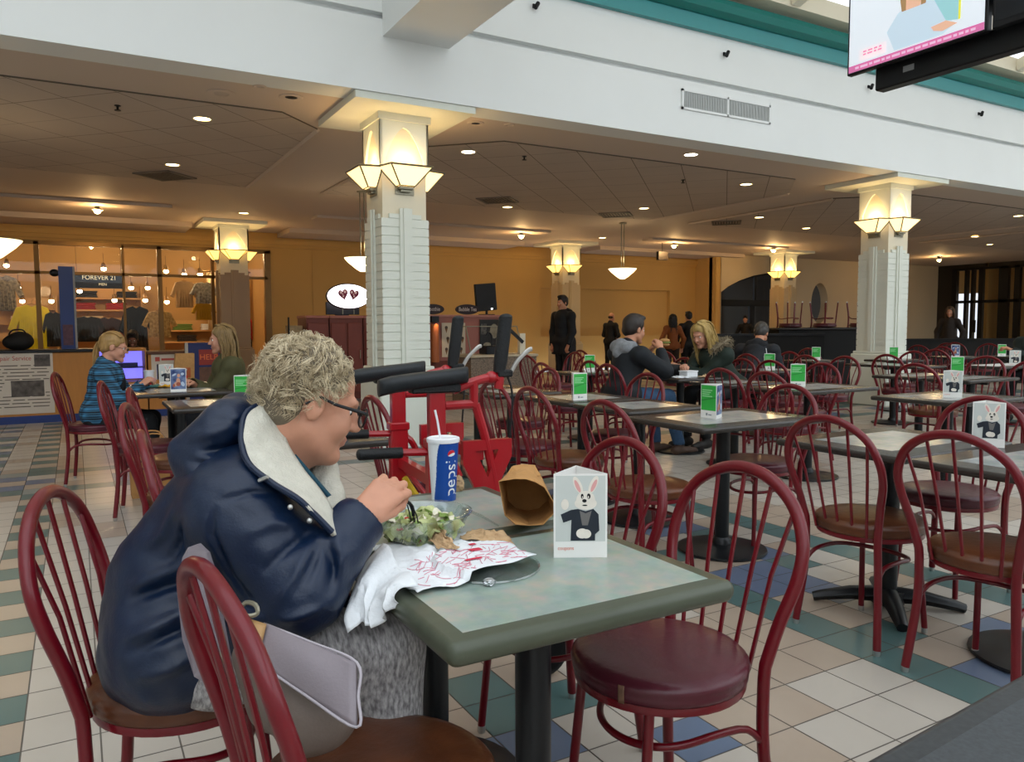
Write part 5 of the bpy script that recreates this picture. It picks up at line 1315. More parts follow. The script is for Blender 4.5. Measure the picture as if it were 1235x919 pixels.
napkin('crumpled brown paper napkin on the white bag below the salad bowl', [(0.698, 1.688, 0.775), (0.703, 1.568, 0.790), (0.692, 1.454, 0.775), (0.663, 1.512, 0.768)], 5, .030)
napkin('flat crumpled brown paper napkin right of the other, behind the white bag', [(0.756, 1.590, 0.758), (0.804, 1.612, 0.766), (0.862, 1.569, 0.762), (0.844, 1.491, 0.754)], 9, .026)
kn = MB(); kn.tube([(0.908, 1.891, 0.752), (0.909, 1.773, 0.754), (0.908, 1.674, 0.750)], [.0045, .004, .0025], 6, sq=.4); o = kn.build('plastic_knife', M_clear, None); tag(o, 'clear plastic knife lying between the bowl and the bag', 'knife')
wad('paper_wrapper', 'small brown paper wrapper right behind the drink cup', 'wrapper', (1.008, 2.114, 0.746), .018, .02, .028, M_kraftp, 6)
# ------------------------------------------------------------------ grey handbag on the foreground chair
M_bagg = mat('bag_leather', '#857c82', .45, var=.06, vscale=8, bump=.08, bscale=200); M_bagt = mat('bag_taupe', '#6d6058', .5, var=.1, vscale=8, bump=.08, bscale=200); M_bagtan = mat('bag_tan', '#b28b5c', .45, var=.08, vscale=10); M_edge = mat('bag_edge', '#a9a2a9', .5)
hb = thing('handbag', 'grey handbag with tan strap and gold buckle on the foreground chair', 'handbag', (.40, 1.22, .49))
bp = [('c', (0.282, 1.324, 0.659), (0.311, 1.236, 0.621), .044, .060, .03), ('c', (0.285, 1.276, 0.646), (0.330, 1.207, 0.611), .050, .045, .03), ('c', (0.297, 1.219, 0.591), (0.339, 1.198, 0.631), .030, .040, .03), ('c', (0.252, 1.377, 0.672), (0.268, 1.294, 0.614), .036, .042, .03)]
surf_obj('bag_body', bp, .006, M_bagt, hb, k=.04, clip=lambda P: .492-P[:, 2])
def quad(c, n=10, bul=.012):
    A = [Vector(p) for p in c]; nn = (A[1]-A[0]).cross(A[3]-A[0]).normalized()
    if nn.dot(Vector((.49, .87, -.2))) > 0: nn = -nn
    def f(a, b_):
        p = (A[0]*(1-a)+A[1]*a)*(1-b_)+(A[3]*(1-a)+A[2]*a)*b_
        return tuple(p+nn*bul*math.sin(PI*a)*math.sin(PI*b_))
    return f
f = MB(); f.grid(quad([(0.257, 1.295, 0.757), (0.359, 1.125, 0.732), (0.342, 1.077, 0.656), (0.233, 1.248, 0.716)]), 14, 12)
f.build('flap', M_bagg, hb, smooth=60, solid=.007)
e = MB(); e.tube(smoothpath([(0.256, 1.293, 0.757), (0.310, 1.206, 0.746), (0.359, 1.124, 0.733), (0.352, 1.098, 0.692), (0.341, 1.075, 0.657), (0.287, 1.157, 0.685), (0.232, 1.246, 0.717)], 5), .0024, 6); e.build('flap_edge', M_edge, hb)
f = MB(); f.grid(quad([(0.209, 1.306, 0.776), (0.257, 1.283, 0.758), (0.231, 1.238, 0.722), (0.214, 1.232, 0.748)], bul=.004), 8, 8); f.build('strap_tab', M_bagtan, hb, smooth=60, solid=.006)
e = MB(); e.tube(smoothpath([(0.218, 1.302, 0.784), (0.229, 1.303, 0.795), (0.242, 1.289, 0.793), (0.243, 1.282, 0.781), (0.230, 1.285, 0.778), (0.218, 1.298, 0.782)], 3), .004, 6); e.build('buckle', M_brass, hb)
f = MB(); f.add([], [])
pts = [(0.160, 1.517, 0.826), (0.170, 1.513, 0.845), (0.185, 1.505, 0.851), (0.199, 1.495, 0.835), (0.212, 1.484, 0.783), (0.217, 1.475, 0.714), (0.224, 1.442, 0.638), (0.211, 1.445, 0.586), (0.168, 1.472, 0.616), (0.152, 1.487, 0.684), (0.149, 1.518, 0.760)]
A = [Vector(p) for p in pts]; nn = Vector((-.6, -.75, .15)).normalized()*.006
f.add([tuple(p+nn) for p in A]+[tuple(p-nn) for p in A], [tuple(range(11)), tuple(range(21, 10, -1))]+[(i, 11+i, 11+(i+1) % 11, (i+1) % 11) for i in range(11)]); f.build('shoulder_strap', M_bagg, hb, smooth=None, merge=True)
e = MB(); e.tube(smoothpath([(0.203, 1.450, 0.662), (0.208, 1.430, 0.655), (0.201, 1.432, 0.638), (0.192, 1.455, 0.641), (0.203, 1.450, 0.662)], 3), .0035, 6); e.build('strap_ring', M_brass, hb)
adopt(hb)
# ------------------------------------------------------------------ red upright walker behind the tables
M_wred = mat('walker_red', '#a3101c', .3, var=.05, vscale=10, coat=.4); M_pad = mat('pad_black', '#1c2024', .55, bump=.1, bscale=90); M_grip = mat('grip_black', '#111315', .6, bump=.3, bscale=120); M_lever = mat('lever_silver', '#b9b6b2', .3, metal=.7); M_rub = mat('tyre_black', '#17181a', .8); M_hub = mat('hub_grey', '#c4c6c8', .5)
wk = thing('walker', 'red upright walker with black forearm pads and handles behind the table', 'walker', (1.10, 2.60, 0), R(-6))
for sg in (-1, 1):
    y = .245*sg
    s = MB(); s.box((-.065, y-.024, .34), (.005, y+.024, .86), bev=.006); s.box((-.058, y-.02, .86), (-.002, y+.02, 1.035), bev=.004); s.box((-.07, y-.029, .845), (.01, y+.029, .875), bev=.004); s.build('upright', M_wred, wk)
    # forearm pad
    pts = []
    s = MB()
    L = [(-.225, .022, 1.050), (-.212, .042, 1.054), (-.175, .054, 1.062), (-.10, .056, 1.070), (.0, .054, 1.078), (.055, .048, 1.084), (.075, .034, 1.086), (.082, .014, 1.086)]
    vs = []; 
    for x, w, z in L:
        for a in np.linspace(0, 2*PI, 15)[:-1]: vs.append((x, y+w*math.cos(a), z+.028*math.sin(a)+(.010*math.cos(a)**2 if math.sin(a) > 0 else 0)))
    n = 14
    s.add(vs, [(i*n+j, i*n+(j+1) % n, (i+1)*n+(j+1) % n, (i+1)*n+j) for i in range(len(L)-1) for j in range(n)]+[tuple(range(n-1, -1, -1)), tuple((len(L)-1)*n+j for j in range(n))]); s.build('forearm_pad', M_pad, wk, smooth=50)
    s = MB(); s.box((-.12, y-.03, 1.03), (.05, y+.03, 1.058), bev=.005); s.build('pad_bracket', M_grip, wk)
    s = MB(); s.tube(smoothpath([(.03, y, 1.035), (.10, y, 1.06), (.17, y, 1.075), (.195, y, 1.07)], 4), .016, 10); s.tube([(.0, y, .985), (.10, y, .985)], .016, 10); s.tube([(.105, y, .975), (.105, y, 1.06)], .016, 10); s.ball((.17, y, 1.075), .022); s.tube([(.195, y, 1.035), (.205, y, 1.095)], .017, 10)
    s.tube(smoothpath([(.11, y, .985), (.15, y, .85), (.22, y, .55), (.33, y, .24)], 4), .016, 10); s.build('front_arm', M_wred, wk)
    s = MB(); s.tube([(.198, y, 1.09), (.205, y, 1.13), (.225, y, 1.28)], [.020, .024, .024], 14); s.ball((.226, y, 1.282), (.023, .023, .012)); g_ = s.build('handle', M_grip, wk)
    s = MB(); s.tube(smoothpath([(.235, y, 1.075), (.25, y, 1.10), (.27, y, 1.13), (.31, y, 1.165), (.325, y, 1.17)], 4), [.008]*17, 8, sq=.6); s.build('brake_lever', M_lever, g_)
    s = MB(); s.box((.19, y-.02, 1.075), (.245, y+.02, 1.10), bev=.005); s.build('brake_clamp', M_grip, g_)
    s = MB(); s.tube(smoothpath([(.23, y, 1.08), (.245, y-.01, 1.0), (.235, y, .8), (.24, y, .55), (.3, y, .3)], 5), .004, 6); s.build('brake_cable', M_grip, wk)
    # rear push grip
    s = MB(); s.tube([(-.03, y, .83), (-.16, y, .835)], .013, 8); s.tube(smoothpath([(-.03, y, .83), (.02, y, .80), (.05, y, .74)], 3), .013, 8); s.build('grip_tube', M_wred, wk)
    s = MB(); s.tube([(-.15, y, .835), (-.29, y, .838)], .0185, 12); s.ball((-.29, y, .838), (.012, .0185, .0185)); s.build('rear_grip', M_grip, wk)
    # gusset with a triangular opening
    s = MB(); T = [(.06, .86), (.24, .86), (.24, .80), (.17, .66), (.12, .66), (.06, .78)]; t_ = [(.105, .825), (.19, .825), (.15, .73)]
    n = 6
    for yy, fl in ((y-.014, False), (y+.014, True)):
        vs = [(x, yy, z) for x, z in T]+[(x, yy, z) for x, z in t_]
        fs = [(0, 1, 7, 6), (1, 2, 7), (2, 3, 8, 7), (3, 4, 8), (4, 5, 6, 8), (5, 0, 6)]
        s.add(vs, [f_[::-1] for f_ in fs] if fl else fs)
    s.f += [(i, (i+1) % 6, 9+(i+1) % 6, 9+i) for i in range(6)]+[(6+i, 15+i, 15+(i+1) % 3, 6+(i+1) % 3) for i in range(3)]; s.m = [0]*len(s.f)
    s.build('gusset', M_wred, wk, smooth=None, merge=True)
    s = MB(); s.tube(smoothpath([(-.03, y, .36), (-.12, y, .25), (-.30, y+.02*sg, .12)], 4), .016, 10); s.tube([(-.03, y, .40), (.26, y, .40)], .015, 10); s.tube([(.0, y, .83), (-.04, y, .62)], .013, 8); s.build('side_rail', M_wred, wk)
    for x, yy in ((.34, y+.05*sg), (-.32, y+.03*sg)):
        s = MB(); s.lathe([(.085, -.018), (.098, -.014), (.102, 0), (.098, .014), (.085, .018), (.083, 0), (.085, -.018)], 32, 0, (x, yy, .102), 1, 1, 'y'); w1 = s.build('wheel', M_rub, wk, smooth=50)
        s = MB(); s.lathe([(0, -.022), (.02, -.022), (.022, 0), (.02, .022), (0, .022)], 16, 0, (x, yy, .102), 1, 1, 'y')
        for k in range(5):
            a = 2*PI*k/5; s.tube([(x, yy, .102), (x+.086*math.sin(a), yy, .102+.086*math.cos(a))], .010, 6, sq=.7)
        s.build('spokes', M_hub, w1)
        s = MB(); s.tube(smoothpath([(x, yy, .21), (x+.02, yy+.024, .16), (x, yy+.026, .10)], 3), .008, 6); s.tube([(x, yy, .20), (x, yy, .25)], .013, 8); s.build('fork', M_wred, w1)
s = MB(); s.box((-.04, -.245, .70), (-.01, .245, .74)); s.box((.10, -.245, .79), (.14, .245, .83)); s.box((-.04, -.245, .44), (-.01, .245, .47)); s.tube([(-.03, -.24, .72), (.1, .24, .46)], .010, 8); s.tube([(-.03, .24, .72), (.1, -.24, .46)], .010, 8); s.build('cross_bar', M_wred, wk, smooth=None)
s = MB(); s.tube(smoothpath([(-.02, .2, .66), (.02, .1, .58), (.02, -.1, .60), (-.01, -.22, .72)], 5), .012, 8); s.build('strap', mat('strap_yellow', '#c9a81c', .6), wk)
s = MB(); s.box((-.10, -.19, .47), (.14, .19, .50), bev=.01); s.build('seat_sling', M_grip, wk)
# blue picture box/cup on the table behind
bx = Vector((1.068, 2.937, 0.746)); 
t = thing('drink_cup', 'large blue picture cup with white lid behind the walker', 'cup', (1.02, 3.42, TZ))
b = MB(); b.lathe([(.0, 0), (.046, 0), (.060, .15), (.058, .15), (.045, .004)], 40); b.build('cup_wall', mat('cup_picture', '#1d3f86', .35, var=.7, vscale=24, col2='#7fa0cf'), t, smooth=60)
b = MB(); b.lathe([(.057, .145), (.062, .147), (.062, .158), (.056, .160), (0, .158)], 40); b.build('lid', M_cupw, t, smooth=50)
# paper on that table
b = MB(); b.box((.70, 3.30, TZ), (.98, 3.55, TZ+.001)); o = b.build('paper_placemat', mat('paper_white', '#dcdedb', .7), None, smooth=None); tag(o, 'white paper on the table behind the woman eating', 'paper')
# ------------------------------------------------------------------ the other people
def ik(a, b, l1, l2, pole):
    a, b = Vector(a), Vector(b); d = b-a; L = min(d.length, (l1+l2)*.985); d.normalize()
    x = (l1*l1-l2*l2+L*L)/(2*L); h = math.sqrt(max(l1*l1-x*x, 0)); p = Vector(pole); p = (p-d*p.dot(d)).normalized()
    return a+d*x+p*h
HAIRM = {}
def make_person(label, loc, rz, sit=True, s=1.0, lean=.0, top='#222', pants='#23262e', shoes='#1d1a18', skin=None, hair='short', hairc='#3a2c22', yaw=0, pitch=8, rh=None, lh=None, curl=(40, 50, 30),
                h=.010, width=1.0, hood=None, shirt=None, legs=None, topm=None, pantm=None, turn=0, collar=True, coat=None):
    """local frame: facing +x, feet on z=0. rh / lh = right and left wrist targets"""
    skin = skin or M_skin
    p = thing('person', label, 'person', loc, R(rz)); p.scale = (s, s, s)
    zo = 0 if sit else .44
    hz = .565 if sit else .95
    hips = [Vector((0, .085*q, hz)) for q in (1, -1)]
    if legs: knees, ankles = legs
    elif sit: knees = [Vector((.42, .10, .53)), Vector((.41, -.12, .53))]; ankles = [Vector((.40, .10, .09)), Vector((.46, -.12, .09))]
    else: knees = [Vector((.03, .10, .50)), Vector((.0, -.10, .50))]; ankles = [Vector((-.02, .11, .09)), Vector((.0, -.11, .09))]
    cz = .925 if sit else 1.40
    W_ = .165*width
    ch = Vector((lean*.8, 0, cz-.5*lean*lean)); waist = Vector((lean*.35, 0, (hz+cz)/2-.05))
    tr = Matrix.Rotation(R(turn), 3, 'Z')
    shd = [ch+tr @ Vector((0, W_*q, .03)) for q in (1, -1)]
    neck = ch+Vector((lean*.18, 0, .10)); headp = neck+Vector((.02+lean*.30, 0, .165-.10*max(lean, 0)))
    HM = head_frame(headp, yaw, pitch)
    wr_ = [Vector(lh) if lh else shd[0]+Vector((.06, .10, -.50)), Vector(rh) if rh else shd[1]+Vector((.06, -.10, -.50))]
    el = [ik(shd[i], wr_[i], .29, .26, (-.35, .6*(1-2*i), -.8)) for i in (0, 1)]
    T = lambda v: tuple(v)
    core = [('c', T(ch), T(waist), .115*width, .105*width), ('c', T(waist), T(Vector((0, 0, hz+.05))), .105*width, .115*width), ('c', T(hips[0]), T(hips[1]), .10*width, .10*width), ('c', T(shd[0]), T(shd[1]), .058, .058)]
    arms = []
    for i in (0, 1): arms += [('c', T(shd[i]), T(el[i]), .050*width, .040*width), ('c', T(el[i]), T(wr_[i]), .040*width, .027)]
    lg = []
    for i in (0, 1): lg += [('c', T(hips[i]), T(knees[i]), .085*width, .056), ('c', T(knees[i]), T(ankles[i]), .054, .038)]
    hands = []
    for i in (0, 1):
        d = (wr_[i]-el[i]).normalized()
        hands += hand_prims(frame_xz(wr_[i], d, (0, .35*(1-2*i), 1) if abs(d.z) < .8 else (1, 0, .2)), curl, -1 if i == 0 else 1, 1.0, 5, 25)
    body = head_prims(HM)+[('c', T(HM @ Vector((-.03, 0, -.04))), T(neck+Vector((-.02, 0, -.03))), .052, .060)]+core+arms+hands+lg
    surf_obj('body', body, min(h, .009), [skin, M_lip, M_eyew, M_iris], p, k=.018, extra=eyes_mb(HM, 1.0, .82), matfn=lipmat(HM))
    tm = topm or mat('cloth_'+top, top, .75, var=.18, vscale=14, bump=.15, bscale=120)
    pm_ = pantm or mat('cloth_'+pants, pants, .8, var=.2, vscale=30, bump=.1, bscale=150)
    sd = int(abs(loc[0])*100) % 97
    w1 = wrinkle(.010, 26, (.4, .6, .8), sd)
    jk = [(c[0], c[1], c[2], c[3]+.026, c[4]+.026) for c in core[:2]]+[('c', T(hips[0]+Vector((0, 0, .03))), T(hips[1]+Vector((0, 0, .03))), .125*width, .125*width), ('c', T(shd[0]), T(shd[1]), .078, .078)]
    jk += [(c[0], c[1], c[2], c[3]+.022, c[4]+.020) for c in arms]
    if coat: jk += [('c', T(hips[0]), T(hips[0]+Vector((.0, .02, .62-hz-.05))), .13*width, .13*width), ('c', T(hips[1]), T(hips[1]+Vector((.0, -.02, .62-hz-.05))), .13*width, .13*width)]
    if collar: jk += [('c', T(neck+Vector((-.03, 0, -.03))), T(neck+Vector((-.03, 0, .02))), .075, .068)]
    for i in (0, 1):
        d = (wr_[i]-el[i]).normalized(); jk.append(('-c', T(wr_[i]+d*.004), T(wr_[i]+d*.10), .048, .06, .006))
    zh = hz-.10 if sit else (coat or .84)
    surf_obj('jacket', jk, h, tm, p, k=.03, fn=lambda P, d: w1(P, d), clip=lambda P: zh-P[:, 2])
    tp = [(c[0], c[1], c[2], c[3]+.014, c[4]+.014) for c in lg]+[('c', T(hips[0]), T(hips[1]), .108*width, .108*width)]
    w2 = wrinkle(.006, 32, (.5, .8, .3), sd+3)
    surf_obj('trousers', tp, h, pm_, p, k=.03, fn=lambda P, d: w2(P, d), clip=lambda P: .10-P[:, 2])
    sm = mat('shoe_'+shoes, shoes, .6)
    for i in (0, 1): surf_obj('shoe', shoe_prims(ankles[i], Vector((1, .1*(1-2*i), 0))), h, sm, p, k=.02)
    hm = mat('hair_'+hairc, hairc, .45, var=.3, vscale=40, stretch=(1, 1, .15)); 
    base = [('e', (-.024, 0, .044), (.104, .083, .097)), ('e', (-.060, 0, -.01), (.058, .066, .06)), ('-e', (.085, 0, -.035), (.080, .10, .098), None, .015), ('-e', (.0, .09, -.03), (.022, .03, .045), None, .015), ('-e', (.0, -.09, -.03), (.022, .03, .045), None, .015)]
    if hair == 'short': hp_ = [('e', (-.022, 0, .050), (.106, .084, .100)), ('e', (-.060, 0, -.005), (.060, .070, .060)), ('e', (.045, 0, .118), (.050, .060, .028)), ('-e', (.092, 0, -.040), (.080, .10, .100), None, .012), ('-e', (.0, .095, -.03), (.024, .03, .045), None, .012), ('-e', (.0, -.095, -.03), (.024, .03, .045), None, .012)]
    elif hair == 'bald': hp_ = [('e', (-.065, 0, -.005), (.052, .072, .045)), ('-e', (.085, 0, -.02), (.10, .10, .1), None, .01)]
    else: hp_ = base
    hw = wrinkle(.008, 70, (.6, .6, .3), sd); ho = surf_obj('hair', tf(HM, hp_), min(h, .007), hm, p, k=.02, fn=lambda P, d: hw(P, d))
    if hair in ('long', 'pony', 'loose'):
        mb = MB()
        if hair == 'pony':
            strand_hair(mb, HM, 1, lambda r: [(.05, r.uniform(-.07, .07), .10), (-.05, r.uniform(-.06, .06), .125), (-.115, r.uniform(-.02, .02), .05), (-.135+r.uniform(-.02, .02), r.uniform(-.02, .02), -.06), (-.11+r.uniform(-.03, .03), r.uniform(-.03, .03), -.20-r.uniform(0, .06))], 90, sd, .006)
        else:
            def rt2_(r):
                q = r.choice([-1, 1]); a = r.uniform(-.4, 1.0)
                fr = r.uniform(-.07, .055) if hair == 'loose' else r.uniform(-.09, .03)
                L_ = r.uniform(.26, .36)
                return [(r.uniform(-.02, .04), q*.012, .137), (fr*.7, q*r.uniform(.06, .085), .085), (fr, q*r.uniform(.082, .098), -.0), (fr-.01, q*r.uniform(.075, .10), -.12), (fr+.01+r.uniform(-.02, .02), q*r.uniform(.05, .10), -L_)]
            strand_hair(mb, HM, 1, rt2_, 170, sd, .0065, .010)
            strand_hair(mb, HM, 1, lambda r: [(.0, r.uniform(-.03, .03), .137), (-.08, r.uniform(-.07, .07), .10), (-.122, r.uniform(-.07, .07), .0), (-.12, r.uniform(-.08, .08), -.14), (-.11+r.uniform(-.02, .02), r.uniform(-.09, .09), -r.uniform(.26, .36))], 120, sd+1, .0065, .010)
        mb.build('hair_strands', hm, p, smooth=180)
    else:
        pass
    if hood:
        hmat = mat('hood_'+hood[0], hood[0], .9, var=.3, vscale=30, bump=.4, bscale=120)
        hh = [('c', T(neck+Vector((-.10, .07, .0))), T(neck+Vector((-.10, -.07, .0))), .06, .06), ('c', T(neck+Vector((-.04, .095, .02))), T(neck+Vector((.05, .05, -.05))), .035, .025), ('c', T(neck+Vector((-.04, -.095, .02))), T(neck+Vector((.05, -.05, -.05))), .035, .025), ('c', T(neck+Vector((-.13, 0, -.05))), T(neck+Vector((-.11, 0, .03))), .06, .05)]
        if hood[1] == 'up':
            hh = tf(HM, [('e', (-.03, 0, .03), (.125, .108, .125)), ('e', (-.07, 0, -.10), (.10, .11, .09)), ('-e', (.11, 0, -.0), (.09, .075, .105), None, .02)])
        surf_obj('hood', hh, h, hmat, p, k=.03, fn=lambda P, d: w1(P, d))
        if hood[1] == 'fur':
            mb = MB(); rr = np.random.default_rng(sd); loop = smoothpath([neck+Vector((.04, .10, -.02)), neck+Vector((-.05, .14, .05)), neck+Vector((-.15, .10, .07)), neck+Vector((-.19, 0, .05)), neck+Vector((-.15, -.10, .07)), neck+Vector((-.05, -.14, .05)), neck+Vector((.04, -.10, -.02))], 12)
            for k in range(700):
                c = loop[rr.integers(len(loop))]; d = Vector(rr.normal(size=3)).normalized(); q = c+d*.035
                mb.tube([q, q+d*.028+Vector((0, 0, -.006)), q+d*.045+Vector((rr.normal()*.008, rr.normal()*.008, -.016))], [.0045, .0035, .001], 4, caps=False)
            mb.tube(loop, .036, 8); mb.build('fur_trim', mat('fur_trim', '#8f8068', .9, var=.4, vscale=40), p, smooth=180)
    if shirt:
        sb = [('e', T(ch+Vector((.105*width, 0, -.06))), (.045, .07, .13)), ('e', T(waist+Vector((.10*width, 0, 0))), (.045, .08, .14))]
        surf_obj('shirt', sb, h, mat('cloth_'+shirt, shirt, .8, var=.1, vscale=20), p, k=.03)
    p['hm'] = 0; del p['hm']
    return p, HM, wr_
def local_part(p, mb, name, m, smooth=35): return mb.build(name, m, p, smooth=smooth)

# plaid cloth
def plaid(name, a, b, c):
    m = bpy.data.materials.new(name); m.use_nodes = True; nt = m.node_tree; N = nt.nodes; L = nt.links; bs = N['Principled BSDF']; bs.inputs['Roughness'].default_value = .85
    tc = N.new('ShaderNodeTexCoord'); col = None
    def wave(d, sc):
        w = N.new('ShaderNodeTexWave'); w.bands_direction = d; w.inputs['Scale'].default_value = sc; w.inputs['Distortion'].default_value = .6; L.new(tc.outputs['Object'], w.inputs['Vector']); return w
    w1, w2, w3 = wave('Z', 6), wave('Y', 6), wave('Z', 16)
    m1 = N.new('ShaderNodeMix'); m1.data_type = 'RGBA'; m1.inputs[6].default_value = lin(a); m1.inputs[7].default_value = lin(b); L.new(w1.outputs['Fac'], m1.inputs[0])
    m2 = N.new('ShaderNodeMix'); m2.data_type = 'RGBA'; m2.blend_type = 'MULTIPLY'; m2.inputs[0].default_value = .7; L.new(m1.outputs[2], m2.inputs[6]); L.new(w2.outputs['Color'], m2.inputs[7])
    m3 = N.new('ShaderNodeMix'); m3.data_type = 'RGBA'; m3.blend_type = 'ADD'; L.new(m2.outputs[2], m3.inputs[6]); m3.inputs[7].default_value = lin(c)
    mt = N.new('ShaderNodeMath'); mt.operation = 'GREATER_THAN'; mt.inputs[1].default_value = .88; L.new(w3.outputs['Fac'], mt.inputs[0]); mm = N.new('ShaderNodeMath'); mm.operation = 'MULTIPLY'; mm.inputs[1].default_value = .35; L.new(mt.outputs[0], mm.inputs[0]); L.new(mm.outputs[0], m3.inputs[0])
    L.new(m3.outputs[2], bs.inputs['Base Color']); return m
M_plaid = plaid('plaid_blue', '#0e2136', '#2f6f97', '#5fa0c0')
M_jean = mat('denim', '#33506f', .85, var=.25, vscale=30, bump=.2, bscale=200)
# girl in plaid, looking at her phone
g1, H1, w1_ = make_person('person with a blonde ponytail and blue plaid shirt, sitting with a phone', (.14, 7.10, 0), -10, True, .93, .10, topm=M_plaid, pants='#15171b', hair='pony', hairc='#a9844f', yaw=0, pitch=12, rh=(.36, -.10, .84), lh=(.38, .06, .85), h=.010, shirt='#14161c', skin=M_skinp2)
gl1 = MB()
for sg in (1, -1):
    gl1.tube([H1 @ Vector((.110, sg*.034+.022*math.cos(a), .016*math.sin(a))) for a in np.linspace(0, 2*PI, 15)[:-1]], .002, 5, closed=True); gl1.tube([H1 @ Vector(q) for q in ((.107, sg*.056, .006), (.02, sg*.080, .010), (-.01, sg*.08, .01))], .002, 5)
gl1.build('glasses', M_black, g1)
k_ = MB(); k_.ball((.19, -.01, .80), (.02, .06, .05)); k_.ball((.20, .03, .84), (.02, .03, .03)); k_.build('shirt_print', mat('print_pale2', '#c8ccd2', .7), g1)
ph = thing('phone', 'small glowing phone in the hands of the girl in plaid', 'phone', (.14+.46*math.cos(R(-10)), 7.10-.46*math.sin(R(10)), .84), R(-10))
b = MB(); b.box((-.008, -.036, -.02), (.0, .036, .11), bev=.003); b.build('phone_body', M_black, ph, smooth=None); b = MB(); b.box((-.0085, -.032, -.012), (-.008, .032, .10)); b.build('screen', mat('phone_screen', '#8fa4ff', .3, emit='#8fa4ff', estr=1.2), ph, smooth=None)
# girl in olive jacket with long hair, facing her
make_person('person with long light brown hair in an olive jacket, elbows on the left table', (1.20, 7.05, 0), 180, True, .97, .06, top='#4c4a2c', pants='#20232b', hair='long', hairc='#8f7348', yaw=-6, pitch=6, rh=(.36, .06, .80), lh=(.37, -.05, .80), skin=M_skinp2)
# man eating a sandwich
pm1, Hm1, wm1 = make_person('person with dark hair in a black jacket and grey hood, eating a sandwich', (4.46, 5.78, 0), 0, True, 1.03, .10, top='#14191f', pantm=M_jean, shoes='#4a3529', hair='short', hairc='#2a1f19', yaw=0, pitch=8, rh=(.38, -.09, 1.00), lh=(.38, .06, .97), curl=(35, 50, 35), hood=('#8f9296', 'down'), legs=([Vector((.44, .12, .55)), Vector((.45, -.12, .55))], [Vector((.50, .10, .09)), Vector((.58, -.14, .09))]), width=1.08)
sw = thing('sandwich', 'half eaten sandwich held by the man in the black jacket', 'sandwich', (4.46+.50*1.03, 5.78-.01, 1.085))
b = MB(); b.ball((0, 0, .02), (.055, .045, .022), 16, 10); b.build('bread', mat('bread', '#b5864d', .7, var=.2, vscale=30), sw, smooth=180); b = MB(); b.ball((0, 0, -.018), (.054, .044, .018), 16, 10); b.build('bread', MATS['bread'], sw, smooth=180)
b = MB(); b.lathe([(0, -.006), (.058, -.006), (.062, .0), (.057, .007), (0, .007)], 18, 0, (0, 0, .002), 1, .82); b.build('filling', mat('filling', '#7e8a3c', .6, var=.4, vscale=60), sw)
# woman with fur trimmed hood
make_person('person with blonde hair and a fur trimmed dark green coat, reaching across the table', (5.97, 5.9, 0), 180, True, 1.03, .28, top='#1c2a22', pants='#15171a', hair='loose', hairc='#c2a362', yaw=10, pitch=22, rh=(.62, .02, .80), lh=(.52, -.16, .80), hood=('#26332a', 'fur'), skin=M_skinp2, width=1.06, h=.010)
# hunched man in dark coat, seen from behind
make_person('person hunched in a dark navy coat seen from behind, right of the fur hood', (7.30, 6.86, 0), 25, True, 1.02, .30, top='#161a22', pants='#15171a', hair='short', hairc='#3d3a37', pitch=30, rh=(.40, -.12, .80), lh=(.40, .12, .80), hood=('#191c22', 'down'), width=1.2, h=.012)
# standing people
make_person('standing person with dark hair in a long dark coat, facing left before the wall column', (7.72, 11.7, 0), 195, False, 1.0, .02, top='#111216', pants='#121214', hair='short', hairc='#1b1512', pitch=2, rh=(.10, -.20, .90), lh=(.12, .20, .90), h=.013, width=1.15, coat=.74, hood=('#121317', 'down'))
make_person('bald person in dark clothes standing by the far tan wall', (11.9, 15.9, 0), 20, False, .88, .05, top='#0f1013', pants='#101012', hair='bald', hairc='#2a1f19', pitch=16, rh=(.25, -.08, 1.1), lh=(.25, .08, 1.1), h=.014)
make_person('person with long dark hair in a rust orange coat standing by the far wall', (11.1, 12.62, 0), 60, False, .83, .0, top='#8a4a1c', pants='#2a1a12', hair='long', hairc='#17100c', pitch=4, h=.014, width=.95)
make_person('person in black standing beside the one in the rust orange coat', (11.55, 12.62, 0), 70, False, .86, .0, top='#0f1012', pants='#101012', hair='short', hairc='#120d0a', pitch=2, h=.014, width=1.12)
make_person('person with brown hair standing before the lit entrance doors', (17.4, 10.4, 0), 200, False, .92, .0, top='#2a211b', pants='#15151a', hair='loose', hairc='#5a432c', pitch=8, h=.015)
make_person('dark figure standing inside the arched doorway', (17.9, 17.05, 0), 220, False, .86, .0, top='#15120f', pants='#121212', hair='short', hairc='#15100d', h=.016)
make_person('person in a dark green jacket at the white table, cut by the right photo edge', (10.95, 5.33, 0), 180, True, 1.05, .12, top='#14211f', pants='#131519', hair='short', hairc='#241b15', rh=(.40, .10, .80), lh=(.36, -.14, .86), h=.012, width=1.1)
make_person('person with dark hair sitting behind the purple lit counter', (.78, 13.1, 0), -100, True, .92, .10, top='#17171b', pants='#151517', hair='short', hairc='#110d0b', skin=M_skind, pitch=20, h=.012)
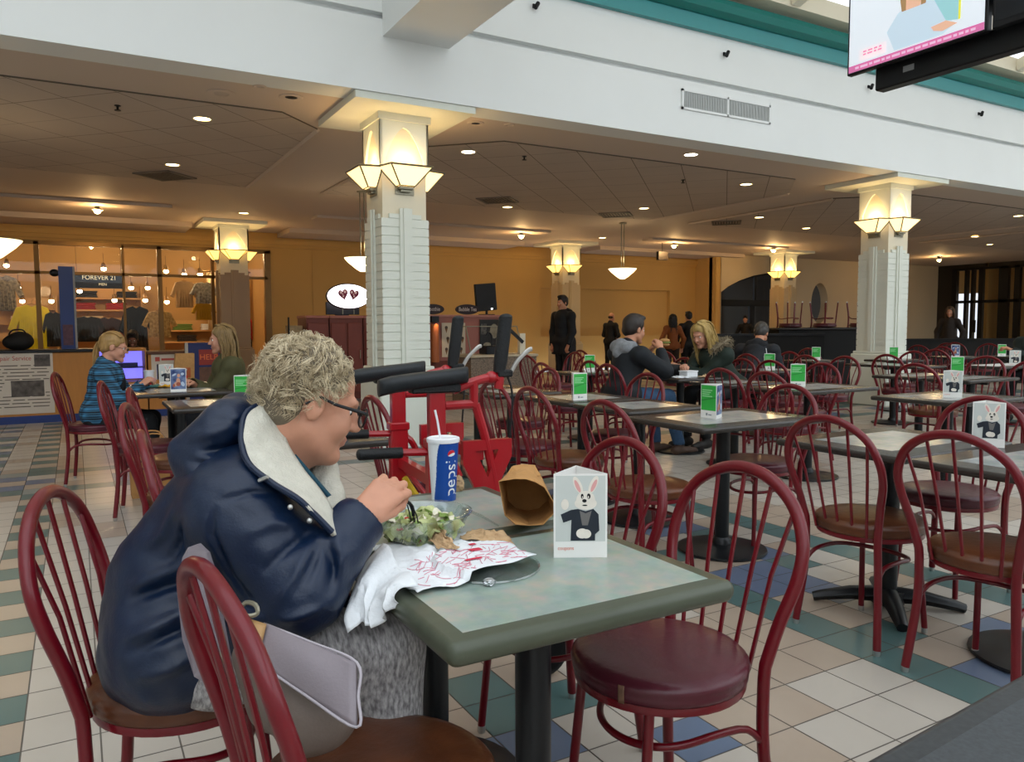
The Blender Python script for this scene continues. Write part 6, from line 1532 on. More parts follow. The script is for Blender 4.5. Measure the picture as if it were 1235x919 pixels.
# ------------------------------------------------------------------ clothes shop behind glass
M_wood = mat('shop_wood', '#b98d55', .5, var=.15, vscale=3, stretch=(1, 8, 8)); M_wooddk = mat('dark_wood', '#5a3724', .5, var=.2, vscale=3, stretch=(1, 8, 8)); M_shopw = mat('shop_wall', '#a9834f', .7, var=.05, vscale=2); M_steel = mat('mullion_bronze', '#7d6038', .35, metal=.6)
s = MB(); s.box((-7, 22.5, 0), (6.2, 22.7, 3.6)); s.box((4.2, 18.7, 0), (4.4, 22.5, 3.6)); s.box((-7, 18.7, 3.42), (4.4, 22.6, 3.6)); struct(s.build('wall_shop', M_shopw, smooth=None))
w = thing('window_2', 'bronze framed glass front of the clothes shop', 'window'); w['kind'] = 'structure'
f = MB()
for u, k in ((-6.9, .05), (-4.6, .04), (-2.4, .04), (-.62, .045), (.95, .025), (1.66, .045), (2.75, .03), (3.95, .07)): f.box((u-k, 18.45, 0), (u+k, 18.6, 3.02))
f.box((-7, 18.45, 2.36), (3.95, 18.58, 2.42)); f.box((-7, 18.45, 2.96), (4.02, 18.6, 3.04)); f.box((-7, 18.47, 0), (1.6, 18.57, .14)); f.build('window_frame', M_steel, w, smooth=None)
g = MB(); g.box((-7, 18.52, .1), (1.66, 18.525, 2.97)); g.box((1.66, 18.52, 2.4), (3.95, 18.525, 2.97)); g.build('window_glass', M_glass, w, smooth=None)
# hung shop sign
t = thing('shop_sign', 'black hanging sign with white letters inside the clothes shop window', 'sign', (.50, 18.75, 2.27))
b = MB(); b.box((-.46, 0, -.17), (.46, .04, .17)); b.build('board', M_black, t, smooth=None)
M_ltr = mat('letter_white', '#f4e6c8', .5, emit='#ffe2a8', estr=.8)
textmesh('FOREVER 21', .135, 'lettering', M_ltr, t, .002, (.0, -.004, .055), (PI/2, 0, 0), 'CENTER', .9); textmesh('MEN', .075, 'lettering', M_ltr, t, .002, (.06, -.004, -.085), (PI/2, 0, 0))
b = MB()
for q in (-.42, .42): b.tube([(q, .02, .17), (q, .02, 1.1)], .006, 6)
b.build('hanger_rod', M_steel, t)
# shop spotlights
M_spot = mat('shop_spot', '#fff1d0', .3, emit='#ffd999', estr=40)
def make_spot(label):
    t = thing('shop_spotlight', label, 'spotlight')
    a = MB(); a.tube([(0, 0, .12), (0, 0, .35)], .008, 6); a.tube([(0, -.05, .0), (0, .08, .12)], [.06, .04], 14); a.build('housing', M_steel, t)
    a = MB(); a.ball((0, -.055, -.005), (.055, .02, .05), 14, 8); a.build('lens', M_spot, t); return t
spots = [(-1.253, 20.415, 2.646), (-1.032, 21.265, 1.891), (-0.443, 20.815, 1.884), (-1.086, 20.974, 2.183), (0.631, 20.035, 2.609), (0.135, 20.622, 2.116), (0.836, 20.322, 1.904), (1.185, 20.148, 2.192), (1.539, 20.179, 2.201), (1.887, 19.550, 2.561), (1.929, 20.046, 1.870), (2.302, 19.771, 2.510), (2.511, 18.726, 2.453), (1.476, 20.190, 1.908)]
where = ['at the left photo edge', 'low above the yellow coat', 'above the yellow coat, right one', 'left of the blue post', 'above the black shop sign', 'below the left end of the shop sign', 'below the right end of the shop sign', 'right of the shop sign, left of a pair', 'right of the shop sign, right of a pair', 'high in the middle of the shop', 'low in the middle of the shop', 'above the pale hanging top', 'brightest one, left of the shop column', 'low left of the middle mullion']
s0 = None
for q, lab in zip(spots, where):
    lab = 'bright shop spotlight '+lab
    if s0 is None: s0 = make_spot(lab); o = s0; o.location = q
    else: o = copy_tree(s0, lab, q, 0)
    o['group'] = 'shop spotlights'
for u, e in ((-3.2, 55), (-.6, 60), (1.4, 60), (3.2, 50)):
    ld = bpy.data.lights.new('shop_glow', 'AREA'); ld.energy = e*.8; ld.size = .3; ld.color = (1, .76, .46); lo = bpy.data.objects.new('shop_glow', ld); COL.objects.link(lo); lo.location = (u, 18.72, 3.30); lo.rotation_euler = (R(42), 0, 0)
for u in (-2.6, .6, 3.0):
    ld = bpy.data.lights.new('shelf_glow', 'POINT'); ld.energy = 32; ld.color = (1, .74, .42); ld.shadow_soft_size = .1; lo = bpy.data.objects.new('shelf_glow', ld); COL.objects.link(lo); lo.location = (u, 21.2, 3.2)
# garments on hangers
def garment(label, q, w_, h_, col, col2=None, open_front=False, cat='garment', rz=0):
    t = thing('hanging_garment', label, cat, q, rz)
    m_ = mat('garment_'+col, col, .8, var=.3 if col2 else .15, vscale=18 if col2 else 8, col2=col2, bump=.3, bscale=40)
    x = w_/2; P = [(-.25*x, h_), (-.75*x, h_*.93), (-1.18*x, h_*.45), (-.95*x, h_*.38), (-.66*x, h_*.66), (-.72*x, 0), (.72*x, 0), (.66*x, h_*.66), (.95*x, h_*.38), (1.18*x, h_*.45), (.75*x, h_*.93), (.25*x, h_), (0, h_*.95)]
    b = MB(); n_ = len(P)
    for yy in (-.06, -.035, .035, .06):
        k = .94 if abs(yy) > .05 else 1.03
        b.v += [(a*k, yy, c) for a, c in P]
    b.f = [tuple(range(n_)), tuple(range(4*n_-1, 3*n_-1, -1))]+[(r_*n_+i, (r_+1)*n_+i, (r_+1)*n_+(i+1) % n_, r_*n_+(i+1) % n_) for r_ in range(3) for i in range(n_)]; b.m = [0]*len(b.f)
    for k in range(5):
        xx = (-.5+.25*k)*x; b.tube([(xx, -.062, .02), (xx*.9, -.066, h_*.4), (xx*.75, -.058, h_*.7)], [.022, .016, .006], 5)
    b.build('fabric', m_, t, smooth=40, merge=True)
    b = MB(); b.tube(smoothpath([(-.5*x, 0, h_*.95), (0, 0, h_*1.02), (.5*x, 0, h_*.95)], 4), .006, 5); b.tube(smoothpath([(0, 0, h_*1.02), (0, 0, h_*1.08), (.02, 0, h_*1.11), (0, 0, h_*1.13)], 4), .004, 5); b.build('hanger', M_steel, t)
    return t
garment('bright yellow raincoat hanging in the shop window, far left', (-0.778, 19.477, 0.809), .75, .95, '#d8c21c')
garment('camouflage patterned jacket hanging at the left photo edge', (-1.286, 19.567, 1.625), .62, .75, '#4a3f33', '#8d7f66')
garment('black hooded top hanging right of the blue post', (0.258, 19.282, 0.958), .62, .55, '#15130f')
garment('dark brown jacket with red shirt behind it, hanging in the shop', (0.655, 19.285, 0.787), .62, .70, '#3a211a')
garment('red patterned shirt hanging below the dark brown jacket', (0.745, 19.105, 0.753), .42, .42, '#b3231a', '#e0852c')
garment('long black coat hanging left of the gold jacket', (1.205, 19.065, 0.782), .60, .95, '#100e0d')
garment('shiny gold jacket hanging in the middle of the shop', (1.668, 19.042, 1.036), .62, .60, '#a37f45', '#d9b876')
garment('pale beige top hanging high in the shop', (2.199, 18.946, 1.709), .50, .60, '#b5946b')
garment('grey silvery jacket hanging left of the shop column', (2.607, 18.803, 1.803), .52, .48, '#7a746b', '#b9b5ab')
garment('dark garment hanging left of the blue post', (-0.392, 19.469, 0.856), .40, .75, '#191614')
garment('mustard skirt hanging below the grey silvery jacket', (2.580, 18.822, 1.426), .45, .38, '#b48a1c')
# shelving with folded stacks
def shelf(label, u0, u1, v, zs):
    t = thing('wall_shelf', label, 'shelf'); 
    for z in zs: b = MB(); b.box((u0, v-.35, z), (u1, v, z+.04)); b.build('shelf_board', M_wood, t, smooth=None)
    for u in (u0, u1-.04): b = MB(); b.box((u, v-.36, 0), (u+.04, v, zs[-1]+.35)); b.build('side_panel', M_wood, t, smooth=None)
    b = MB(); b.box((u0, v-.02, .2), (u1, v, zs[-1]+.3)); b.build('back_panel', mat('shelf_back', '#b98f58', .6), t, smooth=None)
    return t
shelf('wooden wall shelves behind the black shop sign', -.1, 1.55, 22.4, (.5, .95, 1.35, 1.68, 1.98)); shelf('wooden wall shelves left of the blue post', -2.4, -.35, 22.4, (.5, .95, 1.35, 1.7)); shelf('wooden wall shelves left of the shop column', 2.0, 4.1, 22.4, (.5, .85, 1.15))
st0 = None
for k, (u, z, col, lab) in enumerate(((.25, 1.72, '#8e1c1c', 'folded red clothes on the shop shelf, left pile'), (.95, 1.72, '#9a2020', 'folded red clothes on the shop shelf, right pile'), (.3, 2.02, '#1d1a18', 'folded black clothes on the top shelf'), (1.2, 2.02, '#25201c', 'black hats on the top shelf right of the folded black clothes'), (-1.9, 1.39, '#c98f8a', 'folded pink clothes on the left shop shelves'), (-1.1, 1.39, '#d9c0a0', 'folded beige clothes on the left shop shelves'), (2.5, 1.19, '#5e7a3a', 'folded green clothes left of the shop column'), (3.2, 1.19, '#dfe4ea', 'folded white clothes left of the shop column'), (2.6, .89, '#2a2320', 'folded dark clothes on the lower shelf by the shop column'), (.4, 1.39, '#cbb28c', 'folded cream clothes on a middle shop shelf'))):
    b = MB()
    for j in range(4): b.box((-.24+.01*(j % 2), -.14, j*.042), (.24-.012*(j % 3), .14, j*.042+.038), bev=.015)
    o = b.build('folded_clothes', mat('fold_'+col, col, .85), None, smooth=40, loc=(u, 22.2, z)); tag(o, lab, 'clothes', 'folded clothes in the shop')
# mannequin in red
t = thing('mannequin', 'headless mannequin in a red top right of the shop column', 'mannequin', (3.65, 19.6, 0))
surf_obj('figure', [('c', (0, .09, .9), (0, .1, .06), .08, .05), ('c', (0, -.09, .9), (0, -.1, .06), .08, .05), ('c', (0, 0, .95), (0, 0, 1.4), .12, .11), ('c', (0, 0, 1.4), (0, 0, 1.55), .06, .05), ('c', (0, .17, 1.4), (0, .24, .95), .05, .035), ('c', (0, -.17, 1.4), (0, -.24, .95), .05, .035)], .014, mat('mannequin_tan', '#c3975e', .5), t, k=.04)
surf_obj('top', [('c', (0, 0, .98), (0, 0, 1.38), .145, .14), ('c', (0, .15, 1.39), (0, .22, 1.15), .075, .07), ('c', (0, -.15, 1.39), (0, -.22, 1.15), .075, .07)], .014, mat('cloth_red', '#b0181c', .8), t, k=.04)
surf_obj('shorts', [('c', (0, .09, .93), (0, .1, .72), .11, .1), ('c', (0, -.09, .93), (0, -.1, .72), .11, .1)], .014, mat('cloth_black2', '#161515', .8), t, k=.05)
b = MB(); b.lathe([(0, 0), (.22, 0), (.22, .02), (0, .03)], 24); b.build('stand', M_steel, t)
t = thing('curtain', 'pale draped curtain panel in the shop right of the column', 'curtain', (3.55, 21.5, 0))
b = MB(); b.grid(lambda a, c: (-.5+1.0*a, .06*math.sin(a*30), 1.2+1.5*c), 60, 2); b.build('fabric', mat('curtain_cream', '#d9c39a', .8), t, smooth=180, solid=.01); b = MB(); b.tube([(-.6, 0, 2.72), (.6, 0, 2.72)], .02, 8); b.build('rail', M_steel, t)
# ------------------------------------------------------------------ repair kiosk on the left
M_kw = mat('kiosk_wood', '#b87a34', .5, var=.12, vscale=3, stretch=(6, 1, 1)); M_kblue = mat('kiosk_blue', '#16306e', .4); M_post = MATS['post_black']
def counter(label, u0, u1, v0, v1, zt, m_, topm, kick=M_kblue, cat='counter'):
    t = thing('kiosk_counter', label, cat, (u0, v0, 0))
    b = MB(); b.box((0, .02, .10), (u1-u0, v1-v0, zt-.04)); b.build('body', m_, t, smooth=None)
    b = MB(); b.box((.0, .015, 0), (u1-u0, v1-v0-.02, .10)); b.build('kick_board', kick, t, smooth=None)
    b = MB(); b.box((-.02, -.02, zt-.04), (u1-u0+.02, v1-v0, zt), bev=.008); b.build('counter_top', topm, t, smooth=None)
    return t
M_poster = mat('poster_paper', '#cfc3b4', .6, var=.1, vscale=3); M_ink = mat('poster_ink', '#5b4f48', .7); M_inkr = mat('poster_red', '#b0463c', .6)
k1 = counter('tan kiosk counter with a repair price poster, far left', -2.4, .22, 11.9, 12.5, .97, M_kw, M_black)
po = thing('poster', 'large repair service poster on the left kiosk front', 'poster', (-1.2, 11.91, .55))
b = MB(); b.box((-.95, 0, -.42), (.93, .004, .385)); b.build('sheet', M_poster, po, smooth=None)
textmesh('nt Repair Service', .082, 'lettering', M_inkr, po, .001, (.69, -.002, .31), (PI/2, 0, 0), 'RIGHT', .9)
b = MB(); rr = random.Random(3)
for j in range(13):
    x = -.9
    while x < .86:
        l = rr.uniform(.05, .3)
        if not ((.38 < x+l and x < .8 and 4 < j < 9) or (x < -.3 and j in (2, 3, 4, 9, 10))): b.box((x, -.0015, .21-.045*j), (min(x+l, .88), 0, .222-.045*j))
        x += l+.03
b.build('print_lines', M_ink, po, smooth=None)
b = MB()
for x0, z0, x1, z1 in ((.45, -.19, .82, .02), (-.7, -.31, -.35, -.18), (-.7, .04, -.4, .18), (.72, .20, .90, .36)): b = MB(); b.box((x0, -.002, z0), (x1, 0, z1)); b.build('print_picture', mat('poster_dark', '#6b625c', .6, var=.5, vscale=12, col2='#3a3430'), po, smooth=None)
k2 = counter('tan kiosk counter section left of the purple display', .24, .30+.0, 11.9, 12.5, .97, M_kw, M_black) if False else None
t = thing('display_case', 'display case lit purple in the kiosk front', 'display case', (.26, 11.9, 0))
b = MB(); b.box((0, .03, .10), (.60, .6, .50)); b.box((0, .56, .5), (.60, .6, .93)); b.box((0, .03, .93), (.60, .6, .97)); b.box((0, .03, .5), (.02, .6, .93)); b.box((.58, .03, .5), (.60, .6, .93)); b.build('case', M_kw, t, smooth=None)
b = MB(); b.box((0, .02, 0), (.6, .6, .1)); b.build('kick_board', M_kblue, t, smooth=None)
b = MB(); b.box((.02, .54, .52), (.58, .555, .92)); b.build('light_panel', mat('purple_glow', '#8d80e0', .4, emit='#7f78f0', estr=1.3), t, smooth=None)
b = MB(); b.box((.02, .12, .69), (.58, .52, .70)); b.box((.06, .2, .70), (.5, .35, .76)); b.build('shelf', mat('display_dark', '#1f1b52', .4), t, smooth=None)
b = MB(); b.box((.0, .025, .5), (.6, .03, .95)); b.build('glass', M_glass, t, smooth=None)
k3 = counter('tan kiosk counter section right of the purple display', .88, 1.85, 11.9, 12.5, .92, M_kw, M_wooddk)
t = thing('poster', 'small pale poster on the kiosk right of the purple display', 'poster', (1.12, 11.915, .72)); b = MB(); b.box((-.2, 0, -.2), (.2, .003, .17)); b.build('sheet', M_poster, t, smooth=None); b = MB(); b.box((-.15, -.001, .06), (-.09, 0, .12)); b.box((-.07, -.001, .07), (.12, 0, .10)); b.build('print', M_inkr, t, smooth=None)
t = thing('sign_board', 'blue framed sign board with a red panel beside the long haired girl', 'sign', (1.60, 11.7, 0))
b = MB(); b.box((-.22, 0, .2), (.20, .05, 1.04)); b.build('board', mat('sign_navy', '#17235c', .4), t, smooth=None); b = MB(); b.box((-.08, -.004, .72), (.18, 0, .94)); b.build('panel', mat('sign_red', '#8e2c22', .5), t, smooth=None); textmesh('HELP', .11, 'lettering', mat('sign_orange', '#e0703c', .5), t, .001, (.05, -.006, .83), (PI/2, 0, 0)); b = MB(); b.box((-.08, -.004, .35), (.18, 0, .69)); b.build('panel', mat('sign_brown', '#6e4a38', .5, var=.4, vscale=10), t, smooth=None)
b = MB(); b.box((-.26, -.01, .0), (-.22, .06, 1.04)); b.build('frame', mat('frame_silver', '#a8a196', .4, metal=.5), t, smooth=None)
b = MB(); b.box((-.22, .0, 0), (-.16, .3, .2)); b.box((.14, 0, 0), (.2, .3, .2)); b.build('leg', M_black, t, smooth=None)
t = thing('kiosk_post', 'tall blue kiosk post with a small black camera', 'post', (-.08, 12.2, .97))
b = MB(); b.box((-.085, -.05, 0), (.085, .05, 1.12)); b.build('post', M_kblue, t, smooth=None); b = MB(); b.box((.085, -.055, 0), (.11, .05, 1.12)); b.build('post_edge', mat('post_grey', '#8d8a86', .5), t, smooth=None); b = MB(); b.box((-.06, -.055, .05), (.06, -.05, .33)); b.build('notice', mat('notice_rust', '#5b3a4a', .6, var=.4, vscale=20), t, smooth=None); b = MB(); b.ball((-.13, -.02, 1.03), (.06, .05, .05)); b.tube([(-.13, 0, 1.03), (-.05, 0, 1.03)], .02, 8); b.build('camera', M_black, t)
t = thing('handbag', 'black rounded bag on the left kiosk counter', 'bag', (-.66, 12.15, .97)); surf_obj('bag_body', [('e', (0, 0, .10), (.18, .12, .11)), ('e', (.03, 0, .14), (.13, .11, .10))], .015, mat('bag_black', '#120f0f', .7), t, k=.05, clip=lambda P: -P[:, 2]); b = MB(); b.tube(smoothpath([(-.1, -.05, .2), (-.05, -.06, .26), (.06, -.06, .26), (.1, -.05, .2)], 4), .01, 6); b.build('handle', MATS['bag_black'], t)
# things on the girls' table
def papercup(label, q, h_, m_, r_=.042):
    t = thing('paper_cup', label, 'cup', (q[0], q[1], TZ), 0, 'paper cups on the left table'); b = MB(); b.lathe([(0, 0), (r_*.75, 0), (r_, h_), (r_*.95, h_), (r_*.72, .004)], 24); b.build('cup_wall', M_cupw, t); b = MB(); b.lathe([(r_*.76, .01), (r_*.84, h_*.35), (r_*.85, h_*.35), (r_*.77, .008)], 24); b.build('band', m_, t); b = MB(); b.lathe([(r_+.003, h_-.004), (r_+.003, h_+.006), (0, h_+.006)], 24); b.build('lid', M_cupw, t); return t
papercup('white paper cup with a red band, left of the white card on the left table', (.55, 7.40), .13, M_cupr); papercup('white paper cup right behind the white card on the left table', (.82, 7.45), .13, M_cupr)
o = copy_tree(t0, 'white rabbit card between two paper cups on the left table', (.69, 7.38, TZ), R(-10)); o['group'] = 'three sided table cards'
t = thing('paper_bag', 'tall brown paper bag standing on the left table', 'paper bag', (.86, 7.64, TZ)); b = MB()
for k in range(4):
    x, y = [(-.08, -.05), (.08, -.05), (.08, .05), (-.08, .05)][k]; b.v += [(x, y, 0), (x*1.05, y*1.05, .14), (x*.95+.01, y*1.2, .27)]
b.f = [(k*3+j, ((k+1) % 4)*3+j, ((k+1) % 4)*3+j+1, k*3+j+1) for k in range(4) for j in (0, 1)]+[(0, 9, 6, 3)]; b.m = [0]*9; b.build('bag_wall', M_kraft, t, smooth=None, solid=.002); b = MB(); b.box((-.04, -.056, .05), (.05, -.053, .14)); b.build('print', mat('bag_print', '#a8552c', .7), t, smooth=None)
t = thing('fries_box', 'small red carton beside the brown bag on the left table', 'carton', (.80, 7.28, TZ)); b = MB(); b.prism([(-.035, 0), (.035, 0), (.045, .09), (0, .07), (-.045, .09)], -.02, .02, 0, 'y'); b.build('carton', mat('carton_red', '#c2361f', .6), t, smooth=None)
t = thing('food_wrapper', 'crumpled yellow food wrapper on the left table', 'wrapper', (.70, 7.20, TZ)); b = MB(); b.grid(crumple([(-.1, -.06, 0), (.12, -.05, 0), (.1, .06, 0), (-.11, .06, 0)], 14, 10, .05, 4), 14, 10); b.v = [(x, y, max(z, .002)) for x, y, z in b.v]; b.build('wrapper', mat('wrapper_yellow', '#d9a51c', .6), t, smooth=30, solid=.002)
t = thing('serving_tray', 'teal plastic tray on the left table', 'tray', (.62, 7.26, TZ)); b = MB(); b.box((-.2, -.09, 0), (.0, .07, .006), bev=.003); b.build('tray', mat('tray_teal', '#3f7d78', .4), t, smooth=None); b = MB(); b.tube([(-.2, -.09, .008), (0, -.09, .008), (0, .07, .008), (-.2, .07, .008)], .006, 6, closed=True); b.build('tray_rim', MATS['tray_teal'], t)
t = thing('shopping_bag', 'brown paper shopping bag on the floor by the plaid girl\'s chair', 'bag', (.47, 6.30, 0)); b = MB()
for k in range(4):
    x, y = [(-.15, -.09), (.15, -.09), (.15, .09), (-.15, .09)][k]; b.v += [(x, y, 0.002), (x*1.03, y*1.1, .2), (x, y*1.1, .38)]
b.f = [(k*3+j, ((k+1) % 4)*3+j, ((k+1) % 4)*3+j+1, k*3+j+1) for k in range(4) for j in (0, 1)]+[(0, 9, 6, 3)]; b.m = [0]*9; b.build('bag_wall', M_kraft, t, smooth=None, solid=.003)
for q in (-.095, .095): b = MB(); b.tube(smoothpath([(-.07, q, .36), (-.06, q, .46), (.06, q, .46), (.07, q, .36)], 4), .006, 6); b.build('handle', M_kraft, t)
# things on the couple's table
t = thing('takeout_box', 'small white takeaway box before the fur hooded woman', 'box', (5.24, 5.72, TZ)); b = MB(); b.box((-.07, -.06, 0), (.07, .06, .05), bev=.006); b.build('box', M_cupw, t, smooth=None); b = MB(); b.box((-.074, -.064, .05), (.074, .064, .062), bev=.004); b.build('lid', M_cupw, t, smooth=None)
mb = MB(); mb.grid(crumple([(5.0, 5.6, TZ), (5.15, 5.58, TZ), (5.14, 5.72, TZ), (5.0, 5.74, TZ)], 12, 10, .06, 6), 12, 10); mb.v = [(x, y, max(z, TZ+.002)) for x, y, z in mb.v]; o = mb.build('paper_napkin', M_tissue, None, smooth=30, solid=.0015); tag(o, 'white crumpled napkin before the man with the sandwich', 'napkin')
mb = MB(); mb.grid(crumple([(5.30, 5.56, TZ), (5.42, 5.56, TZ), (5.42, 5.66, TZ), (5.30, 5.66, TZ)], 12, 10, .06, 9), 12, 10); mb.v = [(x, y, max(z, TZ+.002)) for x, y, z in mb.v]; o = mb.build('sandwich_wrapper', M_kraftp, None, smooth=30, solid=.0015); tag(o, 'brown crumpled wrapper by the hand of the fur hooded woman', 'wrapper')
t = thing('shoulder_bag', 'black bag on the table between the sandwich man and fur hooded woman', 'bag', (5.2, 5.98, TZ)); surf_obj('bag_body', [('c', (-.14, 0, .06), (.14, 0, .05), .07, .06), ('e', (-.08, 0, .12), (.09, .06, .07))], .012, mat('bag_black', '#120f0f', .7), t, k=.04, clip=lambda P: -P[:, 2]); b = MB(); b.tube(smoothpath([(-.15, 0, .14), (-.08, .02, .2), (.05, 0, .15)], 4), .008, 6); b.build('strap', MATS['bag_black'], t)
papercup('white cup with a straw behind the small green card', (6.93, 6.25), .14, M_cupw)['group'] = 'single cups'
b = MB(); b.tube([(6.93, 6.25, TZ+.10), (6.91, 6.26, TZ+.24)], .004, 6); o = b.build('drinking_straw', M_cupw, None); tag(o, 'white straw standing in the cup behind the small green card', 'straw')
# ------------------------------------------------------------------ ice cream and bubble tea kiosk
M_kred = mat('kiosk_red', '#6e2f22', .5, var=.12, vscale=3, stretch=(6, 1, 1)); M_kpink = mat('kiosk_pink', '#a8685c', .5, var=.08, vscale=3)
for k, (u0, u1, lab) in enumerate(((3.40, 3.78, 'dark red cabinet at the left end of the ice cream kiosk'), (3.80, 4.38, 'dark red cabinet under the oval strawberry sign'), (4.40, 5.45, 'dark red cabinet half hidden by the near column'))):
    t = thing('kiosk_cabinet', lab, 'cabinet', (u0, 13.0, 0)); b = MB(); b.box((0, .02, 0), (u1-u0, .6, 1.40)); b.build('body', M_kred, t, smooth=None); b = MB(); b.box((-.01, 0, 1.40), (u1-u0+.01, .62, 1.45), bev=.008); b.build('top', M_kpink, t, smooth=None)
    n_ = 2 if u1-u0 > .5 else 1
    for j in range(n_):
        w_ = (u1-u0)/n_; b = MB(); b.box((j*w_+.02, 0, .12), ((j+1)*w_-.02, .02, 1.32), bev=.006); d_ = b.build('door', mat('kiosk_red_door', '#7a3526', .45, var=.12, vscale=3, stretch=(6, 1, 1)), t, smooth=None); b = MB(); b.tube([((j+1)*w_-.06, -.015, .7), ((j+1)*w_-.06, -.015, .85)], .008, 6); b.build('handle', M_brass, d_)
t = thing('kiosk_shelf', 'small shelf of cups at the left end of the ice cream kiosk', 'shelf', (3.12, 13.1, 0)); b = MB(); b.box((0, 0, 0), (.26, .4, .9)); b.build('body', M_kred, t, smooth=None); b = MB(); b.box((.02, .02, .9), (.24, .3, 1.28)); b.build('cup_stack', mat('cups_tan', '#b59a72', .6, var=.4, vscale=20), t, smooth=None); b = MB(); b.tube([(.01, .02, .9), (.01, .02, 1.42)], .015, 6); b.build('post', M_black, t)
t = thing('oval_sign', 'glowing white oval sign with two dark red strawberries', 'sign', (4.14, 13.05, 1.47))
b = MB(); b.prism(ell(0, .31, .375, .205, 40), -.05, .05, 0, 'y'); b.build('face', mat('sign_glow', '#ffffff', .4, emit='#fdf6ff', estr=2.2), t, smooth=None)
b = MB(); b.tube([(x, 0, z) for x, z in ell(0, .31, .375, .205, 40)], .02, 6, closed=True, sq=2.4); b.build('rim', M_black, t)
def heart(cx, cz, s_, rot):
    P = []
    for a in np.linspace(0, 2*PI, 31)[:-1]:
        x = .8*math.sin(a)**3; z = (13*math.cos(a)-5*math.cos(2*a)-2*math.cos(3*a)-math.cos(4*a))/16; P.append((cx+s_*(x*math.cos(rot)-z*math.sin(rot)), cz+s_*(x*math.sin(rot)+z*math.cos(rot))))
    return P
b = MB(); b.prism(heart(-.10, .345, .105, .22), -.056, -.05, 0, 'y'); b.prism(heart(.09, .345, .105, -.22), -.056, -.05, 0, 'y'); b.build('strawberry', mat('sign_berry', '#7c1440', .5), t, smooth=None)
b = MB()
for x, z, r_ in ((-.14, .375, .022), (-.07, .385, .02), (-.10, .31, .015), (.05, .38, .02), (.12, .375, .022), (.09, .31, .015), (-.11, .345, .01), (.08, .345, .01)): b.prism(ell(x, z, r_, r_*1.1, 12), -.060, -.056, 0, 'y')
b.build('highlight', mat('sign_hi', '#f6d7e2', .5), t, smooth=None)
textmesh('The Strawberry', .075, 'lettering', mat('sign_text', '#3a2230', .5), t, .002, (.02, -.054, .20), (PI/2, 0, 0))
b = MB(); b.tube([(-.1, 0, 0), (-.1, 0, .12)], .01, 6); b.tube([(.1, 0, 0), (.1, 0, .12)], .01, 6); b.build('post', M_brass, t)
t = thing('monitor', 'dark screen lying behind the oval strawberry sign', 'monitor', (4.12, 13.35, 1.45)); b = MB(); b.box((-.28, 0, .02), (.32, .05, .24), bev=.006); b.build('housing', M_black, t, smooth=None); b = MB(); b.box((-.1, -.02, 0), (.12, .1, .02)); b.build('stand', M_black, t, smooth=None)
t = thing('kiosk_counter', 'pink brown bubble tea kiosk front right of the near column', 'kiosk', (5.60, 13.0, 0)); b = MB(); b.box((0, .02, 0), (1.52, .6, 1.42)); b.build('body', M_kpink, t, smooth=None); b = MB(); b.box((-.02, -.01, 1.42), (1.54, .62, 1.47), bev=.008); b.build('top', mat('kiosk_pink_top', '#b07a70', .5), t, smooth=None); b = MB(); b.box((.02, .0, .08), (.98, .02, .62)); b.box((1.04, .0, .08), (1.5, .02, .55)); b.build('panel', M_kred, t, smooth=None)
b = MB(); b.tube([(.12, -.06, .6), (.12, -.06, 1.30)], .075, 14); b.build('column_panel', mat('lit_copper', '#b5683c', .4), t); b = MB(); b.box((.05, -.10, 1.33), (.19, .0, 1.44)); b.build('lamp', M_black, t, smooth=None)
ld = bpy.data.lights.new('kiosk_glow', 'SPOT'); ld.energy = 6; ld.color = (1, .65, .35); ld.spot_size = R(70); lo = bpy.data.objects.new('kiosk_glow', ld); COL.objects.link(lo); lo.location = (5.72, 12.8, 1.40)
t = thing('poster', 'white poster of ice cream cones on the bubble tea kiosk', 'poster', (6.12, 12.995, 1.02)); b = MB(); b.box((-.24, -.01, -.33), (.24, .0, .30)); b.build('sheet', mat('poster_white', '#c9bda8', .6), t, smooth=None)
b = MB()
for r_ in range(3):
    for c_ in range(3):
        x, z = -.15+.15*c_+(.03 if r_ == 1 else 0), .18-.2*r_; b.prism([(x-.028, z+.02), (x, z-.07), (x+.028, z+.02)], -.014, -.010, 0, 'y'); b.prism(ell(x, z+.035, .03, .028, 12), -.014, -.010, 1, 'y')
b.build('cone_pictures', [mat('cone_brown', '#7a5530', .6), mat('scoop', '#4e3d34', .6)], t, smooth=None)
t = thing('menu_board', 'dark menu board with a pale picture on the bubble tea kiosk', 'menu', (6.87, 12.995, 1.0)); b = MB(); b.box((-.2, -.012, -.4), (.21, .0, .38)); b.build('board', mat('menu_dark', '#1a1816', .4), t, smooth=None); b = MB(); b.prism(ell(.10, .16, .09, .14, 16), -.016, -.012, 0, 'y'); b.prism(ell(-.05, -.1, .08, .05, 16), -.016, -.012, 0, 'y'); b.prism([(x, z) for x, z in ((-.18, .1), (-.06, .1), (-.06, .3), (-.18, .3))], -.015, -.012, 1, 'y'); b.build('pictures', [mat('menu_pic', '#a39a84', .5, var=.4, vscale=14), mat('menu_pic2', '#33302c', .5, var=.5, vscale=30, col2='#6a665e')], t, smooth=None)
for q, (u, txt, lab) in enumerate(((5.70, 'Smoothie', 'dark oval sign reading Smoothie, cut by the near column'), (6.42, 'Bubble Tea', 'dark oval sign reading Bubble Tea'))):
    t = thing('oval_sign', lab, 'sign', (u, 13.02, 1.47)); b = MB(); b.prism(ell(0, .10, .24, .095, 32), -.02, .02, 0, 'y'); b.build('board', mat('sign_plum', '#220d16', .5), t, smooth=None); textmesh(txt, .105, 'lettering', mat('letter_pale', '#d5c6c4', .5), t, .002, (0, -.023, .10), (PI/2, 0, 0), 'CENTER', .78)
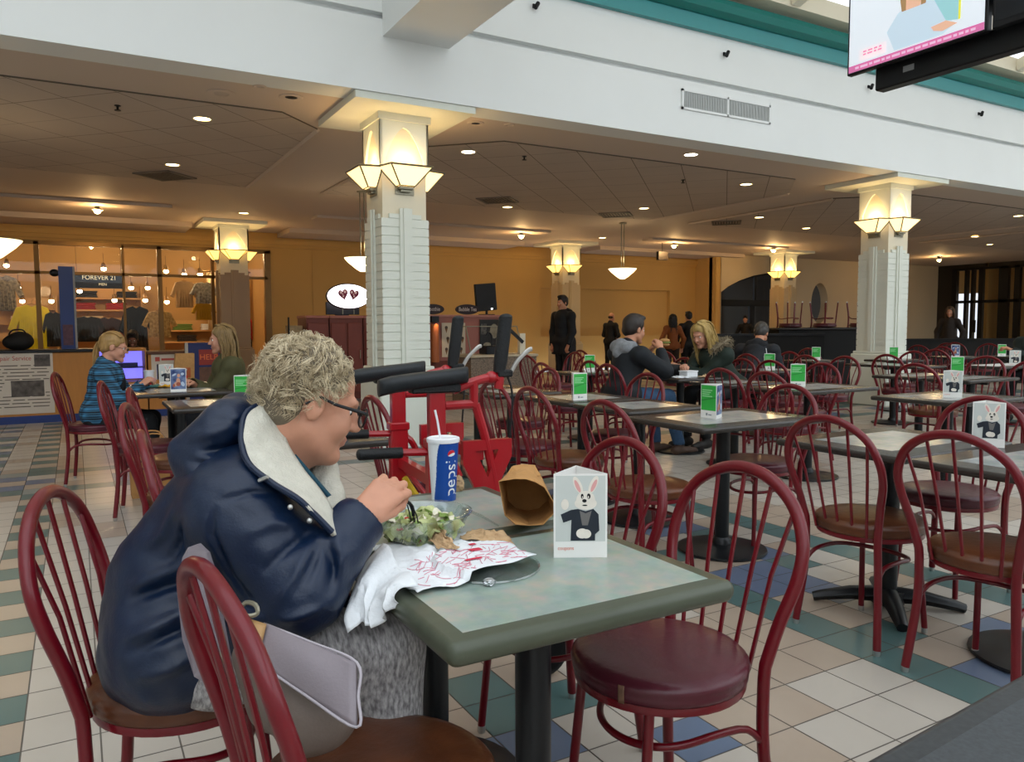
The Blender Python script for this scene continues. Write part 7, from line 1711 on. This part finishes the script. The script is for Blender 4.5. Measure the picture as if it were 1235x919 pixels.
t = thing('monitor', 'black back of a tilted monitor above the bubble tea sign', 'monitor', (6.90, 13.15, 1.47), R(8)); b = MB(); b.box((-.24, -.04, .08), (.24, .02, .60), bev=.01); b.xform(Matrix.Rotation(R(-5), 4, 'Y')); b.build('housing', M_black, t, smooth=None); b = MB(); b.tube([(0, 0, 0), (0, 0, .2)], .025, 8); b.box((-.12, -.1, 0), (.12, .1, .015)); b.build('stand', M_black, t); b = MB(); b.ball((.09, -.05, .12), .016); b.build('indicator', mat('lamp_white', '#ffffff', .3, emit='#ffffff', estr=6), t)
# food counter with a sneeze guard
t = thing('food_counter', 'speckled food counter with a glass guard left of the standing man', 'counter', (5.15, 10.3, 0)); b = MB(); b.box((0, .03, 0), (1.15, .7, .78)); b.build('body', mat('granite', '#8d7a66', .5, var=.5, vscale=60, col2='#4a4038'), t, smooth=None); b = MB(); b.box((-.02, 0, .78), (1.17, .72, .82), bev=.008); b.build('counter_top', mat('counter_pale', '#b7a88e', .35), t, smooth=None)
b = MB(); b.add([(.05, .12, .84), (.95, .12, .84), (.95, .3, 1.25), (.05, .3, 1.25)], [(0, 1, 2, 3)]); b.add([(.05, .3, 1.25), (.95, .3, 1.25), (.95, .62, 1.25), (.05, .62, 1.25)], [(0, 1, 2, 3)]); b.build('glass_guard', M_glass, t, smooth=None)
b = MB()
for x in (.05, .95): b.tube([(x, .12, .82), (x, .3, 1.25), (x, .62, 1.25)], .012, 6)
b.tube([(.05, .3, 1.25), (.95, .3, 1.25)], .008, 6); b.build('guard_frame', M_brass, t)
b = MB(); b.box((.86, .05, .82), (.96, .12, 1.14)); b.build('end_post', M_cream, t, smooth=None); b = MB(); b.box((.62, .02, 1.08), (.94, .04, 1.13)); b.xform(Matrix.Translation((.78, 0, 1.1)) @ Matrix.Rotation(R(40), 4, 'Y') @ Matrix.Translation((-.78, 0, -1.1))); b.build('tilted_menu', M_black, t, smooth=None)
b = MB(); b.box((.35, .2, .82), (.6, .45, .95), bev=.01); b.tube(smoothpath([(.5, .3, .95), (.5, .3, 1.1), (.44, .3, 1.16), (.40, .3, 1.1)], 4), .014, 6); b.build('dispenser', M_black, t)
# ------------------------------------------------------------------ dark bar with upturned chairs, added low dark panels
t = thing('bar_counter', 'black bar counter with chairs turned over on top', 'counter', (12.55, 9.85, 0), R(-22)); b = MB(); b.box((-1.15, -.3, 0), (1.0, .3, 1.16)); b.build('body', mat('bar_black', '#0d0c0c', .8), t, smooth=None); b = MB(); b.box((-1.2, -.35, 1.16), (1.05, .35, 1.2), bev=.01); b.build('bar_top', M_dark, t, smooth=None)
for k, (x, lab) in enumerate(((-.8, 'red chair turned upside down on the bar, legs up, left one'), (-.1, 'red chair turned upside down on the bar, middle one'), (.65, 'red chair turned upside down on the bar, right one'))):
    a = R(-22); o = copy_tree(CH['b'], lab, (12.55+x*math.cos(a)+.05*math.sin(a), 9.85+x*math.sin(a)-.05*math.cos(a)-.0, 1.2+.489), 0); o.rotation_euler = (PI, 0, R(-112+k*14)); o['group'] = 'upturned red chairs'
t = thing('infill', 'added low dark partition under the wall column by the arched doorway', 'infill', (10.9, 9.75, 0), R(-35)); b = MB(); b.box((-1.2, -.06, 0), (.9, .06, 1.06)); b.build('panel', MATS['bar_black'], t, smooth=None); b = MB(); b.box((-1.24, -.09, 1.06), (.94, .09, 1.1)); b.build('cap', M_black, t, smooth=None)  # added dark panel in place of the darkness among stacked chairs
t = thing('infill', 'added low dark partition right of the white column, before the entrance doors', 'infill', (17.2, 9.6, 0), R(-32)); b = MB(); b.box((-2.3, -.06, 0), (2.6, .06, .90)); b.build('panel', MATS['bar_black'], t, smooth=None); b = MB(); b.box((-2.34, -.09, .90), (2.64, .09, .94)); b.build('cap', MATS['bar_black'], t, smooth=None)  # another added dark panel, fills the mixed dark area before the doors
t = thing('hanging_sign', 'small dark sign box hanging from the ceiling near the tan wall', 'sign', (13.6, 15.9, 3.08)); b = MB(); b.box((-.16, -.05, -.1), (.16, .05, .12)); b.build('box', M_dark, t, smooth=None); b = MB(); b.tube([(0, 0, .12), (0, 0, .36)], .01, 6); b.build('rod', M_black, t)
# ------------------------------------------------------------------ screens hung over the court, top right
tvL = Vector((4.970, 3.784, 3.066)); tvt = .62
t = thing('television', 'bright advert screen hung at the top right', 'television', tvL)
# panel lies in the v direction, face towards -u; runs from the far end (y=0) to the near end (y=-.98)
b = MB(); b.box((0, -.985, -.01), (.05, .012, tvt), bev=.006); b.build('housing', M_black, t, smooth=None)
def pic(polys, x, mi, mb): [mb.add([(x, y, z) for y, z in P], [tuple(range(len(P)))], mi) for P in polys]
b = MB(); pic([[(-.005, .004), (-.965, .004), (-.965, tvt-.012), (-.005, tvt-.012)]], -.001, 0, b)
pic([[(-.005, .004), (-.965, .004), (-.965, .05), (-.005, .05)]], -.002, 1, b)
pic([[(-.36, .06), (-.30, .20), (-.38, .30), (-.50, .36), (-.62, .32), (-.72, .18), (-.78, .10), (-.70, .06)]], -.002, 2, b)
pic([[(-.44, .30), (-.40, .42), (-.46, .50), (-.53, .50), (-.57, .42), (-.54, .30)]], -.003, 3, b)
pic([[(-.41, .30), (-.38, .48), (-.44, .58), (-.55, .58), (-.60, .46), (-.58, .30), (-.545, .30), (-.555, .48), (-.50, .53), (-.44, .48), (-.44, .30)]], -.004, 4, b)
pic([[(-.62, .33), (-.64, .5), (-.80, .52), (-.80, .12), (-.72, .14)]], -.0025, 5, b); pic([[(-.80, .12), (-.815, .12), (-.815, .6), (-.80, .6)], [(-.36, .5), (-.37, .6), (-.40, .6), (-.40, .5)]], -.003, 6, b)
pic([[(-.70, .08), (-.64, .10), (-.62, .13), (-.72, .14), (-.80, .10)]], -.0045, 3, b)
pic([[(-.09, .065), (-.30, .065), (-.30, .145), (-.09, .145)]], -.002, 7, b)
SE = lambda n, c, e=.62: mat(n, c, .3, emit=c, estr=e)
b.build('picture', [SE('tv_bg', '#d5dce4'), SE('tv_pink', '#c76a9c'), SE('tv_blouse', '#b9cbd9'), SE('tv_skin', '#d9ab90'), SE('tv_hair', '#9a7a52'), SE('tv_teal', '#8fc0c4'), SE('tv_yellow', '#d9d64a'), SE('tv_note', '#eddde2')], t, smooth=None)
tb_ = MB(); rr = random.Random(8); y = -.06
while y > -.90:
    l = rr.uniform(.02, .06); tb_.add([(-.0045, y, .018), (-.0045, y-l, .018), (-.0045, y-l, .034), (-.0045, y, .034)], [(0, 1, 2, 3)], 0); y -= l+.012
for z in (.118, .098):
    y = -.12
    while y > -.26: l = rr.uniform(.02, .04); tb_.add([(-.0045, y, z), (-.0045, y-l, z), (-.0045, y-l, z+.012), (-.0045, y, z+.012)], [(0, 1, 2, 3)], 1); y -= l+.01
tb_.build('caption', [SE('tv_text', '#e3b3cb'), SE('tv_textp', '#d98aa8')], t, smooth=None)
t2_ = thing('television', 'dark screen beside the bright advert screen, cut by the photo corner', 'television', tvL+Vector((0, -1.01, 0))); b = MB(); b.box((0, -.985, -.01), (.05, .0, tvt), bev=.006); b.build('housing', M_black, t2_, smooth=None); b = MB(); b.box((-.002, -.965, .03), (0, -.02, tvt-.012)); b.build('screen', mat('tv_dark', '#1b1f25', .15), t2_, smooth=None)
t3_ = thing('screen_mount', 'black mounting bar under the hung screens', 'mount', tvL+Vector((.12, -.13, -.045))); b = MB(); b.box((0, -1.8, -.09), (.10, .0, .08), bev=.01); b.build('bar', M_black, t3_, smooth=None); b = MB(); b.box((-.002, -.30, -.02), (0, -.22, .02)); b.build('label_plate', mat('plate_grey', '#8d9094', .4), t3_, smooth=None)
b = MB(); b.box((.03, -.9, .06), (.08, -.8, 5.0)); b.box((-.08, -.95, .2), (.10, -.75, .4)); b.build('drop_pole', M_black, t3_, smooth=None)
# ------------------------------------------------------------------ sky and colour management
w_ = bpy.data.worlds.new('sky'); SC.world = w_; w_.use_nodes = True
nt = w_.node_tree; bg = nt.nodes['Background']
tc = nt.nodes.new('ShaderNodeTexCoord'); sp = nt.nodes.new('ShaderNodeSeparateXYZ'); mp = nt.nodes.new('ShaderNodeMapRange')
nt.links.new(tc.outputs['Generated'], sp.inputs[0]); nt.links.new(sp.outputs['Z'], mp.inputs['Value'])
mp.inputs['From Min'].default_value = -.1; mp.inputs['From Max'].default_value = 1; mp.inputs['To Min'].default_value = 1.2; mp.inputs['To Max'].default_value = 2.5
bg.inputs['Color'].default_value = (.90, .95, 1.0, 1)
m2 = nt.nodes.new('ShaderNodeMapRange'); nt.links.new(sp.outputs['Y'], m2.inputs['Value'])
m2.inputs['From Min'].default_value = -1; m2.inputs['From Max'].default_value = 1; m2.inputs['To Min'].default_value = 1.7; m2.inputs['To Max'].default_value = .55
mm = nt.nodes.new('ShaderNodeMath'); mm.operation = 'MULTIPLY'; nt.links.new(mp.outputs[0], mm.inputs[0]); nt.links.new(m2.outputs[0], mm.inputs[1])
nt.links.new(mm.outputs[0], bg.inputs['Strength'])
SC.view_settings.view_transform = 'Standard'; SC.view_settings.look = 'None'; SC.view_settings.gamma = 1; SC.view_settings.use_curve_mapping = False
SC.view_settings.exposure = 0.06
SC.cycles.use_denoising = True
SC.cycles.max_bounces = 8; SC.cycles.diffuse_bounces = 4; SC.cycles.transparent_max_bounces = 16
SC.cycles.sample_clamp_indirect = 6
